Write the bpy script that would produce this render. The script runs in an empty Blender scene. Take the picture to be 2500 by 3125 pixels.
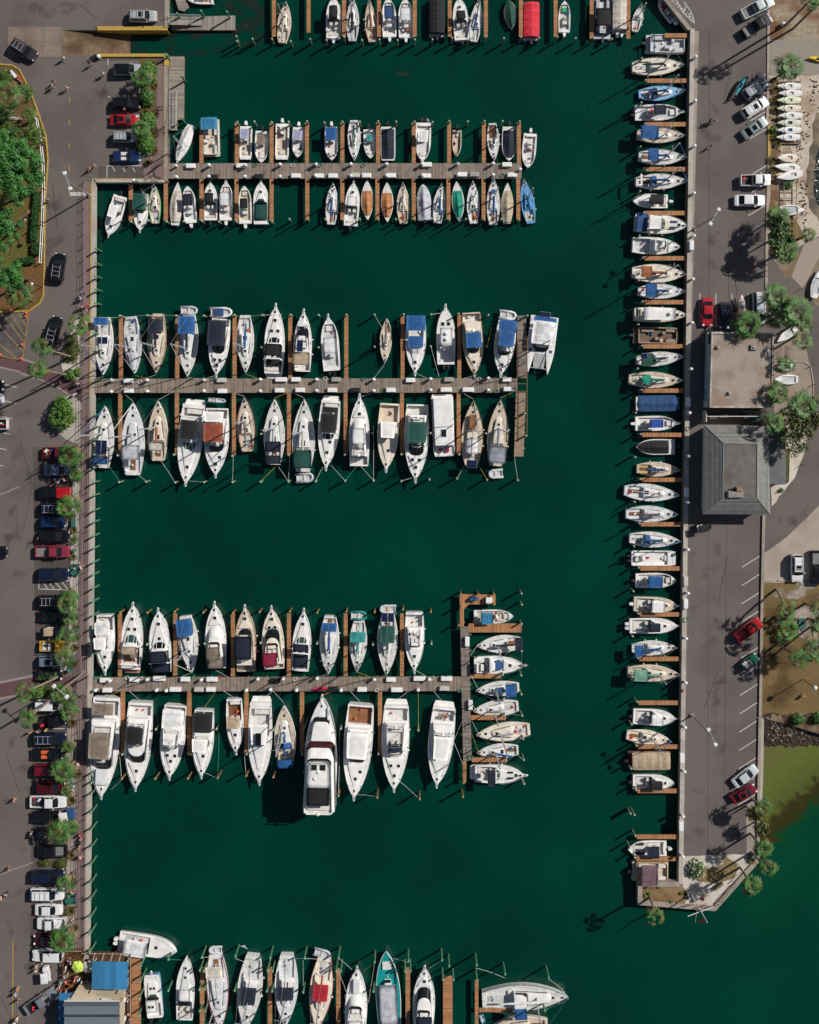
import bpy, math, random
from mathutils import Vector, Matrix
R = math.radians
rnd = random.Random(7)
# camera, sky, sun
S = 18.8            # photo pixels per metre on the quay level
H = 180.0           # camera height
NU, NV = 1250.0, 1230.0
CY = (1562.5 - NV) / S
WZ = -1.7           # water level
sc = bpy.context.scene
col = sc.collection
cam = bpy.data.objects.new('camera', bpy.data.cameras.new('camera'))
col.objects.link(cam); sc.camera = cam
cam.location = (0, CY, H)
cam.data.sensor_fit = 'VERTICAL'
cam.data.sensor_height = 24.0
cam.data.lens = 24.0 * H * S / 3125.0
cam.data.shift_y = -(1562.5 - NV) / 3125.0
cam.data.clip_end = 1500
w = bpy.data.worlds.new('World'); sc.world = w; w.use_nodes = True
nt = w.node_tree
sky = nt.nodes.new('ShaderNodeTexSky'); sky.sky_type = 'NISHITA'; sky.sun_disc = False
SUN = Vector((0.86, 0.51, 0.86)).normalized()
sky.sun_elevation = math.asin(SUN.z)
sky.sun_rotation = math.atan2(SUN.x, SUN.y)
nt.links.new(sky.outputs[0], nt.nodes['Background'].inputs[0])
nt.nodes['Background'].inputs[1].default_value = 0.05
sl = bpy.data.lights.new('sun', 'SUN'); sl.energy = 4.6; sl.angle = R(0.5); sl.color = (1, 0.95, 0.88)
so = bpy.data.objects.new('sun', sl); col.objects.link(so)
so.rotation_euler = (-SUN).to_track_quat('-Z', 'Y').to_euler()
sc.view_settings.view_transform = 'Standard'
sc.view_settings.look = 'None'
sc.view_settings.exposure = 0.0
sc.cycles.max_bounces = 6
def P(u, v, z=0.0):
 k = 1 - z / H
 return Vector(((u - NU) / S * k, CY + (NV - v) / S * k, z))
# materials
def lin(c):
 if isinstance(c, str):
  c = [int(c[i:i+2], 16) / 255 for i in (0, 2, 4)]
  return tuple(x / 12.92 if x <= 0.04045 else ((x + .055) / 1.055) ** 2.4 for x in c)
 return c
_m = {}
def mat(name, c=None, rough=.6, metal=0., var=.12, scale=1.5, bump=0., bscale=8., coat=0., c2=None, spec=.5, c3=None, s3=.15):
 if name in _m: return _m[name]
 m = bpy.data.materials.new(name); m.use_nodes = True; t = m.node_tree; N = t.nodes; L = t.links
 b = N['Principled BSDF']; c = lin(c)
 b.inputs['Roughness'].default_value = rough; b.inputs['Metallic'].default_value = metal
 b.inputs['Coat Weight'].default_value = coat; b.inputs['Specular IOR Level'].default_value = spec
 tc = N.new('ShaderNodeTexCoord')
 n = N.new('ShaderNodeTexNoise'); n.inputs['Scale'].default_value = scale; n.inputs['Detail'].default_value = 5
 L.new(tc.outputs['Object'], n.inputs['Vector'])
 r = N.new('ShaderNodeValToRGB'); e = r.color_ramp.elements
 e[0].position = .3; e[1].position = .7
 c2 = lin(c2) if c2 else tuple(x * (1 - 2 * var) for x in c)
 e[0].color = (*c2, 1); e[1].color = (*[min(1, x * (1 + var)) for x in c], 1)
 L.new(n.outputs[0], r.inputs[0]); out = r.outputs[0]
 if c3:
  n3 = N.new('ShaderNodeTexNoise'); n3.inputs['Scale'].default_value = s3; n3.inputs['Detail'].default_value = 4
  L.new(tc.outputs['Object'], n3.inputs['Vector'])
  r3 = N.new('ShaderNodeValToRGB'); r3.color_ramp.elements[0].position = .45; r3.color_ramp.elements[1].position = .62
  L.new(n3.outputs[0], r3.inputs[0])
  mx = N.new('ShaderNodeMix'); mx.data_type = 'RGBA'
  L.new(r3.outputs[0], mx.inputs[0]); L.new(out, mx.inputs[6]); mx.inputs[7].default_value = (*lin(c3), 1)
  out = mx.outputs[2]
 L.new(out, b.inputs['Base Color'])
 if bump:
  n2 = N.new('ShaderNodeTexNoise'); n2.inputs['Scale'].default_value = bscale; n2.inputs['Detail'].default_value = 4
  L.new(tc.outputs['Object'], n2.inputs['Vector'])
  bp = N.new('ShaderNodeBump'); bp.inputs['Strength'].default_value = bump; bp.inputs['Distance'].default_value = .1
  L.new(n2.outputs[0], bp.inputs['Height']); L.new(bp.outputs[0], b.inputs['Normal'])
 _m[name] = m
 return m
def planks(name, c, cdark, axis='x', per=6.0, var=.2, gap=.12, m0=.72, m1=1.2, bs=6):
 """boards: wave lines across plus per-board tone"""
 if name in _m: return _m[name]
 m = mat(name, c, .8, 0, var, 1.2, .3, bs)
 t = m.node_tree; N = t.nodes; L = t.links; b = N['Principled BSDF']
 src = b.inputs['Base Color'].links[0].from_socket
 tc = N.new('ShaderNodeTexCoord'); sp = N.new('ShaderNodeSeparateXYZ'); L.new(tc.outputs['Object'], sp.inputs[0])
 mu = N.new('ShaderNodeMath'); mu.operation = 'MULTIPLY'; mu.inputs[1].default_value = per
 L.new(sp.outputs[0 if axis == 'x' else 1], mu.inputs[0])
 fr = N.new('ShaderNodeMath'); fr.operation = 'FRACT'; L.new(mu.outputs[0], fr.inputs[0])
 lt = N.new('ShaderNodeMath'); lt.operation = 'LESS_THAN'; lt.inputs[1].default_value = gap; L.new(fr.outputs[0], lt.inputs[0])
 fl = N.new('ShaderNodeMath'); fl.operation = 'FLOOR'; L.new(mu.outputs[0], fl.inputs[0])
 wn = N.new('ShaderNodeTexWhiteNoise'); wn.noise_dimensions = '1D'; L.new(fl.outputs[0], wn.inputs['W'])
 mr = N.new('ShaderNodeMapRange'); mr.inputs[3].default_value = m0; mr.inputs[4].default_value = m1; L.new(wn.outputs[0], mr.inputs[0])
 mx = N.new('ShaderNodeMix'); mx.data_type = 'RGBA'; mx.blend_type = 'MULTIPLY'; mx.inputs[0].default_value = 1
 L.new(src, mx.inputs[6]); L.new(mr.outputs[0], mx.inputs[7])
 m2 = N.new('ShaderNodeMix'); m2.data_type = 'RGBA'; L.new(lt.outputs[0], m2.inputs[0]); L.new(mx.outputs[2], m2.inputs[6])
 m2.inputs[7].default_value = (*lin(cdark), 1); L.new(m2.outputs[2], b.inputs['Base Color'])
 return m
def patchy(name, c, rough=.8, scale=.6, lo=.5, hi=.62, var=.3, vs=3.):
 """coverage with ragged gaps: what is below shows through"""
 if name in _m: return _m[name]
 m = mat(name, c, rough, 0, var, vs, 0)
 t = m.node_tree; N = t.nodes; L = t.links; b = N['Principled BSDF']
 tc = N.new('ShaderNodeTexCoord'); n = N.new('ShaderNodeTexNoise'); n.inputs['Scale'].default_value = scale; n.inputs['Detail'].default_value = 8
 L.new(tc.outputs['Object'], n.inputs['Vector'])
 r = N.new('ShaderNodeMapRange'); r.inputs[1].default_value = lo; r.inputs[2].default_value = hi; L.new(n.outputs[0], r.inputs[0])
 sp = N.new('ShaderNodeSeparateXYZ'); L.new(tc.outputs['Generated'], sp.inputs[0])
 prod = r.outputs[0]
 for k in (0, 1):
  a = N.new('ShaderNodeMath'); a.operation = 'SUBTRACT'; a.inputs[1].default_value = .5; L.new(sp.outputs[k], a.inputs[0])
  q = N.new('ShaderNodeMath'); q.operation = 'ABSOLUTE'; L.new(a.outputs[0], q.inputs[0])
  g = N.new('ShaderNodeMapRange'); g.inputs[1].default_value = .5; g.inputs[2].default_value = .36; L.new(q.outputs[0], g.inputs[0])
  p = N.new('ShaderNodeMath'); p.operation = 'MULTIPLY'; L.new(prod, p.inputs[0]); L.new(g.outputs[0], p.inputs[1]); prod = p.outputs[0]
 b.inputs['Alpha'].default_value = 1; L.new(prod, b.inputs['Alpha'])
 return m
# mesh builder
class MB:
 def __init__(s): s.v = []; s.f = []; s.mi = []; s.mats = []
 def m(s, mt):
  if mt not in s.mats: s.mats.append(mt)
  return s.mats.index(mt)
 def add(s, vs, fs, mt):
  o = len(s.v); i = s.m(mt)
  s.v += [tuple(x) for x in vs]; s.f += [tuple(o + a for a in f) for f in fs]; s.mi += [i] * len(fs)
 def box(s, c, d, mt, rz=0, taper=1.0):
  x, y, z = [q / 2 for q in d]; cr, sr = math.cos(rz), math.sin(rz); vs = []
  for k in (-1, 1):
   tt = taper if k > 0 else 1
   for a, b in ((-1, -1), (1, -1), (1, 1), (-1, 1)):
    X, Y = a * x * tt, b * y * tt
    vs.append((c[0] + X * cr - Y * sr, c[1] + X * sr + Y * cr, c[2] + k * z))
  s.add(vs, [(3, 2, 1, 0), (4, 5, 6, 7), (0, 1, 5, 4), (1, 2, 6, 5), (2, 3, 7, 6), (3, 0, 4, 7)], mt)
 def rings(s, rs, mt, cap0=True, cap1=True, closed=True, apex=None):
  n = len(rs[0]); vs = [p for r in rs for p in r]; fs = []
  for i in range(len(rs) - 1):
   for j in range(n if closed else n - 1):
    a = i * n + j; b = i * n + (j + 1) % n
    fs.append((a, b, b + n, a + n))
  if cap0: fs.append(tuple(range(n - 1, -1, -1)))
  if cap1 and apex is None: fs.append(tuple(range((len(rs) - 1) * n, len(rs) * n)))
  if apex is not None:
   vs.append(apex); k = len(vs) - 1; o = (len(rs) - 1) * n
   for j in range(n): fs.append((o + j, o + (j + 1) % n, k))
  s.add(vs, fs, mt)
 def tube(s, pts, r, mt, n=6, r1=None):
  pts = [Vector(p) for p in pts]; rs = []; m_ = len(pts)
  for i, p in enumerate(pts):
   d = (pts[min(i + 1, m_ - 1)] - pts[max(i - 1, 0)]).normalized()
   a = d.cross(Vector((0, 0, 1)))
   if a.length < .01: a = Vector((1, 0, 0))
   a.normalize(); b = d.cross(a)
   rr = r if r1 is None else r + (r1 - r) * i / (m_ - 1)
   rs.append([p + (a * math.cos(6.2832 * j / n) + b * math.sin(6.2832 * j / n)) * rr for j in range(n)])
  s.rings(rs, mt)
 def slab(s, o, z0, z1, mt, inset=.06, crown=.03, o2=None, zf=None):
  """outline at z0 rising to a softened top at z1; o2 = outline of the top; zf(x) adds height"""
  o2 = o2 or o; n = len(o); cx = sum(p[0] for p in o2) / n; cy = sum(p[1] for p in o2) / n
  zf = zf or (lambda x: 0)
  def ins(o, d):
   q = []
   for x, y in o:
    dx, dy = x - cx, y - cy; l = math.hypot(dx, dy) or 1; k = max(0, 1 - d / l); q.append((cx + dx * k, cy + dy * k))
   return q
  h = z1 - z0; e = min(inset, h * .5)
  a = ins(o2, e); b = ins(o2, min(abs(o2[0][1] - cy), 9) * .45 + .02)
  s.rings([[(x, y, z0) for x, y in o], [(x, y, z1 - e + zf(x)) for x, y in o2], [(x, y, z1 + zf(x)) for x, y in a],
                 [(x, y, z1 + crown * .7 + zf(x)) for x, y in b]], mt, apex=(cx, cy, z1 + crown + zf(cx)))
 def ball(s, c, r, mt, n=8, m_=5, half=False):
  rs = []
  if not isinstance(r, (tuple, list)): r = (r, r, r)
  a0 = 0 if half else -math.pi / 2
  for i in range(m_ + 1):
   a = a0 + (math.pi / 2 - a0) * i / m_
   k = max(math.cos(a), .02)
   rs.append([(c[0] + r[0] * k * math.cos(6.2832 * j / n), c[1] + r[1] * k * math.sin(6.2832 * j / n), c[2] + r[2] * math.sin(a)) for j in range(n)])
  s.rings(rs, mt)
 def mesh(s, name, smooth=False):
  me = bpy.data.meshes.new(name); me.from_pydata(s.v, [], s.f)
  for x in s.mats: me.materials.append(x)
  me.polygons.foreach_set('material_index', s.mi)
  if smooth: me.polygons.foreach_set('use_smooth', [True] * len(me.polygons))
  me.update(); return me
 def build(s, name, parent=None, smooth=False):
  o = bpy.data.objects.new(name, s.mesh(name, smooth)); col.objects.link(o)
  if parent is not None: o.parent = parent
  return o
_labels = {}
def tag(o, label, cat, group=None):
 o['label'] = label; o['category'] = cat
 if group: o['group'] = group
 n = len(label.split())
 if not 4 <= n <= 16: print('LABELLEN', n, label)
 if label in _labels: print('DUPLABEL', label)
 _labels[label] = 1
 return o
def kind(o, k='structure'): o['kind'] = k; return o
def empty(name, loc, rz=0, label=None, cat=None, group=None):
 o = bpy.data.objects.new(name, None); col.objects.link(o); o.location = loc; o.rotation_euler = (0, 0, rz)
 o.empty_display_size = .2
 if label: tag(o, label, cat, group)
 return o
def copy_tree(o, loc, rz, label, cat=None, group=None, s=1.0):
 r = o.copy(); col.objects.link(r); r.location = loc; r.rotation_euler = (0, 0, rz); r.scale = (s, s, s)
 if label: tag(r, label, cat or o.get('category', ''), group or o.get('group'))
 for c in KIDS.get(o.name, []):
  d = c.copy(); col.objects.link(d); d.parent = r
  for g in KIDS.get(c.name, []):
   e = g.copy(); col.objects.link(e); e.parent = d
 return r
KIDS = {}
def remember(o):
 KIDS[o.name] = [c for c in bpy.data.objects if c.parent == o]
 for c in KIDS[o.name]: KIDS[c.name] = [g for g in bpy.data.objects if g.parent == c]
ORD = 'zeroth first second third fourth fifth sixth seventh eighth ninth tenth eleventh twelfth thirteenth fourteenth fifteenth sixteenth seventeenth eighteenth nineteenth twentieth'.split()
def ordn(n, tot=None):
 if n <= 20: return ORD[n]
 tens = {2: 'twenty', 3: 'thirty', 4: 'forty', 5: 'fifty', 6: 'sixty', 7: 'seventy'}[n // 10]
 tth = {2: 'twentieth', 3: 'thirtieth', 4: 'fortieth', 5: 'fiftieth', 6: 'sixtieth', 7: 'seventieth'}[n // 10]
 return tens + '-' + ORD[n % 10] if n % 10 else tth
def rr(x0, x1, wa, wf, ra=.1, rf=.3, bulge=0., n=4):
 """rounded trapezoid outline, CCW: aft half width wa at x0, fore half width wf at x1"""
 o = []
 def arc(cx, cy, r, a0, a1):
  for i in range(n + 1):
   a = a0 + (a1 - a0) * i / n; o.append((cx + r * math.cos(a), cy + r * math.sin(a)))
 ra = min(ra, wa * .98, (x1 - x0) * .45); rf = min(rf, wf * .98, (x1 - x0) * .45)
 hp = math.pi / 2
 arc(x0 + ra, -wa + ra, ra, -2 * hp, -hp)
 arc(x1 - rf, -wf + rf, rf, -hp, 0)
 if bulge: o.append((x1 + bulge, 0))
 arc(x1 - rf, wf - rf, rf, 0, hp)
 arc(x0 + ra, wa - ra, ra, hp, 2 * hp)
 if bulge:
  pass
 return o
def loft(mb, st, prof, mats):
 """st: list of stations, prof(st)-> list of (y,z,x) half profile bottom centre to top centre; mats(strip, i) -> material"""
 rows = []
 for s_ in st:
  h = prof(s_); full = [(x, y, z) for (y, z, x) in h] + [(x, -y, z) for (y, z, x) in reversed(h[1:-1])]
  rows.append(full)
 n = len(rows[0]); nh = (n + 2) // 2
 groups = {}
 vs = [p for r in rows for p in r]
 for i in range(len(rows) - 1):
  for j in range(n):
   k = j if j < nh - 1 else n - 1 - j
   mt = mats(k, i); a = i * n + j; b = i * n + (j + 1) % n
   groups.setdefault(mt, []).append((a, a + n, b + n, b))
 o = len(mb.v); mb.v += vs
 for mt, fs in groups.items():
  i_ = mb.m(mt); mb.f += [tuple(o + a for a in f) for f in fs]; mb.mi += [i_] * len(fs)
 i_ = mb.m(mats(-1, 0)); mb.f.append(tuple(o + a for a in range(n))); mb.mi.append(i_)
 i_ = mb.m(mats(-2, 0)); mb.f.append(tuple(o + (len(rows) - 1) * n + a for a in range(n - 1, -1, -1))); mb.mi.append(i_)
# boat materials
WH = mat('white_gelcoat', (.77, .76, .74), .3, 0, .07, .9, coat=.2)
WG = mat('grey_white_gelcoat', (.66, .67, .675), .35, 0, .08, .9)
CR = mat('cream_gelcoat', (.72, .655, .55), .35, 0, .07, .9)
NS = mat('nonskid_white', (.62, .61, .59), .7, 0, .10, 2.2)
NG = mat('nonskid_grey', (.50, .51, .52), .7, 0, .12, 2.)
NC = mat('nonskid_tan', (.56, .47, .365), .7, 0, .1, 2.)
BLK = mat('black_plastic', (.012, .012, .014), .5, 0, .2)
GLS = mat('tinted_glass', (.008, .010, .012), .12, 0, .1, spec=.4)
GLG = mat('green_tinted_glass', (.03, .07, .06), .1, 0, .2, spec=.5)
ALU = mat('aluminium', (.62, .62, .63), .35, .5, .1)
STN = mat('stainless_rail', (.7, .7, .7), .3, .6, .05)
TEA = planks('teak_deck', '8a5c3a', '4a2e1c', 'y', 9, .15, .1)
WOOD = mat('varnished_wood', (.20, .075, .03), .35, 0, .2, 3.)
BTM = mat('antifouling', (.02, .03, .06), .7)
HULLC = {'white': WH, 'grey': WG, 'cream': CR, 'blue': mat('light_blue_hull', '7fb0d8', .35, 0, .06), 'navy': mat('navy_hull', (.01, .02, .06), .3),
         'teal': mat('teal_deck', '0f8f8f', .4, 0, .1), 'wood': WOOD, 'red': mat('dark_red_hull', (.35, .01, .02), .3), 'green': mat('green_trim', '2fae62', .4, 0, .1),
         'medblue': mat('blue_deck_paint', '4a92c8', .5, 0, .1), 'brown': mat('brown_trim', '7a3d1c', .5), 'tan': mat('tan_gelcoat', (.55, .40, .25), .45, 0, .1),
         'black': BLK}
_cv = {'blue': '1a548e', 'royal': '1f4a9c', 'sky': '2c78a0', 'navy': '10192f', 'black': '131316', 'green': '0d4a40', 'teal': '2a8a88', 'jade': '0f8f74', 'orange': '8f4630',
       'brown': '9c5a3a', 'rust': 'b87c4b', 'tan': 'b09c82', 'taupe': '7d7064', 'beige': 'b7aa92', 'grey': '8f92a0', 'lilac': '9d9fb8', 'maroon': '8a1538',
       'red': 'd8283f', 'white': 'dcdcdc', 'mauve': '6b525a', 'sage': '6f9c88', 'silver': 'b9bcc2', 'midblue': '214876', 'cloth': 'c9c2b6', 'crimson': 'a31425'}
def CV(c):
 d = lin(_cv[c]); return planks('canvas_' + c, d, tuple(x * .6 for x in d), 'x', .85, .16, .05, .93, 1.05, 3.)
HC = mat('hatch_smoke', (.02, .018, .018), .15, 0, .1)
HF = mat('hatch_frame', (.7, .7, .7), .4)
CUSH = mat('vinyl_cushion', (.66, .63, .58), .6, 0, .1)
ORG = mat('fender_orange', (.7, .12, .03), .5)
RP = mat('rope_white', (.6, .58, .52), .9)
PANEL = mat('solar_cells', (.012, .02, .06), .15, 0, .2)
def HW(shape, t):
 if shape == 'sail':
  a = .58
  if t < .42: return a + (1 - a) * math.sin(math.pi / 2 * t / .42)
  q = (t - .42) / .58; return max(.0, (1 - q ** 1.95)) ** .93
 if shape == 'canoe':
  q = abs(t - .48) / (.52 if t > .48 else .5); return max(.03, 1 - q ** 2.1)
 if shape == 'power':
  if t < .4: return .88 + .12 * math.sin(math.pi / 2 * t / .4)
  q = (t - .4) / .6; return max(0., 1 - q ** 2.2) ** .76
 if shape == 'cc':
  if t < .45: return .93 + .07 * math.sin(math.pi / 2 * t / .45)
  q = (t - .45) / .55; return max(0., 1 - q ** 2.7) ** .8
 if shape == 'rect':
  q = max(0, t - .8) / .2; e = max(0, .04 - t) / .04; return 1 - .16 * q ** 2 - .1 * e
 if shape == 'sport':
  if t < .5: return .86 + .14 * math.sin(math.pi / 2 * t / .5)
  q = (t - .5) / .5; return max(0., 1 - q ** 2.0) ** 1.0
class Boat:
 def __init__(s, name, bow, stern, beam, label, cat, group=None, zoff=None, base=WZ, fb=None):
  du, dv = bow[0] - stern[0], bow[1] - stern[1]; Lp = math.hypot(du, dv)
  s.L = Lp / S; s.fb = fb if fb else .55 + .06 * s.L
  z = base + s.fb; k = 1 - z / H
  s.L *= k; s.B = beam / S * k
  m = P((bow[0] + stern[0]) / 2, (bow[1] + stern[1]) / 2, z)
  s.root = empty(name, (m.x, m.y, base), math.atan2(-dv, du), label, cat, group)
  s.r = random.Random(hash((round(bow[0]), round(bow[1]))) & 0xffff)
 def X(s, t): return (t - .5) * s.L
 def dz(s, t): return s.fb * (1 + .2 * max(0, t) ** 2)
 def hull(s, shape, rec=(), hull='white', trim=None, deck=NS, sole=None, rail=.05, bottom=BTM, crown=.04):
  hm = HULLC[hull] if isinstance(hull, str) else hull; trim = HULLC[trim] if isinstance(trim, str) else (trim or hm); sole = sole or deck
  ts = [0, .02, .06, .12, .2, .28, .36, .44, .52, .6, .67, .74, .8, .85, .9, .94, .97, .99, 1]
  st = []
  for t in ts:
   if not any(a - .004 < t < b + .004 for a, b, *_ in rec): st.append((t, None))
  for rc in rec:
   a, b = rc[:2]
   st += [(a, None), (a + .0015, rc), (b - .0015, rc), (b, None)] + [(t, rc) for t in ts if a + .004 < t < b - .004]
  st.sort(key=lambda q: q[0])
  B2 = s.B / 2; fb = s.fb; L = s.L
  def prof(q):
   t, rc = q; w_ = max(B2 * HW(shape, t), .03); z = s.dz(t); x = s.X(t); rk = .05 * L * t ** 3 if shape != 'rect' else .03 * L * t ** 3
   ri = min(.07, w_ * .3)
   if rc: wi = min(rc[2] * B2, max(w_ - .12, .02)); zs = z - rc[3]
   else: wi = max(w_ - .3, w_ * .4); zs = None
   wi = min(wi, w_ - ri * 1.6) if w_ > .1 else w_ * .4
   return [(0, -.45, x - rk * 1.4), (w_ * .7, -.3, x - rk * 1.2), (w_ * .9, .12, x - rk * .8), (w_, z, x), (w_ - ri, z + rail, x), (w_ - ri * 1.5, z, x),
     (wi, z + .012, x), (wi, (zs if zs is not None else z + .016), x), (0, (zs if zs is not None else z + crown), x)]
  sx = [q[1] for q in st]
  def mm(k, i):
   if k == -1: return hm
   if k == -2: return hm
   if k < 2: return bottom
   if k == 2: return hm
   if k in (3, 4): return trim
   if k in (5, 6): return deck
   inr = sx[i] is not None and sx[i + 1] is not None
   return (sx[i][4] if inr and len(sx[i]) > 4 else sole) if inr else deck
  mb = MB(); loft(mb, st, prof, mm); return mb.build('hull', s.root)
 def ol(s, t0, t1, wa, wf, ra=.1, rf=.4, bulge=0):
  return rr(s.X(t0), s.X(t1), wa * s.B / 2, wf * s.B / 2, ra, rf, bulge)
 def house(s, t0, t1, wa, wf, z0, h, m=None, name='cabin', rake=.25, arake=.05, rf=.6, ra=.12, glass='front', gm=None, bulge=0, par=None, lo=.22, hi=.95):
  m = m or WH; par = par or s.root
  o = s.ol(t0, t1, wa, wf, ra, rf, bulge)
  o2 = rr(s.X(t0) + arake, s.X(t1) - rake, wa * s.B / 2 - .07, max(.05, wf * s.B / 2 - .1), ra, rf, bulge * .8)
  mb = MB(); mb.slab(o, z0, z0 + h, m, .07, .05, o2); c = mb.build(name, par)
  if glass:
   g = MB(); n = len(o); gm = gm or GLS; xm = max(p[0] for p in o)
   cx = sum(p[0] for p in o) / n
   def lerp(i, k, d=.02):
    x = o[i][0] + (o2[i][0] - o[i][0]) * k; y = o[i][1] + (o2[i][1] - o[i][1]) * k
    l = math.hypot(x - cx, y) or 1; return (x + (x - cx) / l * d, y + y / l * d, z0 + (h - .05) * k)
   sel = range(n // 2 - (6 if not bulge else 6), n // 2 + 6) if glass in ('front', 'all') else []
   sel = [i for i in sel if 0 <= i < n - 1]
   vs = []; fs = []
   fr = [i for i in range(n) if o[i][0] > xm - max(rf * 1.02, .1)]
   if glass in ('front', 'all') and len(fr) > 1:
    for i in fr: vs += [lerp(i, lo), lerp(i, hi)]
    fs = [(2 * k, 2 * k + 2, 2 * k + 3, 2 * k + 1) for k in range(len(fr) - 1)]
    g.add(vs, fs, gm); g.build('windshield', c)
   if glass in ('side', 'all'):
    for sg in (-1, 1):
     g = MB(); x0, x1 = s.X(t0) + ra + .2, s.X(t1) - rf - .15
     if x1 - x0 > .5:
      pts = []
      for q in (0, 1):
       x = x0 + (x1 - x0) * q
       fr_ = (x - s.X(t0)) / (s.X(t1) - s.X(t0)); yb = (wa + (wf - wa) * fr_) * s.B / 2
       for kk in (.35, .8): pts.append((x, sg * (yb - .07 * kk + .015), z0 + h * kk))
      g.add(pts, [(0, 2, 3, 1)], gm); g.build('side_window', c)
  return c
 def tub(s, t0, t1, wa, wf, z0, z1, m=None, inset=.14, floor=.1, fm=None, name='flybridge', rf=.5, fl=0):
  m = m or WH; fm = fm or NS; o = s.ol(t0, t1, wa, wf, .15, rf); o1 = [(x * 1 + fl * (1 if x > s.X((t0 + t1) / 2) else 0), y) for x, y in o]
  i1 = s.ol(t0 + .0, t1, wa, wf, .15, rf)
  cx = s.X((t0 + t1) / 2); sx = (s.X(t1) - s.X(t0)) / 2
  inn = [(cx + (x - cx) * (1 - inset / sx), y * (1 - inset / (max(wa, wf) * s.B / 2))) for x, y in o]
  mb = MB(); mb.rings([[(x, y, z0) for x, y in o], [(x, y, z1) for x, y in o], [(x, y, z1) for x, y in inn], [(x, y, z0 + floor) for x, y in inn]], m, cap1=False)
  mb.add([(x, y, z0 + floor + .004) for x, y in inn], [tuple(range(len(inn)))], fm)
  return mb.build(name, s.root)
 def canvas(s, t0, t1, w, z, c, name='bimini', arch=.14, y=0, w1=None, poles=True, t=.03, slope=0):
  m = CV(c) if c in _cv and c != 'hard' else (WH if c == 'hard' else HULLC[c])
  x0, x1 = s.X(t0), s.X(t1); W = w * s.B / 2; W1 = (w1 or w) * s.B / 2; nx, ny = 7, 7; top = [];
  for i in range(nx):
   for j in range(ny):
    a = i / (nx - 1); b = j / (ny - 1) * 2 - 1; ww = W + (W1 - W) * a
    zz = z + slope * a + arch * (1 - abs(b) ** 2.4) - (.05 * abs(math.sin(a * math.pi * 2.5)) * (1 if poles else 0)) + s.r.uniform(-.008, .008)
    top.append((x0 + (x1 - x0) * a, y + ww * b * (1 - (.04 if i in (0, nx - 1) and j in (0, ny - 1) else 0)), zz))
  bot = [(p[0], p[1], p[2] - t) for p in top]; n = nx * ny; fs = []
  for i in range(nx - 1):
   for j in range(ny - 1):
    a = i * ny + j; fs.append((a, a + ny, a + ny + 1, a + 1)); fs.append((n + a + 1, n + a + ny + 1, n + a + ny, n + a))
  for i in range(nx - 1):
   for j in (0, ny - 1): a = i * ny + j; fs.append((a, a + ny, n + a + ny, n + a))
  for j in range(ny - 1):
   for i in (0, nx - 1): a = i * ny + j; fs.append((a, a + 1, n + a + 1, n + a))
  mb = MB(); mb.add(top + bot, fs, m); o = mb.build(name, s.root, True)
  if poles:
   pm = MB()
   xm = (x0 + x1) / 2; yb = min(W, s.B * .43)
   for xx in (x0 + .08, xm, x1 - .08): pm.tube([(xm, y - yb, s.fb * .95), (xx, y - W + .05, z - .03), (xx, y + W - .05, z - .03), (xm, y + yb, s.fb * .95)], .018, STN, 4)
   pm.build(name + '_frame', o)
  return o
 def hatch(s, t, y=0, z=None, sz=.5, m=None, sy=None):
  m = m or HC; z = (s.dz(t) + .06) if z is None else z; x = s.X(t); y = y * s.B / 2; sy = sy or sz
  mb = MB(); mb.box((x, y, z), (sz + .08, sy + .08, .06), HF); mb.box((x, y, z + .035), (sz - .02, sy - .02, .025), m); return mb.build('hatch', s.root)
 def box(s, t, y, z, d, m, name, rz=0):
  mb = MB(); o = rr(-d[0] / 2, d[0] / 2, d[1] / 2, d[1] / 2, .08, .08, n=2)
  cr, sr = math.cos(rz), math.sin(rz); x = s.X(t); y = y * s.B / 2
  o = [(x + a * cr - b * sr, y + a * sr + b * cr) for a, b in o]
  mb.slab(o, z, z + d[2], m, .03, .01); return mb.build(name, s.root)
 def boxes(s, name, lst, m):
  for (t, y, z, d) in lst:
   x = s.X(t); yy = y * s.B / 2; o = [(x + a, yy + b) for a, b in rr(-d[0] / 2, d[0] / 2, d[1] / 2, d[1] / 2, .08, .08, n=2)]
   mb = MB(); mb.slab(o, z, z + d[2], m, .03, .01); r_ = mb.build(name, s.root)
  return r_
 def railing(s, shape, t0=.55, t1=.99, h=.55, name='bow_rail', r=.022):
  mb = MB(); pts = []; N_ = 7
  for sg in (-1, 1):
   for i in (range(N_ + 1) if sg < 0 else range(N_, -1, -1)):
    t = t0 + (t1 - t0) * i / N_; y = sg * max(.06, HW(shape, t) * s.B / 2 - .08); pts.append((s.X(t), y, s.dz(t) + (h if i else .05)))
    if i % 2 == 1: mb.tube([(s.X(t), y, s.dz(t)), (s.X(t), y, s.dz(t) + h)], .015, STN, 4)
  mb.tube(pts, r, STN, 4)
  return mb.build(name, s.root)
 def lifelines(s, shape):
  mb = MB()
  for sg in (-1, 1):
   pts = []
   for i in range(11):
    t = .02 + .9 * i / 10; y = sg * (HW(shape, t) * s.B / 2 - .06); pts.append((s.X(t), y, s.dz(t) + .6))
    if i % 2 == 0: mb.tube([(s.X(t), y, s.dz(t)), (s.X(t), y, s.dz(t) + .62)], .014, STN, 4)
   mb.tube(pts, .009, STN, 4)
  return mb.build('lifelines', s.root)
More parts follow.
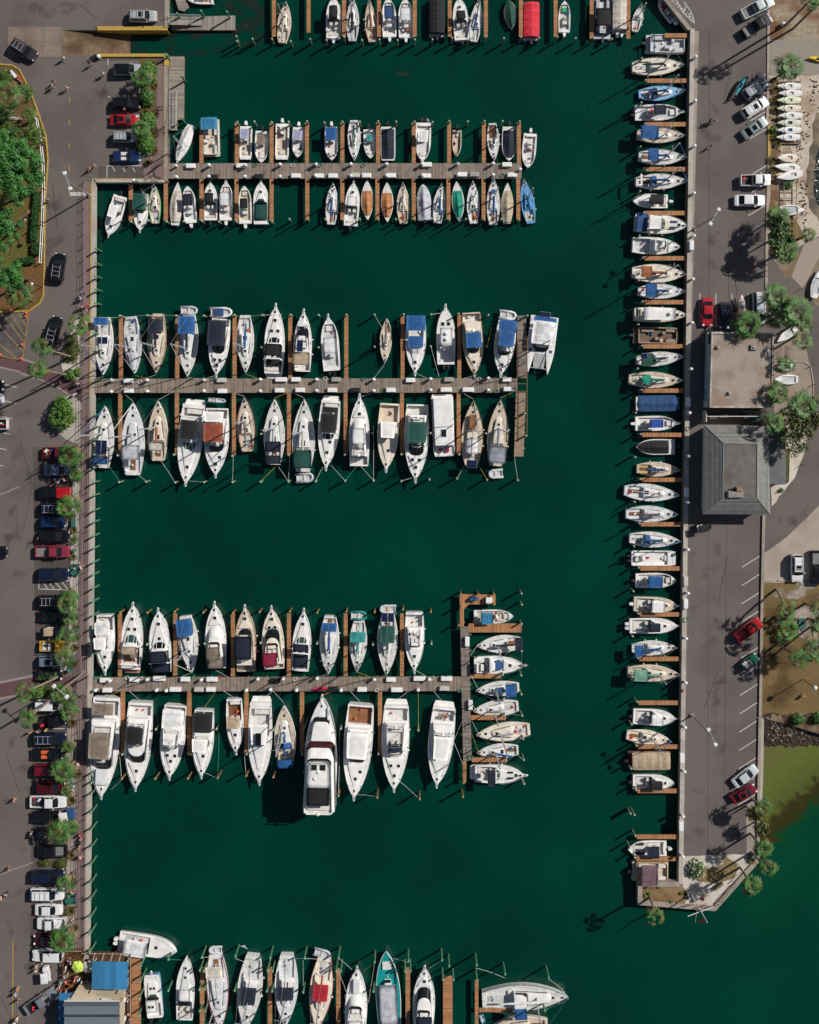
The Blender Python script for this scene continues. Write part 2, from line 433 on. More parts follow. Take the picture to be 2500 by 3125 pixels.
 def pulpit(s, w=.28, l=.7, m=None):
  mb = MB(); x = s.X(1.0); z = s.dz(1) + .05
  mb.slab(rr(x - .5, x + l, w, w * .55, .02, .14), z - .08, z, m or WH, .02, .01); mb.box((x + l * .45, 0, z + .05), (l * .9, .09, .08), STN); mb.box((x + l * .3, 0, z + .03), (.3, w * 1.5, .03), STN)
  return mb.build('bow_pulpit', s.root)
 def deckgear(s, shape):
  mb = MB(); x = s.X(.93); z = s.dz(.93); mb.box((x, 0, z + .12), (.35, .2, .2), BLK); mb.tube([(x, 0, z + .1), (s.X(.995), 0, z + .12)], .03, STN, 4); mb.build('windlass', s.root)
  for t in (.05, .5, .88):
   for sg in (-1, 1): mb = MB(); mb.box((s.X(t), sg * (HW(shape, t) * s.B / 2 - .14), s.dz(t) + .09), (.3, .06, .07), STN); mb.build('cleat', s.root)
  if s.r.random() < .6:
   sg = s.r.choice((-1, 1))
   for t in (.3, .55): mb = MB(); mb.ball((s.X(t), sg * (HW(shape, t) * s.B / 2 + .1), s.fb * .6), (.14, .14, .32), WH, 8, 5); mb.build('fender', s.root)
 def platform(s, m=None, l=.8, w=.84):
  mb = MB(); mb.slab(rr(s.X(0) - l, s.X(0) + .05, w * s.B / 2 * .9, w * s.B / 2, .3, .02), s.fb * .25, s.fb * .25 + .12, m or WH, .03, .01); return mb.build('swim_platform', s.root)
 def outboard(s, n=1, c='black', sp=.7, up=False):
  mm = {'black': BLK, 'white': WH, 'grey': WG}[c]
  for i in range(n):
   mb = MB(); y = (i - (n - 1) / 2) * sp; x = s.X(0)
   o = [(x - .85 + a, y + b) for a, b in rr(0, .7, .2, .26, .15, .12, n=3)]
   mb.slab(o, s.fb * .75, s.fb * .75 + .55, mm, .1, .05)
   mb.box((x - .45, y, s.fb * .3), (.3, .16, 1.1), mm); mb.box((x - .1, y, s.fb * .8), (.3, .2, .25), BLK)
   if up: mb.tube([(x - .8, y, s.fb * .9), (x - 1.3, y, s.fb * .9 + .3)], .09, mm); mb.box((x - 1.35, y, s.fb * .9 + .32), (.06, .38, .38), BLK)
   mb.build('outboard_motor', s.root)
 def mast(s, t=.56, h=None, zb=None, sc_=None, boomt=.16, jib=None, by=0, boom=True, tilt=0, wood=False):
  h = h or s.L * 1.42; zb = zb or s.fb + .4; x = s.X(t); am = WOOD if wood else ALU; mb = MB()
  top = (x - h * .01, 0, h); mb.tube([(x, 0, zb - .3), top], .12, am, 8, .09)
  for q in (.5, .76):
   zz = zb + (h - zb) * q;
   if q == .5 or h > 12: mb.tube([(x - .15, -s.B * .3 * (1.1 - q * .4), zz), (x, 0, zz), (x - .15, s.B * .3 * (1.1 - q * .4), zz)], .035, am, 5)
  mo = mb.build('mast', s.root)
  bz = zb + .95; bx = s.X(boomt)
  if boom:
   mb = MB(); mb.tube([(x - .1, 0, bz), (bx, by, bz - .05)], .065, am, 6); b = mb.build('boom', s.root)
   if sc_:
    mb = MB(); m = CV(sc_); rs = []
    for i in range(9):
     a = i / 8; xx = x + .12 + (bx + .15 - x - .12) * a; r_ = .26 - .13 * a + (.03 if i % 2 else 0); yy = by * a
     hh = (1.3 if i == 0 else 1.0)
     rs.append([(xx, yy + r_ * .85 * math.cos(q * 1.0472), bz + .08 + r_ * 1.2 * hh * math.sin(q * 1.0472)) for q in range(6)])
    mb.rings(rs, m); mb.build('sail_cover', b, True)
  mb = MB(); tp = Vector(top); bow = Vector((s.X(.99), 0, s.dz(1) + .1)); st = Vector((s.X(.01), 0, s.fb + .1)); ch = s.B / 2 * .93
  for q in (bow, st, Vector((x - .2, ch, s.fb)), Vector((x - .2, -ch, s.fb))): mb.tube([tp, q], .013, STN, 3)
  mb.build('rigging', mo)
  if jib:
   mb = MB(); mb.tube([bow + (tp - bow) * .04, bow + (tp - bow) * .5, bow + (tp - bow) * .93], .085, CV(jib), 6, .05); mb.build('furled_jib', mo)
  return mo
 def radar(s, t, z, y=0, r=.3):
  mb = MB(); mb.ball((s.X(t), y * s.B / 2, z), (r, r, r * .6), WH, 10, 4, True); mb.build('radar_dome', s.root)
 def wheel(s, t, y=0):
  mb = MB(); x = s.X(t); z = s.fb + .25; y = y * s.B / 2; pts = [(x, y + .42 * math.cos(a * .5236), z + .42 * math.sin(a * .5236)) for a in range(13)]
  mb.tube(pts, .025, STN, 4); mb.box((x + .12, y, z - .35), (.22, .22, .7), WH); mb.build('steering_wheel', s.root)
 def solar(s, t, y=0, z=None, d=(.6, 1.1)):
  mb = MB(); x = s.X(t); mb.box((x, y * s.B / 2, z), (d[0], d[1], .04), PANEL); mb.box((x, y * s.B / 2, z - .03), (d[0] + .06, d[1] + .06, .04), ALU); mb.build('solar_panel', s.root)
 def cover(s, shape, c, t0=0, t1=.97, ridge=.5, peaks=((.0, .3), (.5, 1), (1, .25)), k=1.0, crease=0.):
  m = CV(c); st = [(t0 + (t1 - t0) * i / 16) for i in range(17)]; B2 = s.B / 2
  def rg(t):
   q = (t - t0) / (t1 - t0)
   for (a, b), (c_, d) in zip(peaks, peaks[1:]):
    if a <= q <= c_: return ridge * (b + (d - b) * (q - a) / (c_ - a))
   return ridge * .2
  def prof(t):
   w_ = max(.05, HW(shape, t) * B2 + .02) * k; z = s.dz(t) + .06; h = rg(t) + s.r.uniform(-.03, .03); x = s.X(t)
   sag = 1 + s.r.uniform(-1, 1) * crease
   return [(0, z - .12, x), (w_, z - .12, x), (w_ * 1.005, z + .02, x), (w_ * .93, z + .07, x), (w_ * .5, z + h * .5 * sag, x), (w_ * .12, z + h * .97, x), (0, z + h, x)]
  mb = MB(); loft(mb, st, prof, lambda a, b: m); return mb.build('boat_cover', s.root)
 def clutter(s, t0, t1, w, z, n=3):
  cs = [ORG, CUSH, RP, WH, CV('blue'), BLK, CV('red')]
  for i in range(n):
   t = s.r.uniform(t0, t1); y = s.r.uniform(-w, w); d = s.r.uniform(.25, .5)
   s.box(t, y, z, (d, d * s.r.uniform(.5, 1), s.r.uniform(.15, .35)), s.r.choice(cs), s.r.choice(['cooler', 'cushion', 'bag']), s.r.uniform(0, 3))
# boat types
def sail(bow, stern, beam, label, hull='white', deck=None, sole=None, trim=None, bim=None, bimc=(), dod=None, sc_='white', jib='white', h=None, mt=.56,
         hat=((.82, 0), (.62, 0)), cab=(.33, .76), cabm=None, shape='sail', solar=(), boomt=.15, group=None, cock=(.05, .31), mizzen=None, wood=False, bw=None, by=0, cat='sailboat', fb=None, clut=1, extra=None):
 s = Boat('sailboat', bow, stern, beam, label, cat, group, fb=fb); L = s.L
 if L < 7.5 and not fb: s.fb = .75
 dk = deck or {'cream': NC, 'grey': NG}.get(hull, NS); cabm = cabm or {'cream': CR, 'grey': WG}.get(hull, WH)
 s.hull(shape, [(cock[0], cock[1], .62, .3), ], hull, trim, dk, sole or dk)
 zd = s.fb * 1.06
 s.boxes('cockpit_well', [((cock[0] + cock[1]) / 2, 0, zd - .335, ((cock[1] - cock[0]) * L * .86, s.B * .22, .05))], TEA if s.r.random() < .4 else NG)
 c = s.house(cab[0], cab[1], .64, .34, zd - .05, .42 if L > 8 else .32, cabm, rake=.5, rf=.75, glass='side', arake=.05)
 zt = zd + (.37 if L > 8 else .27)
 s.boxes('companionway_hatch', [(cab[0] + .065, 0, zt, (L * .075, .62, .09))], HC if s.r.random() < .5 else NG)
 for a, b in hat:
  s.hatch(a, b, (zt + .05) if cab[0] < a < cab[1] - .03 else None, .42 if L > 8 else .32)
 if L > 8.5: s.wheel(cock[0] + .08)
 else:
  mb = MB(); mb.tube([(s.X(.03), 0, s.fb + .1), (s.X(.03) + 1.0, .12, s.fb + .3)], .03, WOOD, 5); mb.build('tiller', s.root)
 s.mast(mt, h, zt, sc_, boomt, jib, by=by, wood=wood)
 if L > 7.5: s.lifelines(shape)
 s.railing(shape, .86, .995, .55); s.deckgear(shape)
 if dod: s.canvas(cab[0] - .045, cab[0] + .055, .62, zt + .55, dod, 'dodger', .2, w1=.58, slope=-.25)
 if bim: s.canvas(bim[1], bim[2], bw or .74, s.fb + 1.95, bim[0])
 for (t, y, z, d) in solar: s.solar(t, y, z, d)
 if clut: s.clutter(cock[0] + .02, cock[1] - .03, .4, zd - .3, clut)
 if extra: extra(s)
 return s
def cc(bow, stern, beam, label, top=None, tt=(.33, .6), tw=.62, hull='white', ob=1, obc='white', console=.45, group=None, sole=None, shape='cc', pul=False, up=False, extra=None, cat='motorboat', rec=(.07, .88, .78), cush=None, deck=None, ttopz=1.95):
 s = Boat('fishing_boat', bow, stern, beam, label, cat, group); s.fb = .5 + .035 * s.L + .1
 s.hull(shape, [(rec[0], rec[1], rec[2], .4)], hull, None, deck or WH, sole or NS)
 z = s.fb - .32
 if console:
  c = s.house(console - .07, console + .06, .34, .28, z, .95, WH, 'console', .25, rf=.15, glass='front')
  s.box(console - .17, 0, z, (.5, s.B * .36, .75), CUSH, 'leaning_post'); s.boxes('bow_seat', [(.8, 0, z, (s.L * .1, s.B * .35, .3))], CUSH)
 if cush: s.boxes('side_cushion', [(.68, -.55, z, (s.L * .2, s.B * .13, .32)), (.68, .55, z, (s.L * .2, s.B * .13, .32))], CV(cush))
 if top: s.canvas(tt[0], tt[1], tw, z + ttopz, top, 't_top', .06, w1=tw * .93, t=.06)
 s.boxes('stern_bench', [(.055, 0, z, (s.L * .07, s.B * .62, .35))], WH)
 if ob: s.outboard(ob, obc, up=up)
 if pul: s.pulpit()
 s.railing(shape, .6, .98, .35)
 s.clutter(.14, .8, .5, z, 2)
 if extra: extra(s)
 return s
def cuddy(bow, stern, beam, label, top=None, tt=(.3, .55), tw=.7, hull='white', ob=1, obc='black', hat=((.78, 0),), group=None, hard=False, ws=True, cock=(.06, .45), pul=True, extra=None, deck=None, sole=None, shape='cc', c2=None, wsg=None, cat='motorboat', ttz=1.75, back=None):
 s = Boat('cabin_boat', bow, stern, beam, label, cat, group); s.fb = .65 + .045 * s.L
 dk = deck or (NC if hull == 'cream' else WH); hm = HULLC[hull] if hull in ('cream', 'grey') else WH
 s.hull(shape, [(cock[0], cock[1], .76, .55)], hull, None, dk, sole or NS)
 s.house(cock[1] + .01, .9, .68, .25, s.dz(.6) - .05, .25, hm, 'foredeck_cabin', .35, rf=.9, glass=None)
 if ws: s.house(cock[1] - .03, cock[1] + .12, .76, .5, s.dz(.5) + .1, .5, GLS, 'windshield_frame', .5, rf=.5, gm=wsg or GLG)
 z = s.fb - .45
 s.boxes('helm_seat', [(cock[1] - .1, -.35, z, (.5, .5, .7)), (cock[1] - .1, .35, z, (.5, .5, .7))], CUSH)
 s.boxes('stern_bench', [(cock[0] + .04, 0, z, (s.L * .06, s.B * .6, .45))], CUSH)
 for a, b in hat: s.hatch(a, b, s.dz(.6) + .27, .4)
 if top: s.canvas(tt[0], tt[1], tw, s.fb + ttz, top, 'hardtop' if top == 'hard' or hard else 'bimini', .08 if top == 'hard' else .14, w1=tw * .92, t=.06 if top == 'hard' else .03)
 if c2: s.canvas(c2[1], c2[2], c2[3], s.fb + c2[4], c2[0], 'cockpit_cover', .1, poles=False)
 if ob: s.outboard(ob, obc)
 if pul: s.pulpit(.2, .5)
 s.railing(shape, .55, .985, .5)
 s.clutter(.1, .3, .5, z, 1)
 if extra: extra(s)
 return s
def cruiser(bow, stern, beam, label, bim=None, bz=2.1, hull='white', ws=(.42, .58), gm=None, hat=((.8, 0), (.68, .25), (.68, -.25)), cock=(.04, .42), plat=True, platm=None, arch=None, group=None,
   cov=None, cov2=None, pul=True, hardtop=None, deck=None, shape='power', extra=None, trim=None, cat='cabin cruiser', bim2=None, bandm=None, sole=None, wsc=.78, hw=.72):
 s = Boat('cabin_cruiser', bow, stern, beam, label, cat, group); s.fb = .75 + .06 * s.L
 hm = HULLC[hull] if hull in ('cream', 'grey') else WH
 s.hull(shape, [(cock[0], cock[1], .76, .7)], hull, trim, deck or (CR if hull == 'cream' else WH), sole or NS, crown=.1)
 s.house(cock[1] + .02, .92, .74, .22, s.dz(.6) - .08, .34, hm, 'foredeck_cabin', .6, rf=1.2, glass=None)
 z0 = s.dz(.5) + .12
 s.house(ws[0], ws[1], wsc, wsc * .66, z0, .75, hm, 'wheelhouse', min(1.7, (ws[1] - ws[0]) * s.L * .75), .02, rf=1.2, gm=gm or GLS, glass='all', lo=.04, hi=.97)
 mb = MB(); x1, x0 = s.X(ws[1]), s.X(ws[1]) - min(1.7, (ws[1] - ws[0]) * s.L * .75)
 for y in (-.28, .28): mb.tube([(x1 - .1, y * s.B * .5, z0 + .06), (x0, y * s.B * .45, z0 + .76)], .04, WH, 4)
 mb.build('window_frame', s.root)
 for a, b in hat: s.hatch(a, b, s.dz(.6) + .3, .5)
 z = s.fb - .6
 s.boxes('helm_seat', [(ws[0] - .07, -.35, z, (.6, .6, .9)), (ws[0] - .07, .35, z, (.6, .6, .9))], CUSH); s.boxes('stern_bench', [(cock[0] + .04, .1, z, (s.L * .06, s.B * .6, .55))], CUSH)
 if hardtop: s.canvas(hardtop[0], hardtop[1], hw, z0 + 1.5, 'hard', 'hardtop', .1, w1=hw * .85, t=.09)
 if bim: s.canvas(bim[1], bim[2], bim[3] if len(bim) > 3 else .76, s.fb + bz, bim[0])
 if bim2: s.canvas(bim2[1], bim2[2], bim2[3], s.fb + bim2[4], bim2[0], 'aft_canopy', poles=False)
 for cvx in (cov, cov2):
  if cvx: s.canvas(cvx[1], cvx[2], cvx[3], s.fb + cvx[4], cvx[0], 'cockpit_cover', .15, poles=False, w1=cvx[3])
 if arch:
  mb = MB(); x = s.X(arch); W = s.B * .42; zz = s.fb + 1.9
  pts = [(x - .5, -W, s.fb), (x - .15, -W, zz - .2), (x, -W * .8, zz), (x, W * .8, zz), (x - .15, W, zz - .2), (x - .5, W, s.fb)]; mb.tube(pts, .13, WH, 6); mb.build('radar_arch', s.root)
 if plat: s.platform(platm)
 if pul: s.pulpit()
 s.railing(shape, .45, .985, .6); s.deckgear(shape); s.clutter(cock[0] + .08, cock[1] - .1, .5, z, 2)
 if extra: extra(s)
 return s
def fly(bow, stern, beam, label, bim=None, bim2=None, hull='white', house=(.28, .66), flyr=(.2, .5), top=None, gm=None, hat=((.85, 0), (.75, .25), (.75, -.25)), cock=(.02, .25), hh=1.3, plat=False, trim=None, shape='power', platm=None,
  deck=None, group=None, pul=True, seats=3, extra=None, bz=1.95, tower=False, sole=None, cat='motor yacht', ww=.8, flyw=.66, pulm=None, yo=0, glass='all', wtop=.62, fb=None, ft=None, gr=(.2, .96)):
 s = Boat('motor_yacht', bow, stern, beam, label, cat, group, fb=fb); s.fb = fb or (.75 + .065 * s.L)
 hm = HULLC[hull] if hull in ('cream', 'grey') else WH
 s.hull(shape, [(cock[0], cock[1], .8, .7)], hull, trim, deck or (CR if hull == 'cream' else WH), sole or NS, crown=.12)
 s.house(house[1] - .04, .93, .66, .2, s.dz(.7) - .05, .3, hm, 'foredeck_cabin', .6, rf=1.1, glass=None)
 z0 = s.dz(.4) - .1
 s.house(house[0], house[1], ww, wtop, z0, hh, hm, 'saloon', 1.0 + hh * .6, .02, rf=1.1, gm=gm or GLS, glass=glass, lo=gr[0], hi=gr[1])
 zf = z0 + hh
 s.tub(flyr[0], flyr[1], flyw, flyw * .86, zf - .02, zf + .6, hm, fm=ft, rf=.8)
 for a, b in hat: s.hatch(a, b, s.dz(.7) + .28, .5)
 ft = (flyr[0] + flyr[1]) / 2
 s.boxes('helm_seat', [(ft + .03, -.2, zf + .08, (.55, .55, .7)), (ft + .03, .22, zf + .08, (.55, .55, .7))][:seats], CUSH)
 if seats > 2: s.boxes('lounge', [(flyr[0] + .05, 0, zf + .08, (.7, s.B * flyw * .75, .4))], CUSH)
 g_ = s.ol(flyr[1] - .1, flyr[1] + .012, flyw * .95, flyw * .86, .05, .8); g2 = [(x - .25, y * .95) for x, y in g_]; xm = s.X(flyr[1] - .05); n_ = [i for i in range(len(g_)) if g_[i][0] > xm]; mb = MB(); mb.add([(g_[i][0], g_[i][1], zf + .56) for i in n_] + [(g2[i][0], g2[i][1], zf + .86) for i in n_], [(i, i + 1, len(n_) + i + 1, len(n_) + i) for i in range(len(n_) - 1)], GLS); mb.build('flybridge_screen', s.root)
 if s.L > 9 and not bim2:
  mb = MB(); x = s.X(flyr[0] + .01); W = s.B * flyw * .46; mb.tube([(x - .2, -W, zf), (x, -W * .9, zf + 1.3), (x, W * .9, zf + 1.3), (x - .2, W, zf)], .09, hm, 6); mb.build('radar_arch', s.root); s.radar(flyr[0] + .01, zf + 1.35, 0, .28)
 s.boxes('helm_console', [(flyr[1] - .05, 0, zf + .08, (.5, s.B * .35, .75))], hm)
 if top: s.canvas(top[0], top[1], top[2], zf + 2.0, 'hard', 'hardtop', .1, w1=top[2] * .88, t=.09)
 if bim: s.canvas(bim[1], bim[2], bim[3] if len(bim) > 3 else .62, zf + bz, bim[0], y=yo)
 if bim2: s.canvas(bim2[1], bim2[2], bim2[3], zf + bim2[4], bim2[0], 'aft_canopy', poles=False)
 if tower:
  mb = MB()
  for sg in (-1, 1): mb.tube([(s.X(flyr[0]), sg * s.B * .38, s.fb), (s.X(ft), sg * .5, zf + 3.4)], .03, ALU, 5); mb.tube([(s.X(flyr[1]), sg * s.B * .38, s.fb + .5), (s.X(ft), sg * .5, zf + 3.4)], .03, ALU, 5)
  for q in (.4, .8): mb.tube([(s.X(ft) - .6, -.7, zf + 3.4 * q), (s.X(ft) - .6, .7, zf + 3.4 * q), (s.X(ft) + .6, .7, zf + 3.4 * q), (s.X(ft) + .6, -.7, zf + 3.4 * q)], .03, ALU, 5)
  mb.build('tuna_tower', s.root)
 if plat: s.platform(platm)
 if pul: s.pulpit(m=pulm)
 s.railing(shape, .4, .985, .6); s.deckgear(shape); s.clutter(cock[0] + .04, max(cock[1] - .05, cock[0] + .06), .5, s.fb - .6, 2)
 if extra: extra(s)
 return s
def covered(bow, stern, beam, label, c, hull='white', shape='cc', t0=.02, t1=.95, ridge=.55, peaks=((0, .5), (.45, 1), (1, .2)), group=None, ob=0, k=1.0, trim=None, crease=.15, cat='covered boat', deck=None, mast=None, extra=None, ss=False):
 s = Boat('covered_boat', bow, stern, beam, label, cat, group); s.fb = .55 + .04 * s.L
 s.hull(shape, [], hull, trim, deck or NS)
 s.cover(shape, c, t0, t1, ridge, peaks, k, crease)
 if ob: s.outboard(ob, 'black')
 if mast: s.mast(.58, mast, s.fb + .5, None, .12, None, boom=True)
 if extra: extra(s)
 return s
def pontoon(bow, stern, beam, label, bim=None, c=None, fence='white', seat=CUSH, floor=NG, group=None, ob=1, bt=(.1, .4), two=None, seats=True, cat='pontoon boat', obc='black', extra=None, aft=None):
 s = Boat('pontoon_boat', bow, stern, beam, label, cat, group, fb=.75); L, B = s.L, s.B; hm = HULLC[fence]
 for sg in (-1, 1):
  mb = MB(); mb.tube([(s.X(-.01), sg * B * .36, .05), (s.X(.86), sg * B * .36, .05), (s.X(.97), sg * B * .36, .2)], .36, ALU, 8); mb.build('pontoon_float', s.root)
 mb = MB(); mb.slab(rr(s.X(0), s.X(1), B / 2, B / 2, .12, .25), .45, .62, floor, .02, 0); mb.build('deck', s.root)
 if c:
  m = CV(c); st = [.06 + .9 * i / 14 for i in range(15)]
  def prof(t):
   w_ = B / 2 * (1.0 if .08 < t < .93 else .93); x = s.X(t); a = .08 * abs(math.sin(t * 16)) + s.r.uniform(-.03, .03)
   return [(0, .7, x), (w_, .7, x), (w_, 1.25, x), (w_ * .93, 1.36, x), (w_ * .5, 1.5 + a, x), (0, 1.62 + a, x)]
  mb = MB(); loft(mb, st, prof, lambda a, b: m); mb.build('boat_cover', s.root)
 else:
  o = rr(s.X(.1), s.X(.96), B / 2 - .06, B / 2 - .06, .2, .5); inn = rr(s.X(.1) + .08, s.X(.96) - .08, B / 2 - .16, B / 2 - .16, .15, .45)
  mb = MB(); mb.rings([[(x, y, .62) for x, y in o], [(x, y, 1.25) for x, y in o], [(x, y, 1.25) for x, y in inn], [(x, y, .625) for x, y in inn]], hm, cap0=False, cap1=False); mb.build('side_fence', s.root)
  if seats:
   s.boxes('couch', [(.82, -.62, .62, (L * .22, B * .2, .45)), (.82, .62, .62, (L * .22, B * .2, .45))], seat); s.boxes('couch', [(.3, .62, .62, (L * .28, B * .2, .45))], seat)
   s.boxes('captain_seat', [(.5, -.4, .62, (.55, .55, .75)), (.66, .3, .62, (.5, .5, .7))], seat); s.boxes('helm_console', [(.6, -.62, .62, (.5, .6, .8))], HULLC[fence])
  s.clutter(.2, .8, .5, .62, 3)
 if bim: s.canvas(bt[0], bt[1], 1.0, 2.45, bim)
 if two: s.canvas(two[1], two[2], .98, 2.3, two[0], 'aft_canopy')
 if ob: s.outboard(ob, obc)
 if extra: extra(s)
 return s
def inflatable(u, v, Lp, Wp, ang, label, c='grey', z=.5, base=WZ, seat=None, cat='dinghy', name='inflatable_dinghy'):
 k = 1 - (base + z) / H; L, W = Lp / S * k, Wp / S * k; p = P(u, v, base + z)
 r = empty(name, (p.x, p.y, base + z), ang, label, cat); m = CV(c) if c in _cv else HULLC[c]; rr_ = W * .13
 mb = MB(); W2 = W / 2 - rr_; pts = [(-L / 2, W2, 0), (L * .18, W2, 0), (L * .36, W2 * .75, .05), (L / 2 - rr_, W2 * .3, .1), (L / 2 - rr_, -W2 * .3, .1), (L * .36, -W2 * .75, .05), (L * .18, -W2, 0), (-L / 2, -W2, 0)]
 mb.tube(pts, rr_, m, 8); mb.build('inflated_tube', r, True)
 mb = MB(); mb.box((-.05 * L, 0, -.08), (L * .8, W2 * 1.9, .05), NG); mb.build('floor', r)
 mb = MB(); mb.box((-L * .42, 0, .02), (.08, W2 * 1.9, .35), WG); mb.build('transom', r)
 mb = MB(); mb.box((0, 0, .08), (.3, W2 * 1.9, .05), seat or CUSH); mb.build('seat', r)
 return r
# setting
ASP = mat('asphalt', '675f5b', .9, 0, .10, 10, .3, 30, c3='5c5351', s3=.1)
ASP2 = mat('asphalt_dark', '554d4a', .9, 0, .14, 12, .25, 30, c3='474140', s3=.15)
CON = mat('concrete', '9b9086', .85, 0, .12, 3., .2, 12, c3='857a70', s3=.3)
CONP = mat('concrete_pale', 'b0a89e', .85, 0, .1, 3., .15, 12, c3='9a9188', s3=.3)
KERB = mat('kerb_concrete', 'a2958b', .85, 0, .12, 4.)
YEL = mat('yellow_paint', 'b39443', .7, 0, .15, 3.)
YELL = mat('yellow_line_paint', 'a5853e', .8, 0, .25, 6.)
WHT = mat('white_road_paint', 'c2bdb8', .8, 0, .2, 6.)
GRPAINT = mat('grey_faded_paint', '8d837c', .8, 0, .2, 5.)
BRK = mat('brick_paving', '7e6a69', .85, 0, .14, 9., .3, 20, c3='746160', s3=.4)
REDBRK = mat('red_brick_crossing', '5d4246', .85, 0, .15, 9., .3, 20)
SND = mat('sand', 'bfb2a2', .95, 0, .12, 2.5, .5, 6, c3='9d8b78', s3=.25)
WSND = mat('white_shell_sand', 'c4bbb0', .95, 0, .1, 4, .4, 8, c3='b0a598', s3=.3)
DIRT = mat('mulch_dirt', '6b5034', .95, 0, .2, 3, .6, 9, c3='5b4a2c', s3=.3)
GRS = mat('dry_grass', '7b653d', .95, 0, .28, 7, .6, 14, c3='665433', s3=.12)
LAWN = mat('park_lawn', '5d5a24', .95, 0, .25, 3, .6, 14, c3='6b4f2a', s3=.16)
WALL = mat('seawall_concrete', '6f675c', .85, 0, .2, 1.5)
WAT = mat('sea_water', (.0002, .036, .0235), .14, 0, .12, .045, 0, c2=(.0002, .024, .0155), spec=.22)
def _water(m):
 t = m.node_tree; N = t.nodes; L = t.links; b = N['Principled BSDF']; tc = N.new('ShaderNodeTexCoord')
 src = b.inputs['Base Color'].links[0].from_socket; v = None
 sp = N.new('ShaderNodeVectorMath'); sp.operation = 'SUBTRACT'; L.new(tc.outputs['Object'], sp.inputs[0]); sp.inputs[1].default_value = tuple(P(2380, 2560))
 ln = N.new('ShaderNodeVectorMath'); ln.operation = 'LENGTH'; L.new(sp.outputs[0], ln.inputs[0])
 mr = N.new('ShaderNodeMapRange'); mr.inputs[1].default_value = 3; mr.inputs[2].default_value = 34; mr.inputs[3].default_value = .62; mr.inputs[4].default_value = 0; L.new(ln.outputs['Value'], mr.inputs[0])
 nz = N.new('ShaderNodeTexNoise'); nz.inputs['Scale'].default_value = .09; nz.inputs['Detail'].default_value = 5; L.new(tc.outputs['Object'], nz.inputs['Vector'])
 mu = N.new('ShaderNodeMath'); mu.operation = 'MULTIPLY'; L.new(mr.outputs[0], mu.inputs[0]); L.new(nz.outputs[0], mu.inputs[1])
 mx = N.new('ShaderNodeMix'); mx.data_type = 'RGBA'; L.new(mu.outputs[0], mx.inputs[0]); L.new(src, mx.inputs[6]); mx.inputs[7].default_value = (.003, .075, .025, 1)
 L.new(mx.outputs[2], b.inputs['Base Color'])
 a_, b_ = P(2300, 2600), P(2600, 2352); nn = Vector((-(b_ - a_).y, (b_ - a_).x, 0)).normalized()
 if nn.dot(P(2400, 2350) - a_) < 0: nn = -nn
 s2 = N.new('ShaderNodeVectorMath'); s2.operation = 'SUBTRACT'; L.new(tc.outputs['Object'], s2.inputs[0]); s2.inputs[1].default_value = tuple(a_)
 dt = N.new('ShaderNodeVectorMath'); dt.operation = 'DOT_PRODUCT'; L.new(s2.outputs[0], dt.inputs[0]); dt.inputs[1].default_value = tuple(nn)
 n5 = N.new('ShaderNodeTexNoise'); n5.inputs['Scale'].default_value = .6; n5.inputs['Detail'].default_value = 7; L.new(tc.outputs['Object'], n5.inputs['Vector'])
 ma = N.new('ShaderNodeMath'); ma.operation = 'MULTIPLY_ADD'; L.new(n5.outputs[0], ma.inputs[0]); ma.inputs[1].default_value = 7; L.new(dt.outputs['Value'], ma.inputs[2])
 m4 = N.new('ShaderNodeMapRange'); m4.inputs[1].default_value = 0; m4.inputs[2].default_value = 14; L.new(ma.outputs[0], m4.inputs[0])
 rp_ = N.new('ShaderNodeValToRGB'); L.new(m4.outputs[0], rp_.inputs[0]); el = rp_.color_ramp.elements; el[0].position = 0; el[0].color = (.001, .05, .022, 1); el[1].position = 1; el[1].color = (.115, .115, .038, 1)
 for p_, c_ in ((.12, (.004, .05, .018)), (.2, (.03, .03, .006)), (.34, (.036, .034, .010)), (.42, (.08, .095, .022)), (.7, (.10, .13, .03))): e_ = el.new(p_); e_.color = (*c_, 1)
 sx_ = N.new('ShaderNodeSeparateXYZ'); L.new(tc.outputs['Object'], sx_.inputs[0]); g_ = N.new('ShaderNodeMath'); g_.operation = 'GREATER_THAN'; L.new(sx_.outputs[0], g_.inputs[0]); g_.inputs[1].default_value = P(2314, 0).x
 g2 = N.new('ShaderNodeMapRange'); L.new(m4.outputs[0], g2.inputs[0]); g2.inputs[1].default_value = 0; g2.inputs[2].default_value = .12
 g3 = N.new('ShaderNodeMath'); g3.operation = 'MULTIPLY'; L.new(g_.outputs[0], g3.inputs[0]); L.new(g2.outputs[0], g3.inputs[1])
 m6 = N.new('ShaderNodeMix'); m6.data_type = 'RGBA'; L.new(g3.outputs[0], m6.inputs[0]); L.new(mx.outputs[2], m6.inputs[6]); L.new(rp_.outputs[0], m6.inputs[7]); L.new(m6.outputs[2], b.inputs['Base Color'])
 mp = N.new('ShaderNodeMapping'); mp.inputs['Scale'].default_value = (1, .55, 1); mp.inputs['Rotation'].default_value = (0, 0, .6); L.new(tc.outputs['Object'], mp.inputs[0])
 a = N.new('ShaderNodeTexNoise'); a.inputs['Scale'].default_value = 1.6; a.inputs['Detail'].default_value = 6; a.inputs['Roughness'].default_value = .6; L.new(mp.outputs[0], a.inputs['Vector'])
 bp = N.new('ShaderNodeBump'); bp.inputs['Strength'].default_value = .55; bp.inputs['Distance'].default_value = .12; L.new(a.outputs[0], bp.inputs['Height']); L.new(bp.outputs[0], b.inputs['Normal'])
_water(WAT)
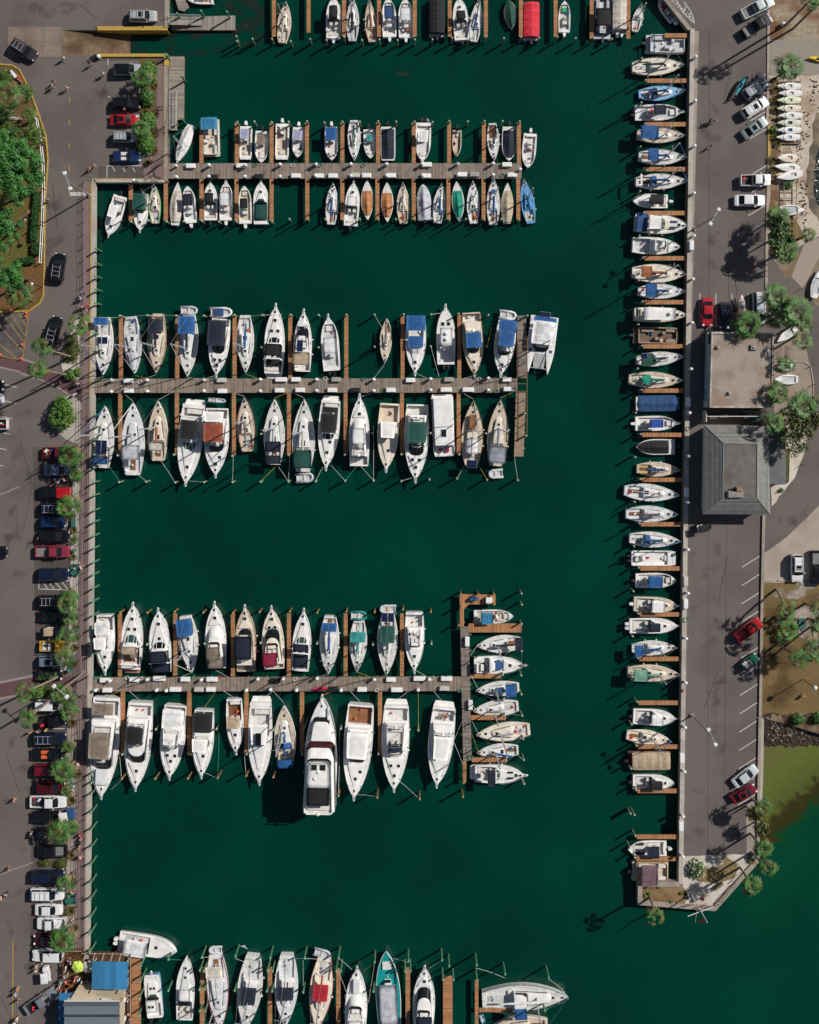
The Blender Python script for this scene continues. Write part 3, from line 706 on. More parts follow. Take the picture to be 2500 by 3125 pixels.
def prism(name, pts, z0, z1, top, side=None, k='structure', parent=None):
 q = [P(u, v) for u, v in pts]; n = len(q); mb = MB()
 a = sum(q[i].x * q[(i + 1) % n].y - q[(i + 1) % n].x * q[i].y for i in range(n))
 if a < 0: q.reverse()
 mb.add([(p.x, p.y, z1) for p in q], [tuple(range(n))], top)
 mb.add([(p.x, p.y, z) for z in (z0, z1) for p in q], [(i, (i + 1) % n, n + (i + 1) % n, n + i) for i in range(n)], side or top)
 o = mb.build(name, parent)
 if k: kind(o, k)
 return o
def jag(pts, amp=8, st=18):
 r = random.Random(int(abs(pts[0][0]) + pts[1][1])); o = []
 for a, b in zip(pts, pts[1:] + pts[:1]):
  n = max(1, int(math.dist(a, b) / st)); o.append(a); d = (b[0] - a[0], b[1] - a[1]); l = math.dist(a, b) or 1
  for i in range(1, n): e = r.uniform(-amp, amp); o.append((a[0] + d[0] * i / n - d[1] / l * e, a[1] + d[1] * i / n + d[0] / l * e))
 return o
def sheet(name, pts, layer, m, k='structure', base=0.):
 if name in JAG: pts = jag(list(pts), JAG[name])
 q = [P(u, v) for u, v in pts]; mb = MB(); mb.add([(p.x, p.y, base + layer * .006) for p in q], [tuple(range(len(q)))], m)
 o = mb.build(name)
 if k: kind(o, k)
 return o
def ribbon_mb(mb, pts, wd, z0, z1, m, closed=False):
 q = [P(u, v).to_2d() for u, v in pts]; n = len(q); l = []; r = []
 for i in range(n):
  a = q[i - 1] if i or closed else None; b = q[(i + 1) % n] if i < n - 1 or closed else None
  d1 = (q[i] - a).normalized() if a is not None else None; d2 = (b - q[i]).normalized() if b is not None else None
  d1 = d1 or d2; d2 = d2 or d1; t = (d1 + d2).normalized(); nn = Vector((-t.y, t.x)); k = 1 / max(.4, nn.dot(Vector((-d1.y, d1.x))))
  l.append(q[i] + nn * wd / 2 * k); r.append(q[i] - nn * wd / 2 * k)
 vs = [(p.x, p.y, z) for z in (z0, z1) for p in l + r]; fs = []; N2 = 2 * n
 for i in range(n if closed else n - 1):
  j = (i + 1) % n
  fs += [(N2 + i, N2 + n + i, N2 + n + j, N2 + j), (i, N2 + i, N2 + j, j), (n + i, n + j, N2 + n + j, N2 + n + i)]
 if not closed: fs += [(0, n, N2 + n, N2), (n - 1, N2 + n - 1, N2 + 2 * n - 1, 2 * n - 1)]
 mb.add(vs, fs, m)
def ribbon(name, pts, wd, z0, z1, m, k='structure', parent=None):
 mb = MB(); ribbon_mb(mb, pts, wd, z0, z1, m); o = mb.build(name, parent)
 if k: kind(o, k)
 return o
def lines(name, segs, m, wd=.12, layer=4):
 mb = MB()
 for (u0, v0, u1, v1) in segs:
  a = P(u0, v0); b = P(u1, v1); d = (b - a).normalized(); nn = Vector((-d.y, d.x, 0)) * wd / 2; z = Vector((0, 0, layer * .006))
  mb.add([a - nn + z, b - nn + z, b + nn + z, a + nn + z], [(0, 1, 2, 3)], m)
 return kind(mb.build(name))
mb = MB(); mb.add([(-260, -260, WZ), (260, -260, WZ), (260, 260, WZ), (-260, 260, WZ)], [(0, 1, 2, 3)], WAT); kind(mb.build('water'))
JAG = dict(wet_sand=7, cove_water=7, beach_mulch=5, mulch_bed=4, sand_patch=6, rocky_shore=3, shell_verge=3, point_sand=2, point_plot=2, beach=2, planting_strip=1.5, planting_bed=3, point_grass=5)
prism('ground', [(-3000, -3000), (512, -3000), (512, 92), (190, 92), (190, 168), (512, 168), (512, 556), (283, 556), (275, 1600), (262, 2925), (262, 6000), (-3000, 6000)], -5, 0, ASP, WALL)
def xq(v): return 2107 - .0136 * (v - 90)
prism('ground', [(1930, -3000), (1958, -60), (2000, -25), (xq(90) - 2, 90), (xq(2697), 2697), (1949, 2697), (1953, 2757), (2181, 2775), (2316, 2621), (2314, 2500), (2332, 2190), (2500, 2240), (6000, 2300), (6000, -3000)], -5, 0, ASP, WALL)
mb = MB(); a = [P(25, 82), P(190, 82 + 10), P(190, 168), P(25, 173)]
q = [P(190, 92), P(380, 92), P(516, 92), P(190, 168), P(380, 168), P(516, 168)]; zz = [0, -1.62, -2.6] * 2
mb.add([(p.x, p.y, z) for p, z in zip(q, zz)], [(0, 3, 4, 1), (1, 4, 5, 2)], mat('ramp_concrete', '7a6450', .9, 0, .25, 2., .3, 10, c3='4e3d28', s3=.25)); kind(mb.build('boat_ramp'))
sheet('ramp_apron', [(25, 82), (190, 82), (190, 173), (25, 173)], 1, mat('apron_concrete', '83756a', .9, 0, .12, 2., .2, 10, c3='6d5f54', s3=.2))
lines('apron_joints', [(78, 82, 78, 173), (131, 82, 131, 173), (186, 82, 186, 173), (25, 128, 190, 128)], ASP2, .06, 2)
for i, (pts, wd) in enumerate([([(298, 88), (512, 88)], .65), ([(300, 170), (512, 170)], .5)]):
 ribbon('ramp_wall', pts, wd, -3, .3, YEL)
ribbon('quay_cap', [(508, -60), (508, 82)], .55, -1, .14, CON);
ribbon('quay_cap', [(507, 174), (507, 200)], .55, -1, .2, YEL)
ribbon('quay_cap', [(507, 201), (507, 552)], .5, -1, .14, CON)
ribbon('quay_cap', [(504, 552), (288, 552)], .5, -1, .14, CONP)
ribbon('quay_cap', [(286.5, 548), (280, 1600), (266, 2925)], .55, -1, .14, CONP)
ribbon('quay_edge_line', [(279.5, 556), (275.5, 1200)], .26, 0, .12, YEL)
ribbon('quay_edge_line', [(275.5, 1200), (272.5, 1600), (258.5, 2925)], .2, 0, .12, CON)
ribbon('quay_edge_line', [(283, 546), (504, 546)], .2, 0, .12, mat('faded_yellow', '9a8352', .8, 0, .2, 4))
ribbon('quay_edge_line', [(501.5, 204), (501.5, 546)], .16, 0, .12, YEL)
ribbon('quay_cap', [(xq(90) + 6, 88), (xq(2697) + 6, 2697)], .72, -1, .16, CONP)
ribbon('quay_cap', [(1980, -60), (2006, -33), (2105, 90)], .62, -1, .16, CON)
ribbon('quay_cap', [(xq(2697) + 3, 2697), (1953, 2697), (1953, 2753), (2179, 2771), (2312, 2622)], .75, -1, .3, CON)
sheet('promenade', [(252, 556), (276, 556), (272, 1200), (268, 1600), (255, 2925), (232, 2925), (236, 1990), (243, 1560), (250, 1230), (255, 1000)], 2, BRK)
sheet('sidewalk', [(478, 196), (501, 196), (501, 544), (438, 544), (441, 515), (480, 460)], 2, BRK)
sheet('planting_strip', [(200, 1212), (215, 1203), (250, 1230), (243, 1560), (236, 1990), (216, 2005), (192, 2065), (210, 1990), (216, 1700), (222, 1480), (232, 1440), (240, 1355), (200, 1340), (160, 1300), (176, 1235)], 3, CONP)
sheet('planting_strip', [(207, 2125), (236, 2115), (232, 2925), (203, 2925), (205, 2400)], 3, CON)
sheet('planting_island', [(236, 962), (247, 965), (248, 1150), (235, 1165), (196, 1150), (188, 1110), (198, 1060), (222, 1005)], 3, WSND)
for pts in ([(222, 1005), (236, 962), (247, 965), (249, 1150), (235, 1166), (196, 1152), (188, 1110), (198, 1060), (222, 1005)], ):
 ribbon('kerb', pts, .16, 0, .13, KERB)
sheet('planting_bed', [(428, 175), (478, 178), (480, 460), (440, 470), (428, 440)], 3, DIRT)
sheet('asphalt_patch', [(298, 173), (500, 173), (500, 196), (430, 200), (430, 182), (298, 186)], 1, ASP2)
sheet('asphalt_patch', [(300, 508), (438, 508), (438, 546), (300, 546)], 1, ASP2)
sheet('asphalt_patch', [(-60, 955), (88, 955), (70, 1098), (-60, 1085)], 1, mat('asphalt_blue_grey', '504a4c', .9, 0, .2, 2, c3='5f5752', s3=.3))
sheet('brick_crossing', [(-60, 1080), (69, 1097), (247, 1164), (272, 1150), (270, 1205), (243, 1230), (209, 1203), (62, 1137), (-60, 1114)], 1, REDBRK)
sheet('brick_crossing', [(-60, 2094), (102, 2064), (238, 2064), (268, 2060), (262, 2115), (222, 2098), (46, 2127), (-60, 2145)], 1, REDBRK)
sheet('parking_lane', [(100, 1365), (215, 1362), (213, 1990), (108, 1990)], 1, ASP2)
sheet('parking_lane', [(100, 2140), (206, 2140), (203, 2920), (92, 2920)], 1, ASP2)
lines('crossing_line', [(0, 1121, 62, 1135), (62, 1138, 155, 1170), (150, 1165, 209, 1203), (69, 1096, 130, 1116)], GRPAINT, .32)
lines('crossing_line', [(-40, 2091, 102, 2062), (-40, 2139, 48, 2124)], GRPAINT, .4)
lines('lane_line', [(212, v, 212, v + 18) for v in (296, 366, 437, 505, 575)], YELL, .16)
lines('lane_line', [(40, 2875, 39, 3150)], YELL, .2)
lines('stop_line', [(214, 592, 262, 592)], WHT, .6)
lines('parking_line', [(330, 178, 330, 200), (328, 296, 338, 296), (426, 258, 426, 285), (424, 355, 424, 378), (327, 506, 434, 506), (327, 506, 327, 545), (342, 508, 352, 523), (375, 512, 383, 525), (405, 512, 413, 525)], WHT, .12)
lines('hatched_area', [(87, 966, 69, 1098), (69, 1098, -30, 1082), (57, 955, 84, 1003), (33, 955, 80, 1030), (10, 960, 76, 1046), (-20, 975, 73, 1075), (-25, 1030, 50, 1092)], YELL, .12)
lines('parking_line', [(0, 1170, 52, 1182), (0, 1221, 50, 1231), (0, 1271, 38, 1277), (0, 1318, 30, 1325), (0, 1368, 20, 1373), (0, 1420, 10, 1422)], WHT, .12)
lines('parking_line', [(119, 1797, 215, 1801), (119, 1770, 119, 1797), (130, 1775, 146, 1797), (152, 1780, 167, 1798), (170, 1778, 188, 1799), (188, 1774, 208, 1799), (120, 1772, 215, 1772), (205, 1580, 205, 1608), (203, 2838, 203, 2838.5), (165, 2223, 197, 2224), (170, 2272, 196, 2272), (195, 2290, 195, 2320), (192, 2653, 192, 2700), (192, 2745, 192, 2780)], WHT, .13)
lines('parking_line', [(0, 2669, 100, 2632), (0, 1510, 60, 1485)], GRPAINT, .22)
KB = [(-60, 195), (0, 196), (38, 200), (60, 213), (93, 278), (120, 352), (141, 417), (147, 487), (141, 580), (137, 696), (136, 816), (133, 903), (122, 926), (90, 949), (0, 952), (-60, 955)]
sheet('park_lawn', KB, 2, LAWN); ribbon('kerb', KB, .22, 0, .15, YEL)
sheet('mulch_bed', [(-60, 205), (40, 210), (85, 285), (112, 350), (135, 420), (138, 560), (100, 560), (20, 420), (-60, 430)], 3, DIRT)
sheet('mulch_bed', [(105, 780), (130, 790), (128, 900), (95, 942), (-40, 948), (-40, 870), (70, 830)], 3, mat('mulch_brown', '6d4e2a', .95, 0, .2, 4, .5, 10))
sheet('quay_strip', [(2117, 95), (2133, 95), (2104, 1300), (2098, 1300), (2110, 800)], 1, CON)
lines('paint_arc', [(2086, 5, 2098, 20), (2098, 20, 2112, 42), (2112, 42, 2120, 72), (2065, 0, 2086, 40), (2086, 40, 2120, 72), (2096, 12, 2086, 38), (2110, 33, 2100, 56)], WHT, .16)
ribbon('kerb', [(2346, -60), (2344, 250), (2341, 380)], .4, 0, .14, KERB)
ribbon('kerb', [(2347, 385), (2347, 480)], .45, 0, .15, YEL)
ribbon('kerb', [(2346, 482), (2340, 720), (2338, 905)], .4, 0, .14, KERB)
ribbon('kerb', [(2330, 1572), (2325, 1800), (2319, 2185)], .45, 0, .3, CON)
sheet('seawall_walk', [(2316, 2186), (2332, 2196), (2330, 2350), (2325, 2480), (2313, 2500), (2311, 2430)], 2, CONP)
ribbon('seawall', [(2318, 2190), (2313, 2500), (2314, 2621)], .45, -2, .3, CON)
sheet('beach', [(2349, -60), (2600, -60), (2600, 135), (2352, 125)], 2, mat('beach_dirt', '9b8d7a', .95, 0, .15, 2, .5, 6, c3='6d4d33', s3=.25))
sheet('apron', [(2350, 122), (2600, 128), (2600, 225), (2350, 232)], 3, mat('apron_pale', '8f857c', .9, 0, .08, 3))
sheet('beach', [(2349, 230), (2600, 226), (2600, 790), (2500, 720), (2460, 740), (2430, 760), (2345, 720)], 2, SND)
sheet('beach_mulch', [(2350, 240), (2378, 240), (2372, 430), (2385, 480), (2372, 560), (2382, 700), (2420, 720), (2405, 640), (2382, 600), (2378, 700), (2346, 700)], 3, mat('mulch_red', '74583e', .95, 0, .22, 3, .5, 8, c3='a39079', s3=.5))
sheet('beach_mulch', [(2415, 650), (2440, 690), (2452, 730), (2425, 740), (2395, 690)], 4, GRS)
prev = [(2600, 330), (2490, 345), (2478, 380), (2482, 430), (2470, 480), (2460, 520), (2458, 560), (2468, 610), (2480, 650), (2500, 680), (2600, 720)]
sheet('wet_sand', prev, 3, mat('wet_sand', '6b5b40', .6, 0, .3, 1.0, .4, 6, c3='3a3020', s3=.35))
sheet('cove_water', [(2600, 440), (2500, 450), (2490, 480), (2484, 520), (2482, 570), (2492, 620), (2510, 640), (2600, 660)], 4, mat('cove_water', (.012, .02, .02), .08, 0, .3, 1., .6, 5))
sheet('access_road', [(2337, 725), (2425, 765), (2460, 790), (2520, 715), (2600, 700), (2600, 1100), (2500, 1010), (2420, 880), (2400, 850), (2337, 760)], 3, mat('dirt_apron', '8a7c6c', .95, 0, .14, 2, .3, 8, c3='75624a', s3=.3))
sheet('footpath', [(2457, 738), (2500, 725), (2520, 745), (2450, 880), (2415, 845)], 5, mat('path_planks', '9a8d82', .85, 0, .1, 6))
sheet('access_road', [(2400, 835), (2470, 890), (2490, 930), (2600, 1000), (2600, 1420), (2470, 1570), (2400, 1640), (2331, 1690), (2332, 1560), (2400, 1500), (2440, 1440), (2455, 1350), (2478, 1290), (2482, 1150), (2452, 1100), (2448, 1000), (2410, 900)], 4, ASP)
sheet('patio', [(2362, 1020), (2445, 1000), (2480, 1150), (2476, 1290), (2420, 1400), (2362, 1260)], 5, mat('patio_concrete', '958779', .9, 0, .12, 3, .2, 12, c3='8a7b6d', s3=.4))
sheet('deck_boards', [(2362, 1055), (2420, 1055), (2420, 1100), (2362, 1100)], 6, planks('grey_deck_boards', '8a7a6c', '5a4c42', 'x', 5))
ribbon('patio_kerb', [(2362, 1102), (2455, 1104), (2474, 1118), (2482, 1170), (2480, 1290)], .18, 0, .14, KERB)
sheet('shell_verge', [(2398, 1300), (2470, 1310), (2455, 1380), (2425, 1460), (2355, 1545), (2352, 1480), (2400, 1478)], 6, WSND)
sheet('verge_grass', [(2398, 1370), (2411, 1370), (2408, 1470), (2398, 1478)], 7, mat('verge_green', '4a4a20', .95, 0, .3, 3))
sheet('sand_lot', [(2331, 1690), (2400, 1640), (2470, 1572), (2600, 1440), (2600, 1785), (2327, 1785)], 5, mat('sand_lot', 'a59a8f', .95, 0, .08, 3, .3, 8, c3='978b7e', s3=.2))
sheet('dry_lawn', [(2327, 1778), (2600, 1778), (2600, 2180), (2450, 2175), (2322, 2185)], 6, GRS)
sheet('sand_patch', [(2410, 1860), (2480, 1840), (2500, 1870), (2500, 1990), (2470, 1970), (2430, 1930)], 7, patchy('sand_patch', 'a79a90', .9, .35, .35, .5))
sheet('sand_patch', [(2327, 1775), (2600, 1775), (2600, 1830), (2327, 1825)], 7, patchy('sand_patch2', 'a2968a', .9, .4, .45, .6))
sheet('grass_tone', [(2330, 1800), (2600, 1800), (2600, 2180), (2322, 2180)], 8, patchy('grass_brown', '5f4a2a', .95, .16, .48, .68))
sheet('shore_bank', [(2321, 2184), (2450, 2173), (2600, 2170), (2600, 2262), (2500, 2238), (2333, 2192)], 5, mat('bank_soil', '5a4430', .95, 0, .25, 2, .5, 8, c3='7b6e55', s3=.4))
def shore_z(u, v): f = min(1, max(0, (v - 2186) / 120)); return .05 - 2.1 * f ** 1.1
mb = MB(); rs_ = random.Random(3); nu, nv = 46, 16; vs = []; fs = []
for i in range(nu):
 for j in range(nv):
  u = 2326 + 280 * i / (nu - 1); f = j / (nv - 1); v = 2182 + 8 * math.sin(u * .05) + f * (130 - 12 * math.sin(u * .03)) ; p = P(u, v); vs.append((p.x, p.y, shore_z(u, v) + (rs_.uniform(-.12, .12) if 0 < f < .95 else 0)))
for i in range(nu - 1):
 for j in range(nv - 1): a = i * nv + j; fs.append((a, a + 1, a + nv + 1, a + nv))
mb.add(vs, fs, mat('wet_shore', '46352a', .8, 0, .35, .9, .6, 5, c3='2e241a', s3=.3)); kind(mb.build('rocky_shore'))
sheet('concrete_walk', [(2276, 2460), (2302, 2440), (2310, 2500), (2311, 2620), (2278, 2608), (2279, 2560)], 2, CON)
sheet('point_sand', [(2075, 2620), (2100, 2612), (2280, 2606), (2309, 2622), (2176, 2765), (2090, 2760), (2084, 2700)], 2, WSND)
sheet('point_grass', [(2160, 2640), (2215, 2610), (2260, 2640), (2240, 2680), (2190, 2700), (2130, 2690), (2110, 2660)], 3, patchy('point_grass', '87734a', .95, .5, .38, .52))
sheet('point_plot', [(1958, 2702), (2082, 2702), (2100, 2730), (2090, 2757), (1960, 2748)], 3, mat('plot_dirt', '75593a', .95, 0, .18, 3, .5, 8, c3='86704e', s3=.4))
ribbon('plot_edge', [(2075, 2697), (1958, 2697)], .5, 0, .2, CON)
seg = []
for v in range(50, 640, 1): pass
for (u, v) in [(2290, 58), (2290, 112), (2288, 257), (2290, 369), (2288, 424), (2284, 658), (2288, 710), (2289, 312), (2290, 590), (2298, 530)]: seg.append((u, v, u + 50, v - 30))
for i, v in enumerate([1731, 1787, 1843, 1899, 1955, 2010, 2067, 2122, 2178, 2234, 2290, 2346, 2400, 2457]):
 u = 2265 - i * .9; seg.append((u, v, u + 53, v - 34))
seg += [(2136, 896, 2136, 993), (2185, 896, 2185, 993), (2234, 896, 2234, 960), (2283, 896, 2283, 993), (2136, 993, 2330, 995)]
lines('parking_line', seg, WHT, .14)
lines('asphalt_seam', [(2165, 100, 2160, 2600), (2225, 700, 2210, 2600)], ASP2, .045)
for i, (u, v, a, b) in enumerate([(150, 700, 50, 160), (150, 400, 40, 130), (60, 1330, 60, 90), (50, 1600, 50, 200), (60, 2350, 55, 120), (80, 2560, 40, 50), (60, 2850, 50, 150), (300, 330, 80, 90), (240, 40, 220, 40), (2170, 330, 40, 250), (2200, 760, 90, 120), (2160, 1800, 60, 200), (2210, 2200, 60, 200), (2160, 2480, 60, 100), (2420, 1560, 50, 50), (2470, 1000, 30, 80)]):
 sheet('asphalt_stain', [(u - a, v - b), (u + a, v - b), (u + a, v + b), (u - a, v + b)], 7 if u > 2300 else 2, patchy('asphalt_stain', '443d3b', .8, .35, .55, .95, .2))
lines('asphalt_crack', [(60, 1340, 100, 1480), (100, 1480, 70, 1620), (160, 560, 175, 700), (20, 2300, 60, 2420), (2, 3040, 38, 3110), (330, 230, 300, 330), (240, 10, 300, 60), (2230, 760, 2250, 900), (2190, 2050, 2150, 2160), (2220, 1700, 2190, 1850), (2240, 180, 2210, 300), (2440, 1480, 2400, 1560)], mat('crack_tar', '38322f', .9), .07, 3)
tx = bpy.data.curves.new('painted_words', 'FONT'); tx.body = 'NO PARKING'; tx.size = .95; tx.extrude = .002; tx.materials.append(WHT); tx.align_x = 'CENTER'
to = bpy.data.objects.new('painted_words', tx); col.objects.link(to); p = P(2079, 18); to.location = (p.x, p.y, .03); to.rotation_euler = (0, 0, R(135)); kind(to)
for i, (u, v, a, b) in enumerate([(560, 110, 150, 80), (420, 130, 120, 80), (700, 60, 190, 110), (790, 40, 140, 90),
  (1230, 205, 50, 25), (500, 3090, 300, 60)]):
 sheet('seaweed', [(u - a * .75, v - b * .75), (u + a * .75, v - b * .75), (u + a * .75, v + b * .75), (u - a * .75, v + b * .75)], 1 + i % 3, patchy('weed_under_water', (.007, .021, .009), .5, .5, .48, .8, .4), 'stuff', WZ)
# piers
PLG = planks('weathered_planks', '8a7c70', '3a332e', 'x', 4.5, .14, .16)
PLGy = planks('weathered_planks_y', '857a71', '3a332e', 'y', 4.5, .14, .16)
PLO = planks('orange_planks', 'aa7850', '5c3a24', 'y', 5, .08, .14)
PLOx = planks('orange_planks_x', 'aa7850', '5c3a24', 'x', 5, .08, .14)
GDK = planks('grey_float_planks', '8f867c', '5a524b', 'x', 3.5, .08, .12)
GDKy = planks('grey_float_planks_y', '8f867c', '5a524b', 'y', 3.5, .08, .12)
PILW = mat('pile_wood', '6f7a62', .8, 0, .2, 3.); PILT = mat('pile_top', '9fae98', .7, 0, .15, 5.); PILB = mat('pile_brown', '7c5c3a', .8, 0, .2, 3.)
PZ = -.25
def dock(name, pts, m, label, cat='dock', group=None, z=PZ, th=.28, piles=0, side=None):
 q = [P(u, v) for u, v in pts]; c = sum(q, Vector()) / len(q); r = empty(name, (c.x, c.y, z), 0, label, cat, group)
 mb = MB(); n = len(q); a = sum(q[i].x * q[(i + 1) % n].y - q[(i + 1) % n].x * q[i].y for i in range(n))
 if a < 0: q.reverse()
 k = 1 - z / H; q = [Vector((p.x * k - c.x, CY + (p.y - CY) * k - c.y, 0)) for p in q]
 mb.add([(p.x, p.y, 0) for p in q], [tuple(range(n))], m); mb.add([(p.x, p.y, zz) for zz in (-.04, 0) for p in q], [(i, (i + 1) % n, n + (i + 1) % n, n + i) for i in range(n)], m); mb.build('deck', r)
 mb = MB(); cc_ = Vector((0, 0, 0)); s_ = [p * .985 for p in q]
 mb.add([(p.x, p.y, zz) for zz in (-th, -.042) for p in s_], [(i, (i + 1) % n, n + (i + 1) % n, n + i) for i in range(n)] + [tuple(range(n))], side or PILB); mb.build('joists', r)
 if piles:
  xs = [p.x for p in q]; ys = [p.y for p in q]; lx = max(xs) - min(xs); ly = max(ys) - min(ys)
  for i in range(piles):
   f = (i + .5) / piles
   for g in (.1, .9):
    x, y = (min(xs) + lx * f, min(ys) + ly * g) if lx > ly else (min(xs) + lx * g, min(ys) + ly * f)
    lm = MB(); lm.tube([(x, y, -5 - z), (x, y, -.3)], .14, PILW, 6); lm.build('leg', r)
 return r
dock('pier', [(508, 498), (1592, 498), (1592, 545), (508, 545)], PLG, 'long weathered plank pier, the uppermost of the three main piers', 'pier', piles=20)
dock('pier', [(282, 1156), (1580, 1154), (1578, 1194), (1520, 1198), (280, 1199)], PLG, 'long weathered plank pier in the middle of the marina basin', 'pier', piles=22)
dock('pier', [(276, 2067), (1408, 2065), (1408, 2109), (274, 2110)], PLG, 'long weathered plank pier, the lowest of the three main piers', 'pier', piles=20)
dock('pier', [(1405, 1912), (1431, 1912), (1440, 2320), (1414, 2322)], PLGy, 'grey plank cross dock at the right end of the lowest main pier', 'pier', z=PZ + .03, piles=8)
dock('walkway', [(1403, 1813), (1513, 1815), (1513, 1846), (1432, 1844), (1416, 1860), (1416, 1911), (1404, 1911)], PLOx, 'orange wooden landing with blue bin above the lower cross dock', 'dock', piles=4)
dock('walkway', [(1412, 2323), (1424, 2323), (1423, 2388), (1412, 2388)], PLOx, 'short orange wooden stub below the lower cross dock', 'dock')
dock('pier', [(1579, 963), (1606, 963), (1608, 1154), (1579, 1154)], PLGy, 'grey brown end dock running up from the middle pier tip', 'pier', z=PZ + .02, piles=4)
dock('pier', [(1575, 1198), (1605, 1198), (1598, 1393), (1569, 1393)], mat('pale_boards', '8f7a68', .8, 0, .15, 2), 'pale end dock running down from the middle pier tip', 'pier', z=PZ + .02, piles=4)
rw = empty('railed_walkway', P(1592, 1160, .2), 0, 'brown wooden railed walkway bridging the tip of the middle pier', 'walkway')
mb = MB(); o = P(1592, 1160)
for dx in (-.8, .8): mb.box((dx, -1.2, .95), (.1, 16.0, .12), PILB)
for i in range(14): mb.box((0, -9 + i * 1.2, .93), (1.5, .09, .08), PILB)
for i in range(9):
 for dx in (-.8, .8): mb.box((dx, -9 + i * 2, .4), (.12, .12, 1.1), PILB)
mb.build('handrails', rw)
def plain(name, pts, z, th, m, label, cat, **k): return dock(name, pts, m, label, cat, z=z, th=th, **k)
plain('floating_dock', [(523, 53), (718, 47), (718, 92), (523, 92)], -1.1, .6, GDK, 'grey slatted floating dock beside the boat ramp mouth', 'floating dock')
plain('floating_dock', [(519, 172), (563, 172), (561, 366), (541, 366), (541, 398), (512, 398), (515, 280)], -1.1, .6, GDKy, 'tall grey slatted floating dock below the boat ramp', 'floating dock')
def gangway(u0, v0, u1, v1, wpx, label):
 a, b = P(u0, v0, .2), P(u1, v1, -.9); r = empty('gangway', a, math.atan2(b.y - a.y, b.x - a.x), label, 'gangway'); L = (b - a).to_2d().length; dz = b.z - a.z; W = wpx / S / 2
 mb = MB(); mb.add([(0, -W, 0), (L, -W, dz), (L, W, dz), (0, W, 0), (0, -W, -.12), (L, -W, dz - .12), (L, W, dz - .12), (0, W, -.12)], [(0, 1, 2, 3), (0, 4, 5, 1), (3, 2, 6, 7), (7, 6, 5, 4)], GDK); mb.build('ramp_deck', r)
 for sg in (-1, 1):
  mb = MB(); mb.tube([(0, sg * W, 1), (L, sg * W, dz + 1)], .04, ALU, 5); mb.tube([(0, sg * W, .5), (L, sg * W, dz + .5)], .025, ALU, 4)
  for i in range(7): mb.tube([(L * i / 6, sg * W, dz * i / 6), (L * i / 6, sg * W, dz * i / 6 + 1)], .025, ALU, 4)
  mb.build('handrail', r)
 return r
gangway(512, 62, 617, 65, 26, 'aluminium gangway down to the upper floating dock')
gangway(530, 398, 532, 278, 20, 'aluminium gangway lying along the tall floating dock')
plain('small_dock', [(530, -20), (555, -20), (578, 22), (562, 35), (545, 30)], -.9, .4, GDKy, 'small grey ramp piece above the upper floating dock', 'floating dock')
def finger(u, v0, v1, where, i, w=12, m=None):
 return dock('finger_dock', [(u - w / 2, v0), (u + w / 2, v0), (u + w / 2, v1), (u - w / 2, v1)], m or PLO, f'narrow orange plank finger dock, {ordn(i)} from left {where}', 'finger dock', 'orange finger docks', z=PZ - .05)
A_UP = [615, 723, 829, 937, 1045, 1154, 1263, 1371, 1477, 1584]; A_DN = [399, 506, 615, 722, 829, 938, 1045, 1152, 1263, 1369, 1476, 1582]
T_UP = [836, 942, 1050, 1157, 1266, 1373, 1483, 1590, 1696, 1806, 1918]
B_UP = [369, 541, 716, 886, 1057, 1229, 1402]; B_DN = [367, 540, 714, 882, 1055, 1227, 1400]
C_UP = [366, 535, 711, 882, 1055, 1227]; C_DN = [375, 578, 752, 922, 1160]
for i, u in enumerate(T_UP): finger(u, -80, (112 if u < 1800 else 118) if i != 1 else 100, 'along the top edge', i + 1)
for i, u in enumerate(A_UP): finger(u, 374, 497, 'above the upper pier', i + 1)
for i, u in enumerate(A_DN): finger(u, 557 if u < 507 else 546, 674, 'below the upper pier', i + 1)
for i, u in enumerate(B_UP): finger(u, 962, 1155, 'above the middle pier', i + 1)
for i, u in enumerate(B_DN): finger(u, 1200, 1388, 'below the middle pier', i + 1)
for i, u in enumerate(C_UP): finger(u, 1872, 2064, 'above the lower pier', i + 1)
for i, u in enumerate(C_DN): finger(u, 2111, (2305, 2305, 2300, 2295, 2302)[i], 'below the lower pier', i + 1, 13)
RF = [108, 246, 379, 516, 650, 788, 922, 1057, 1192, 1327, 1464, 1600, 1735, 1875, 2011, 2145, 2279, 2414, 2554, 2621]
for i, v in enumerate(RF):
 x1 = xq(v) - 2; x0 = 2028 if i == 0 else x1 - 128
 dock('finger_dock', [(x0, v - 6.5), (x1, v - 6.5), (x1, v + 6.5), (x0, v + 6.5)], PLOx, f'narrow orange plank finger dock, {ordn(i + 1)} from top on the right quay', 'finger dock', 'orange finger docks', z=PZ - .05)
for i, (a, b, v0, v1, l) in enumerate([(1430, 1592, 1903, 1930, 'widest'), (1435, 1530, 2057, 2070, 'second'), (1438, 1543, 2183, 2197, 'third'), (1440, 1547, 2312, 2326, 'lowest')]):
 dock('finger_dock', [(a, v0), (b, v0), (b, v1), (a, v1)], PLOx, f'orange plank finger right of the lower cross dock, {l} of four', 'finger dock', 'orange finger docks', z=PZ - .05)
for i, (u, v0, w_) in enumerate([(617, 2952, 13), (824, 2950, 13), (1033, 2955, 13), (1245, 2952, 14), (1367, 2978, 29), (1455, 2990, 11)]):
 finger(u, v0, 3220, 'along the bottom edge', i + 1, w_)
dock('finger_dock', [(1462, 3077), (1565, 3077), (1565, 3089), (1462, 3089)], PLOx, 'orange plank finger beneath the big sailboat at bottom right', 'finger dock', 'orange finger docks')
dock('walkway', [(399, 2925), (430, 2925), (430, 3220), (399, 3220)], PLO, 'broad orange boardwalk along the right side of the restaurant', 'boardwalk', z=-.1)
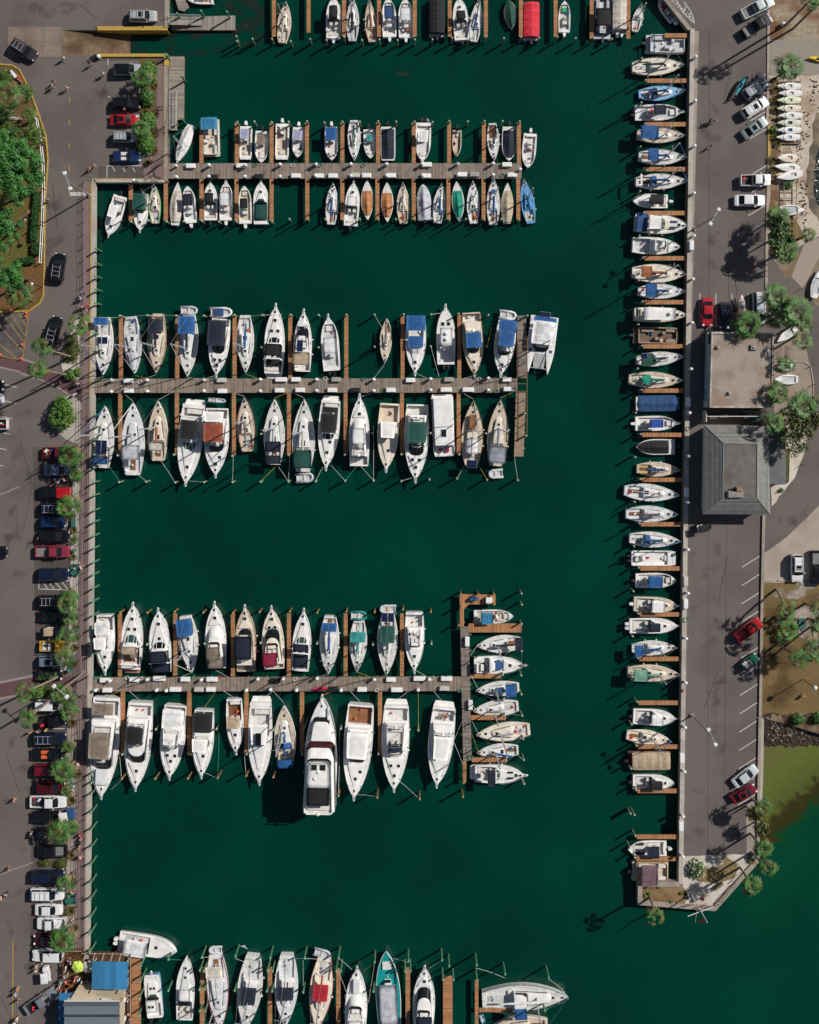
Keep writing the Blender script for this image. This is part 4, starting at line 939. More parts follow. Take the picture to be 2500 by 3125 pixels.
# the boats, row by row
ROW = ['', 0]
def row(w): ROW[0] = w; ROW[1] = 0
def L_(d): ROW[1] += 1; return f'{d}, {ordn(ROW[1])} from left {ROW[0]}'
def D_(d): ROW[1] += 1; return f'{d}, {ordn(ROW[1])} boat down the right quay'
row('along top edge')
cc((563, -12), (652, -8), 44, L_('white open boat beside the grey floating dock'), console=.5)
sail((874, 6), (861, 129), 43, L_('cream sailboat with grey cabin top'), 'cream', sc_='cloth', jib=None, mt=.5)
cuddy((1020, -6), (1018, 117), 48, L_('white boat with oval black awning'), 'black', (.42, .72), .55, back=1, ob=1, obc='white')
sail((1077, -8), (1075, 123), 40, L_('grey-white sailboat with dark sail cover'), 'white', NG, sc_='black', jib=None)
sail((1127, -2), (1136, 126), 40, L_('cream sailboat with brown cabin hatch'), 'cream', sc_='brown', jib=None, trim='brown')
cc((1185, -6), (1189, 112), 45, L_('white open boat with navy top'), 'midblue', (.38, .72), .6)
cc((1237, -4), (1239, 114), 46, L_('white open boat with square white top'), 'white', (.35, .7), .7, extra=lambda s: s.clutter(.12, .3, .6, .5, 4))
pontoon((1334, -6), (1334, 111), 48, L_('pontoon boat under a black cover'), c='black')
cuddy((1401, -4), (1410, 122), 48, L_('white cabin boat with small black awning'), 'black', (.42, .62), .6)
sail((1462, -4), (1446, 125), 38, L_('slim white sailboat with blue sail cover'), sc_='blue', jib=None, by=.3)
covered((1553, -4), (1563, 86), 40, L_('small boat under dark green cover'), 'green', shape='canoe', k=.86, trim='tan')
pontoon((1621, 6), (1621, 122), 49, L_('pontoon boat under a bright red cover'), c='red')
cc((1723, 3), (1722, 98), 37, L_('white skiff with green crate inside'), console=.45, sole=NG, shape='cc', extra=lambda s: s.box(.72, 0, s.fb - .2, (.7, .7, .25), HULLC['green'], 'crate'))
pontoon((1840, -8), (1838, 118), 51, L_('blue deck boat with black awning'), bim='black', bt=(.22, .65), fence='navy', seat=mat('grey_vinyl', (.4, .38, .38), .6))
pontoon((1891, -6), (1890, 99), 47, L_('deck boat under a taupe cover'), c='cloth', fence='navy', ob=2, obc='white')
sail((1956, 15), (1937, 96), 31, L_('tiny white sailboat with open cockpit'), sc_=None, jib=None, h=7, cab=(.5, .75), cock=(.06, .46), hat=(), fb=.6)
cc((2010, 2), (2057, 63), 27, L_('small white runabout with red bag'), ob=1, obc='white', console=.55, extra=lambda s: s.box(.66, .3, s.fb - .1, (.6, .6, .3), CV('red'), 'bag'))
row('above upper pier')
covered((539, 498), (583, 381), 37, L_('slanting small sailboat under white cover'), 'white', 'cream', 'sail', .1, .93, .6, mast=8, crease=.3)
pontoon((646, 478), (643, 364), 50, L_('grey pontoon boat with blue awning'), bim='sky', bt=(.02, .34), seat=CUSH, floor=NC, ob=0, extra=lambda s: None)
cc((749, 487), (751, 385), 38, L_('white skiff with grey awning'), 'lilac', (.15, .45), .72, shape='rect', obc='white', sole=NC)
cc((797, 497), (800, 399), 43, L_('white open boat with grey console cover'), 'taupe', (.2, .5), .55, ob=1, obc='black')
cc((860, 487), (862, 377), 42, L_('white flat skiff with tan floor'), shape='rect', console=.3, sole=NC)
cc((908, 481), (912, 388), 38, L_('small white boat with lilac awning'), 'lilac', (.18, .5), .8, obc='white')
cc((1012, 490), (1012, 387), 43, L_('white boat with bright blue awning'), 'blue', (.08, .46), .8)
sail((1081, 491), (1080, 366), 40, L_('white sailboat with green sail cover'), sc_='green', jib=None)
cc((1131, 484), (1126, 394), 37, L_('small white boat with green pad'), 'teal', (.22, .45), .45, obc='black', ttopz=1.2)
covered((1184, 490), (1184, 386), 45, L_('white deck boat under navy covers'), 'navy', shape='rect', t0=.08, t1=.95, k=.84, ob=1)
cc((1289, 492), (1293, 374), 48, L_('white boat with white top running engine'), 'white', (.25, .55), .66, pul=True, ob=2, obc='black')
cc((1393, 478), (1395, 396), 28, L_('small cream skiff with brown rails'), hull='cream', ob=1, obc='black', console=None, deck=WOOD, sole=NC)
sail((1508, 492), (1503, 375), 38, L_('slim sailboat with orange seat'), sc_='navy', jib=None, sole=TEA, cab=(.42, .76), cock=(.05, .4), trim='grey')
covered((1553, 491), (1555, 386), 45, L_('runabout under a navy cover'), 'navy', shape='cc', t0=.12, t1=.9, k=.82, ob=1)
cc((1610, 513), (1619, 407), 43, L_('plain white open skiff'), obc='white', up=False)
row('below upper pier')
cuddy((333, 718), (368, 598), 46, L_('slanting white cabin boat with hardtop'), 'hard', (.28, .58), .62, ob=1)
cuddy((428, 703), (433, 592), 43, L_('cabin boat with dark green awning'), 'green', (.04, .48), .92, ob=1)
sail((471, 561), (473, 681), 38, L_('tan sailboat with bright green trim'), 'cream', NC, trim='green', sc_=None, jib=None, sole=CR)
covered((543, 556), (533, 687), 37, L_('slim boat under grey-white cover'), 'cloth', 'white', 'sail', .08, .8, .6)
cc((572, 568), (583, 680), 42, L_('white boat with navy awning'), 'navy', (.42, .74), .72, sole=WG)
cuddy((643, 558), (643, 672), 42, L_('white cabin boat with small black awning'), 'black', (.42, .68), .68)
cc((690, 556), (690, 672), 43, L_('white open boat with large white top'), 'white', (.34, .7), .72, pul=True)
cc((746, 567), (749, 682), 41, L_('tan boat with black top and teal pad'), 'black', (.36, .62), .58, hull='cream', sole=NC, extra=lambda s: s.box(.3, .1, s.fb + .2, (.6, 1.0, .1), CV('teal'), 'seat_pad'))
cuddy((797, 556), (797, 684), 48, L_('white cruiser with green cockpit cover'), None, c2=('green', .1, .52, .78, .25), wsg=GLG, ws=True, cock=(.08, .5), hat=((.76, 0),), ob=0)
sail((1017, 559), (1010, 684), 40, L_('white sailboat with blue boom and engine'), sc_='blue', jib=None)
cuddy((1080, 559), (1070, 689), 45, L_('white cabin boat with hardtop'), 'hard', (.42, .64), .66)
covered((1120, 549), (1122, 670), 38, L_('white boat under orange-brown cover'), 'rust', shape='canoe', t0=.12, t1=.72, k=.82)
covered((1181, 555), (1182, 676), 38, L_('white boat under pale brown cover'), 'rust', shape='canoe', t0=.12, t1=.72, k=.84)
sail((1230, 557), (1231, 681), 40, L_('cream sailboat with tan cockpit'), 'cream', sc_='cloth', jib=None)
covered((1291, 562), (1297, 672), 43, L_('boat under crumpled grey-white cover'), 'silver', t0=.0, ridge=.9, peaks=((0, .4), (.3, .8), (.55, 1), (1, .2)), crease=.35, ob=1)
sail((1348, 560), (1335, 680), 39, L_('white sailboat with thin blue boom'), sc_='blue', jib=None, by=-.2)
covered((1393, 552), (1402, 674), 38, L_('white boat under teal green cover'), 'jade', shape='canoe', t0=.1, t1=.75, k=.8)
sail((1443, 552), (1446, 681), 40, L_('white sailboat with grey deck'), deck=WG, sc_=None, jib=None)
sail((1506, 544), (1505, 685), 42, L_('white sailboat with square blue hatch'), sc_='blue', jib=None, extra=lambda s: s.box(.7, 0, s.fb + .5, (.7, .7, .06), CV('blue'), 'hatch_cover'), hat=((.84, 0),))
covered((1549, 557), (1547, 681), 38, L_('sailboat under beige cover'), 'beige', 'cream', 'sail', .03, .8, .7)
sail((1598, 547), (1621, 681), 42, L_('bright blue sailboat at the pier tip'), 'blue', HULLC['medblue'], sc_='blue', jib=None, sole=NC, cabm=HULLC['medblue'])
row('above middle pier')
sail((316, 1145), (318, 968), 58, L_('white sailboat with blue aft awning'), bim=('blue', .02, .15), jib='royal', sc_=None, solar=((.4, -.0, 1.75, (1.0, 1.5)),), clut=1)
sail((413, 1141), (399, 966), 54, L_('sailboat with grey tarp on bow'), 'grey', NG, sc_=None, jib='silver', clut=4, extra=lambda s: s.canvas(.62, .93, .55, s.fb + .5, 'silver', 'tarp', .25, w1=.25, poles=False))
sail((478, 1139), (482, 957), 56, L_('tan-decked sailboat with navy awning'), 'cream', NC, bim=('navy', .1, .35), sc_='navy', jib='cloth', trim='brown')
sail((573, 1150), (577, 958), 61, L_('white sailboat with large blue awning'), bim=('blue', .05, .33), bw=.82, sc_='navy', jib='white')
fly((662, 1141), (676, 973), 63, L_('white motor yacht with navy bridge awning'), ('navy', .06, .5, .86), flyr=(.08, .5), house=(.15, .68), cock=(.02, .14))
sail((751, 1139), (748, 962), 53, L_('white sailboat with blue sail cover'), sc_='blue', jib='white', by=.3)
cruiser((843, 938), (835, 1140), 63, L_('long white cruiser with black awning'), ('black', .26, .44, .82), ws=(.42, .58), cock=(.03, .42), gm=GLS, arch=.22, cov=('black', .12, .22, .74, .1), hat=((.8, 0), (.64, .3), (.64, -.3)))
fly((928, 955), (922, 1134), 56, L_('white trawler with tan aft awning'), None, bim2=('tan', .1, .32, .94, 1.2), flyr=(.4, .62), house=(.3, .8), hat=((.74, 0), (.74, .35)), extra=lambda s: s.solar(.42, .1, s.fb + 3.1, (1.8, .9)))
cc((1002, 970), (1013, 1131), 55, L_('grey-hulled centre console with white top'), 'white', (.32, .62), .72, ob=2, obc='black', sole=NG, pul=True)
sail((1174, 1109), (1181, 972), 37, L_('small cream sailboat alone in its slip'), 'cream', sc_='taupe', jib=None, shape='canoe')
cruiser((1267, 1136), (1270, 966), 63, L_('white cruiser with two blue canopies'), ('blue', .0, .27, .92), cov=('blue', .36, .56, .74, 1.0), ws=(.5, .72), plat=False, hat=((.82, 0),), gm=WG)
cc((1360, 940), (1362, 1112), 58, L_('long white hardtop boat bow up'), 'hard', (.34, .64), .66, ob=2, obc='black', pul=True, sole=NS, rec=(.05, .34, .78), console=.45, extra=lambda s: (s.hatch(.72, .3, None, .55), s.hatch(.72, -.3, None, .55), s.radar(.54, s.fb + 1.9), s.radar(.44, s.fb + 1.9)))
fly((1448, 1143), (1438, 954), 64, L_('wood-trimmed trawler with blue awning'), ('blue', .34, .58, .72), hull='cream', trim='wood', deck=NC, flyr=(.3, .6), house=(.16, .7), cock=(.02, .14), hat=((.8, 0),), pulm=WOOD)
fly((1528, 1141), (1549, 980), 63, L_('motor yacht with two blue awnings'), ('blue', .22, .5, .72), bim2=('blue', .0, .23, .86, .9), flyr=(.25, .6), house=(.2, .7), hat=((.83, 0),))
def catamaran(bow, stern, beam, label):
 s = Boat('catamaran', bow, stern, beam, label, 'catamaran'); s.fb = 1.4; B2 = s.B / 2
 for sg in (-1, 1):
  mb = MB(); st = [i / 12 for i in range(13)]
  def prof(t):
   w_ = s.B * .15 * (1 if t < .5 else max(.05, 1 - ((t - .5) / .5) ** 2)); x = s.X(t); z = s.fb * (1 + .1 * t)
   return [(0, -.5, x), (w_ * .8, 0, x), (w_, z, x), (w_ * .9, z + .05, x), (0, z + .08, x)]
  loft(mb, st, prof, lambda a, b: WH); o = mb.build('hull', s.root); o.location = (0, sg * s.B * .345, 0)
 mb = MB(); mb.slab(rr(s.X(.03), s.X(.66), B2 * .8, B2 * .8, .1, .3), s.fb * .6, s.fb * 1.03, WH, .05, .02); mb.build('bridge_deck', s.root)
 s.house(.3, .64, .66, .56, s.fb, .8, WH, 'saloon', .9, rf=.9, glass='all')
 s.canvas(.1, .5, .8, s.fb + 1.5, 'white', 'boat_cover', .5, poles=False); s.canvas(.03, .1, .8, s.fb + 1.7, 'blue', 'bimini', .1)
 mb = MB(); mb.add([(s.X(.66), -B2 * .42, s.fb), (s.X(.9), -B2 * .38, s.fb), (s.X(.9), B2 * .38, s.fb), (s.X(.66), B2 * .42, s.fb)], [(0, 1, 2, 3)], mat('trampoline_net', (.42, .42, .42), .8, 0, .4, 14)); mb.tube([(s.X(.91), -B2 * .7, s.fb + .05), (s.X(.91), B2 * .7, s.fb + .05)], .07, ALU); mb.build('trampoline', s.root)
 for a, b in ((.6, .72), (.6, -.72)): s.hatch(a, b, s.fb * 1.1, .5, CV('blue'))
 s.mast(.5, 13, s.fb + .8, None, .2, 'black', boom=True); s.solar(-.03, 0, s.fb + .8, (.7, 1.6))
catamaran((1640, 1140), (1662, 966), 86, L_('white catamaran under crumpled white cover'))
row('below middle pier')
sail((322, 1238), (313, 1428), 63, L_('white sailboat with solar panels aft'), jib='blue', sc_=None, bim=('midblue', .07, .2), solar=((.34, -.35, 2.9, (2.2, .8)), (.34, .2, 2.9, (2.2, .8))), cock=(.04, .3))
sail((408, 1228), (405, 1450), 72, L_('large grey-white ketch with grey awning'), 'grey', WG, bim=('silver', .22, .42), sc_=None, jib='white', hat=((.82, 0), (.56, .2), (.56, -.2)))
sail((484, 1222), (483, 1406), 60, L_('cream sailboat with wooden boom'), 'cream', sc_='brown', jib=None, bim=('cloth', .18, .3), wood=False)
cruiser((569, 1472), (593, 1234), 76, L_('big white cruiser with black awning'), ('black', .2, .44, .72), ws=(.42, .62), cock=(.05, .42), gm=GLG, arch=.16, hat=((.8, 0),), bz=2.3)
fly((660, 1447), (664, 1246), 76, L_('motor yacht with orange-brown awning'), ('orange', .22, .5, .76), flyr=(.2, .58), house=(.15, .7), top=(.05, .2, .8), hat=((.84, 0), (.74, .3)), bz=2.1)
sail((747, 1212), (755, 1378), 55, L_('small cream sailboat without awning'), 'cream', NC, sc_='taupe', jib=None, clut=3, trim='brown')
sail((839, 1217), (837, 1418), 64, L_('white sailboat with navy canopies aft'), bim=('navy', .2, .36), sc_='silver', jib='cloth', extra=lambda s: s.canvas(.02, .15, .75, s.fb + 1.9, 'navy', 'aft_canopy'))
sail((929, 1217), (925, 1440), 70, L_('large sailboat with green awning'), bim=('green', .06, .3), bw=.8, sc_='cloth', jib='green')
cruiser((996, 1425), (1010, 1222), 65, L_('white cruiser with long black awning'), ('black', .2, .48, .76), bim2=None, ws=(.46, .62), gm=GLS, cock=(.04, .44), cov=('black', .1, .18, .7, .2), hat=((.78, 0), (.62, .2)))
fly((1098, 1213), (1096, 1422), 63, L_('white yacht with ribbed white hardtops'), None, top=(.33, .56, .62), flyr=(.16, .36), house=(.14, .74), hat=((.76, 0),), tower=True, glass='side')
fly((1179, 1430), (1190, 1231), 66, L_('cream sport boat with square hardtop'), None, top=(.28, .52, .68), hull='cream', flyr=(.3, .52), house=(.3, .58), cock=(.03, .28), hat=((.72, .1),), glass=None, trim='cream', sole=NC)
fly((1268, 1462), (1274, 1234), 75, L_('large yacht with dark green awning'), ('green', .23, .5, .76), hull='white', flyr=(.16, .54), house=(.14, .72), hat=((.84, 0), (.74, .28), (.74, -.28)))
def houseboat(label):
 s = Boat('houseboat', (1353, 1393), (1353, 1203), 70, label, 'houseboat'); s.root.rotation_euler.z += R(2.2); s.fb = .9
 s.hull('rect', [(.84, .97, .86, .3)], 'white', 'brown', WH)
 s.house(.06, .84, .86, .84, s.fb, 2.0, WH, 'deckhouse', .2, .1, rf=.2, glass='all')
 s.boxes('upper_roof', [(.29, 0, s.fb + 2.0, (s.L * .46, s.B * .8, .25))], WH); s.hatch(.62, 0, s.fb + 2.1, 1.2, sy=.8)
 s.boxes('deck_chair', [(.9, .3, s.fb - .2, (.6, .5, .6)), (.9, -.3, s.fb - .2, (.6, .5, .6))], CV('maroon')); s.railing('rect', .84, .99, .9)
houseboat(L_('boxy white houseboat with flat roof'))
sail((1445, 1222), (1438, 1420), 69, L_('cream sailboat with draped white tarp'), 'cream', sc_=None, jib='green', trim='brown', solar=((.03, 0, 2.9, (1.2, 1.6)),), extra=lambda s: (s.canvas(.18, .42, .6, s.fb + .9, 'white', 'tarp', .4, poles=False), s.box(.66, 0, s.fb + .6, (2.6, 1.1, .35), TEA, 'upturned_tender')))
sail((1527, 1218), (1513, 1422), 66, L_('tan sailboat with grey-blue awning'), 'cream', NC, bim=('grey', .05, .3), bw=.8, sc_='grey', jib='cloth', trim='wood')
row('above lower pier')
fly((324, 2046), (322, 1876), 58, L_('white yacht with frosted white canopies'), None, top=(.34, .54, .66), bim2=('white', .1, .32, .8, .5), flyr=(.3, .56), house=(.28, .66), hat=((.74, 0),), cock=(.03, .27), glass=None)
cruiser((408, 1848), (400, 2042), 66, L_('cruiser with tan canopy and glass screen'), ('tan', .28, .4, .76), ws=(.36, .6), gm=GLG, platm=mat('red_platform', '9a6a60', .7), cov=('taupe', .2, .28, .7, .6), sole=mat('cockpit_teak', '7a4a2a', .7), arch=.12, hat=((.8, 0), (.64, .28), (.64, -.28)))
cruiser((485, 1865), (494, 2050), 66, L_('cruiser with dark glass and navy cover'), ('navy', .2, .38, .8), ws=(.36, .54), cov=('navy', .0, .2, .88, .15), gm=GLS, arch=.2, hat=((.8, 0), (.56, 0)), plat=False)
sail((587, 2051), (566, 1880), 60, L_('slanting sailboat with blue awning'), bim=('blue', .02, .32), bw=.8, sc_=None, jib='cloth')
fly((657, 1845), (662, 2038), 64, L_('white yacht with taupe canvas aft'), ('taupe', .2, .4, .66), bim2=('taupe', .02, .24, .8, -.2), flyr=(.2, .44), house=(.2, .72), hat=((.8, 0),), cock=(.02, .18), glass=None)
fly((749, 1855), (752, 2048), 66, L_('wood-trimmed yacht with long navy awning'), ('navy', .26, .62, .78), hull='cream', trim='wood', deck=NC, flyr=(.24, .64), house=(.12, .72), cock=(.02, .1), hat=((.84, 0),), gm=GLS)
fly((830, 1858), (838, 2040), 68, L_('cream yacht with maroon awning'), ('maroon', .12, .34, .66), hull='cream', flyr=(.14, .46), house=(.1, .72), hat=((.84, 0), (.7, .25), (.7, -.25)), cock=(.02, .08), yo=.3, pulm=WG)
cruiser((928, 1866), (916, 2047), 58, L_('cruiser with navy cockpit covers'), ('navy', .38, .5, .78), ws=(.44, .62), gm=GLG, cov=('navy', .08, .32, .78, .4), arch=.34, plat=False, hat=((.8, 0),))
sail((1003, 2056), (1008, 1880), 60, L_('white sailboat with blue aft awning'), bim=('blue', .08, .23), sc_='blue', jib='white', cock=(.04, .26))
sail((1090, 2049), (1096, 1893), 54, L_('sailboat with teal awning and sail cover'), bim=('teal', .18, .38), bw=.84, sc_='teal', jib=None)
sail((1180, 2060), (1185, 1872), 63, L_('large sailboat with dark green canopy'), bim=('green', .16, .44), bw=.7, sc_='green', jib='green', solar=((.03, .3, 3., (1.4, .9)), (.03, -.3, 3., (1.4, .9))))
fly((1265, 2042), (1265, 1868), 60, L_('white yacht with open seating on bridge'), None, flyr=(.28, .56), house=(.24, .66), cock=(.04, .26), hat=((.76, 0),), seats=3, glass=None, extra=lambda s: s.clutter(.34, .52, .4, s.fb + 1.5, 4))
row('below lower pier')
fly((313, 2424), (327, 2128), 92, L_('large white yacht with taupe square awning'), ('taupe', .3, .56, .66), flyr=(.25, .62), house=(.2, .76), cock=(.03, .18), hat=(), bim2=('taupe', .02, .14, .7, .6), hh=1.6, extra=lambda s: s.boxes('sun_pad', [(.8, 0, s.fb * 1.3 + .1, (s.L * .16, s.B * .4, .2))], WG))
fly((417, 2400), (430, 2143), 82, L_('white yacht with black-topped bridge'), ('black', .22, .42, .62), flyr=(.2, .46), house=(.16, .74), cock=(.03, .15), hat=((.8, 0),), hh=1.5)
fly((520, 2366), (537, 2152), 76, L_('all-white sport yacht with tower'), None, bim2=('white', .03, .3, .86, .1), top=(.32, .48, .5), flyr=(.3, .56), house=(.28, .62), tower=True, hat=((.78, 0), (.7, .3), (.7, -.3)), cock=(.02, .26), glass=None)
fly((617, 2362), (624, 2166), 66, L_('yacht with black aft and cream top'), None, bim2=('black', .0, .3, .9, .3), top=(.36, .56, .7), flyr=(.34, .56), house=(.3, .62), hat=((.7, .1),), glass='front', cock=(.02, .28))
cruiser((722, 2290), (715, 2132), 53, L_('small cruiser with tan awning'), ('tan', .28, .5, .72), ws=(.44, .6), gm=GLG, plat=False, sole=mat('cockpit_brown', '6a4326', .7), hat=((.68, 0),), pul=True)
cruiser((793, 2382), (796, 2143), 74, L_('cruiser with oval black sunroof hardtop'), None, hardtop=(.24, .5), ws=(.42, .58), gm=GLG, hat=(), cock=(.08, .42), extra=lambda s: s.box(.42, 0, s.fb * 1.05 + 2.05, (2.0, .9, .08), GLS, 'sunroof'))
sail((867, 2150), (874, 2332), 66, L_('tan-decked sailboat with royal blue covers'), 'white', NC, bim=('blue', .0, .14), sc_='blue', jib='cloth', dod='blue')
fly((984, 2128), (977, 2464), 102, L_('huge white yacht casting a black shadow'), ('black', .12, .28, .66), flyr=(.02, .5), house=(.02, .66), cock=(.68, .69), hat=(), hh=3.2, top=(.28, .5, .7), trim='navy', flyw=.84, ww=.96, wtop=.86, fb=2.9, gr=(.25, .55), gm=mat('wine_glass', (.05, .012, .012), .1, 0, .1), seats=3,
 extra=lambda s: (s.house(.62, .84, .62, .5, s.fb * 1.1, 1.1, WH, 'forward_cabin', .8), s.radar(.42, s.fb + 5.3), s.radar(.36, s.fb + 5.3, .2), s.hatch(.46, .25, s.fb + 5.3, .9), s.hatch(.46, -.25, s.fb + 5.3, .9), s.boxes('davit_crane', [(.86, -.4, s.fb * 1.15, (2.2, .3, .4))], WG)))
fly((1081, 2428), (1102, 2150), 88, L_('yacht with brown planked cockpit'), None, top=(.24, .52, .76), flyr=(.26, .54), house=(.24, .66), cock=(.02, .21), hat=((.8, .0), (.72, .3)), sole=TEA, trim='white', gm=GLS, hh=1.5)
fly((1203, 2403), (1210, 2152), 84, L_('sport yacht with small navy helm cover'), ('navy', .4, .5, .5), flyr=(.2, .54), house=(.2, .66), cock=(.03, .18), hat=((.84, 0), (.72, .28), (.72, -.28)), plat=True, hh=1.5, tower=True, bz=1.2, glass=None)
fly((1333, 2390), (1356, 2158), 78, L_('white yacht with deck chairs and people'), None, top=(.3, .6, .64), flyr=(.28, .6), house=(.2, .7), cock=(.03, .17), hat=(), hh=1.5, gm=GLS, plat=True)
ROW[0] = 'right of cross dock'; ROW[1] = 0
def G_(d): ROW[1] += 1; return f'{d}, {ordn(ROW[1])} down {ROW[0]}'
cc((1567, 1881), (1447, 1883), 43, G_('white launch with teal-blue awning'), 'sky', (.16, .47), .84, ob=0, hull='white', sole=NC, console=.6, cush='cloth')
sail((1455, 1971), (1592, 1962), 54, G_('white sailboat with navy stern awning'), bim=('navy', .0, .17), bw=.85, sc_='black', jib=None, dod=None)
fly((1598, 2028), (1447, 2028), 54, G_('white pilothouse trawler with blue screens'), None, flyr=(.04, .2), house=(.3, .62), cock=(.2, .3), hat=((.72, 0),), gm=CV('midblue'), pulm=WOOD, glass='front', hh=1.2)
sail((1452, 2106), (1585, 2098), 46, G_('white sailboat with bright blue awning'), bim=('blue', .1, .34), bw=.9, sc_='blue', jib=None, fb=.95)
sail((1443, 2168), (1583, 2155), 50, G_('white sailboat with open cockpit'), sc_=None, jib=None, h=11)
sail((1453, 2241), (1618, 2226), 57, G_('large cream sailboat'), 'cream', CR, sc_=None, jib=None, clut=3)
sail((1455, 2297), (1583, 2290), 46, G_('white sailboat with slanted blue boom'), sc_='blue', jib=None, by=.6)
cruiser((1598, 2363), (1450, 2360), 57, G_('white cruiser with navy half canopy'), ('navy', .24, .4, .86), ws=(.4, .54), gm=GLG, cock=(.05, .38), hat=((.84, 0),), plat=True, extra=lambda s: s.boxes('cabin_window', [(.72, .3, s.fb + .45, (1.0, .3, .06)), (.72, -.3, s.fb + .45, (1.0, .3, .06))], HC))
row('along bottom edge')
cc((541, 2903), (362, 2874), 66, L_('big white boat with twin white engines'), 'white', (.12, .5), .78, ob=2, obc='white', rec=(.03, .52, .8), sole=NG, extra=lambda s: s.hatch(.64, 0, None, .5))
def powercat(bow, stern, beam, label):
 s = Boat('power_catamaran', bow, stern, beam, label, 'motorboat'); s.fb = 1.1
 s.hull('rect', [(.04, .34, .76, .5)], 'blue', 'white', WH); s.house(.4, .88, .72, .62, s.fb, .35, WH, 'foredeck_cabin', .3, rf=.4, glass=None)
 s.house(.45, .58, .74, .5, s.fb + .25, .6, GLS, 'windshield_frame', .4, rf=.5, gm=GLG); s.canvas(.26, .54, .68, s.fb + 1.9, 'hard', 'hardtop', .08, t=.06)
 for a, b in ((.7, .2), (.7, -.2), (.4, .2), (.4, -.2)): s.hatch(a, b, s.fb + (.38 if a > .5 else 2.0), .4)
 s.outboard(2, 'black', 1.4); s.pulpit(); s.railing('rect', .5, .99, .5)
powercat((464, 2972), (475, 3105), 50, L_('pale blue power catamaran with black engines'))
cuddy((569, 2917), (563, 3114), 57, L_('grey-white sport boat without awning'), 'hard', (.34, .52), .6, hull='grey', ob=0, cock=(.03, .28), hat=((.82, 0), (.68, 0)), ttz=.9, pul=False, shape='sport')
sail((674, 3140), (657, 2914), 68, L_('red-trimmed grey sailboat with taupe awning'), 'grey', WG, bim=('cloth', .08, .24), bw=.75, sc_=None, jib='white', trim='red')
sail((750, 3140), (773, 2918), 76, L_('broad white sailboat with navy dodger'), bim=('navy', .34, .58), bw=.6, sc_='white', jib='white')
sail((872, 3130), (876, 2916), 72, L_('grey-white sailboat with navy panels'), deck=WG, sc_='white', jib='silver', bim=('navy', .36, .55), bw=.7)
sail((968, 3140), (990, 2924), 72, L_('red-hulled sailboat with crimson sail cover'), 'cream', CR, trim='red', bim=('crimson', .28, .52), bw=.62, sc_='crimson', jib=None)
fly((1090, 2955), (1085, 3150), 68, L_('white yacht with tender on foredeck'), None, top=(.12, .36, .7), flyr=(.3, .5), house=(.2, .66), hat=(), glass=None, extra=lambda s: s.box(.76, .0, s.fb * 1.2 + .2, (2.2, 1., .35), WG, 'tender'))
cc((1178, 2903), (1190, 3140), 76, L_('teal-decked sport boat with grey hardtop'), 'silver', (.1, .62), .74, hull='white', ob=0, deck=HULLC['teal'], sole=HULLC['teal'], rec=(.04, .9, .72), shape='power', console=.56)
fly((1296, 2953), (1292, 3132), 68, L_('white trawler with navy awning'), ('navy', .12, .36, .7), flyr=(.12, .38), house=(.1, .74), hat=((.8, 0),), gm=GLS, cock=(.02, .08))
sail((1735, 3040), (1472, 3052), 84, L_('big white sailboat lying sideways with brown bowsprit'), 'white', NS, sc_='white', jib=None, trim='navy', h=12, bim=None, cock=(.05, .3), cab=(.36, .82), mt=.62, extra=lambda s: (s.house(.36, .54, .6, .5, s.fb + .1, 1.3, WH, 'pilothouse', .5, rf=.5, glass='all'), s.canvas(.36, .5, .4, s.fb + 1.9, 'blue', 'tarp', .15, y=-1.6, poles=False)))
sail((1500, 3134), (1672, 3130), 60, L_('cream sailboat cut off by the frame'), 'cream', sc_='cloth', jib=None, h=5, wood=False)
ROW[0] = ''; ROW[1] = 0
pontoon((2092, 136), (1972, 134), 56, D_('grey pontoon with folded blue frame'), fence='grey', floor=NG, seat=mat('grey_vinyl_pale', (.5, .5, .52), .6), extra=lambda s: [MB.build(m_, 'bimini_frame', s.root) for m_ in [MB()] if not m_.tube([(s.X(.2), -s.B / 2, 1), (s.X(.16), -s.B * .3, 2.2), (s.X(.16), s.B * .3, 2.2), (s.X(.2), s.B / 2, 1)], .09, CV('blue'))])
sail((2088, 200), (1930, 206), 54, D_('cream sailboat with dark green boom'), 'cream', CR, sc_='green', jib=None, h=10)
sail((2091, 277), (1951, 287), 46, D_('light blue sailboat'), 'blue', HULLC['blue'], sc_='blue', jib='blue', dod='navy', sole=NS)
cc((2080, 341), (1939, 344), 50, D_('white centre console with navy top'), 'navy', (.36, .62), .62, ob=2, obc='black', pul=True, sole=NG)
sail((2088, 415), (1945, 411), 47, D_('tan sailboat under large blue awning'), 'tan', NC, bim=('blue', .02, .4), bw=.86, sc_=None, jib=None, h=7, trim='white')
sail((2095, 482), (1950, 478), 47, D_('white sailboat with blue awning and boom'), bim=('blue', .14, .36), bw=.8, sc_='blue', jib='blue')
sail((2098, 553), (1941, 555), 48, D_('white sailboat with blue dodger'), dod='blue', sc_='blue', jib='blue', bim=('white', .04, .08))
cuddy((1930, 612), (2038, 615), 44, D_('white boat facing left with black awning'), 'black', (.18, .56), .72, obc='white', hat=(), pul=False)
cruiser((2095, 690), (1938, 680), 60, D_('white-cream cruiser with blue aft cover'), None, hull='cream', deck=WH, hardtop=(.22, .48), cov=('midblue', .0, .22, .92, .8), ws=(.46, .6), gm=GLG, plat=False, hat=((.84, 0),), extra=lambda s: s.boxes('cabin_window', [(.74, .3, s.fb + .5, (1.2, .3, .06)), (.74, -.3, s.fb + .5, (1.2, .3, .06))], CV('midblue')))
fly((2073, 755), (1930, 748), 53, D_('grey-white cruiser with open aft deck'), None, flyr=(.44, .66), house=(.42, .78), cock=(.03, .38), hat=(), glass=None, sole=NG, seats=1, hh=.9, pul=False)
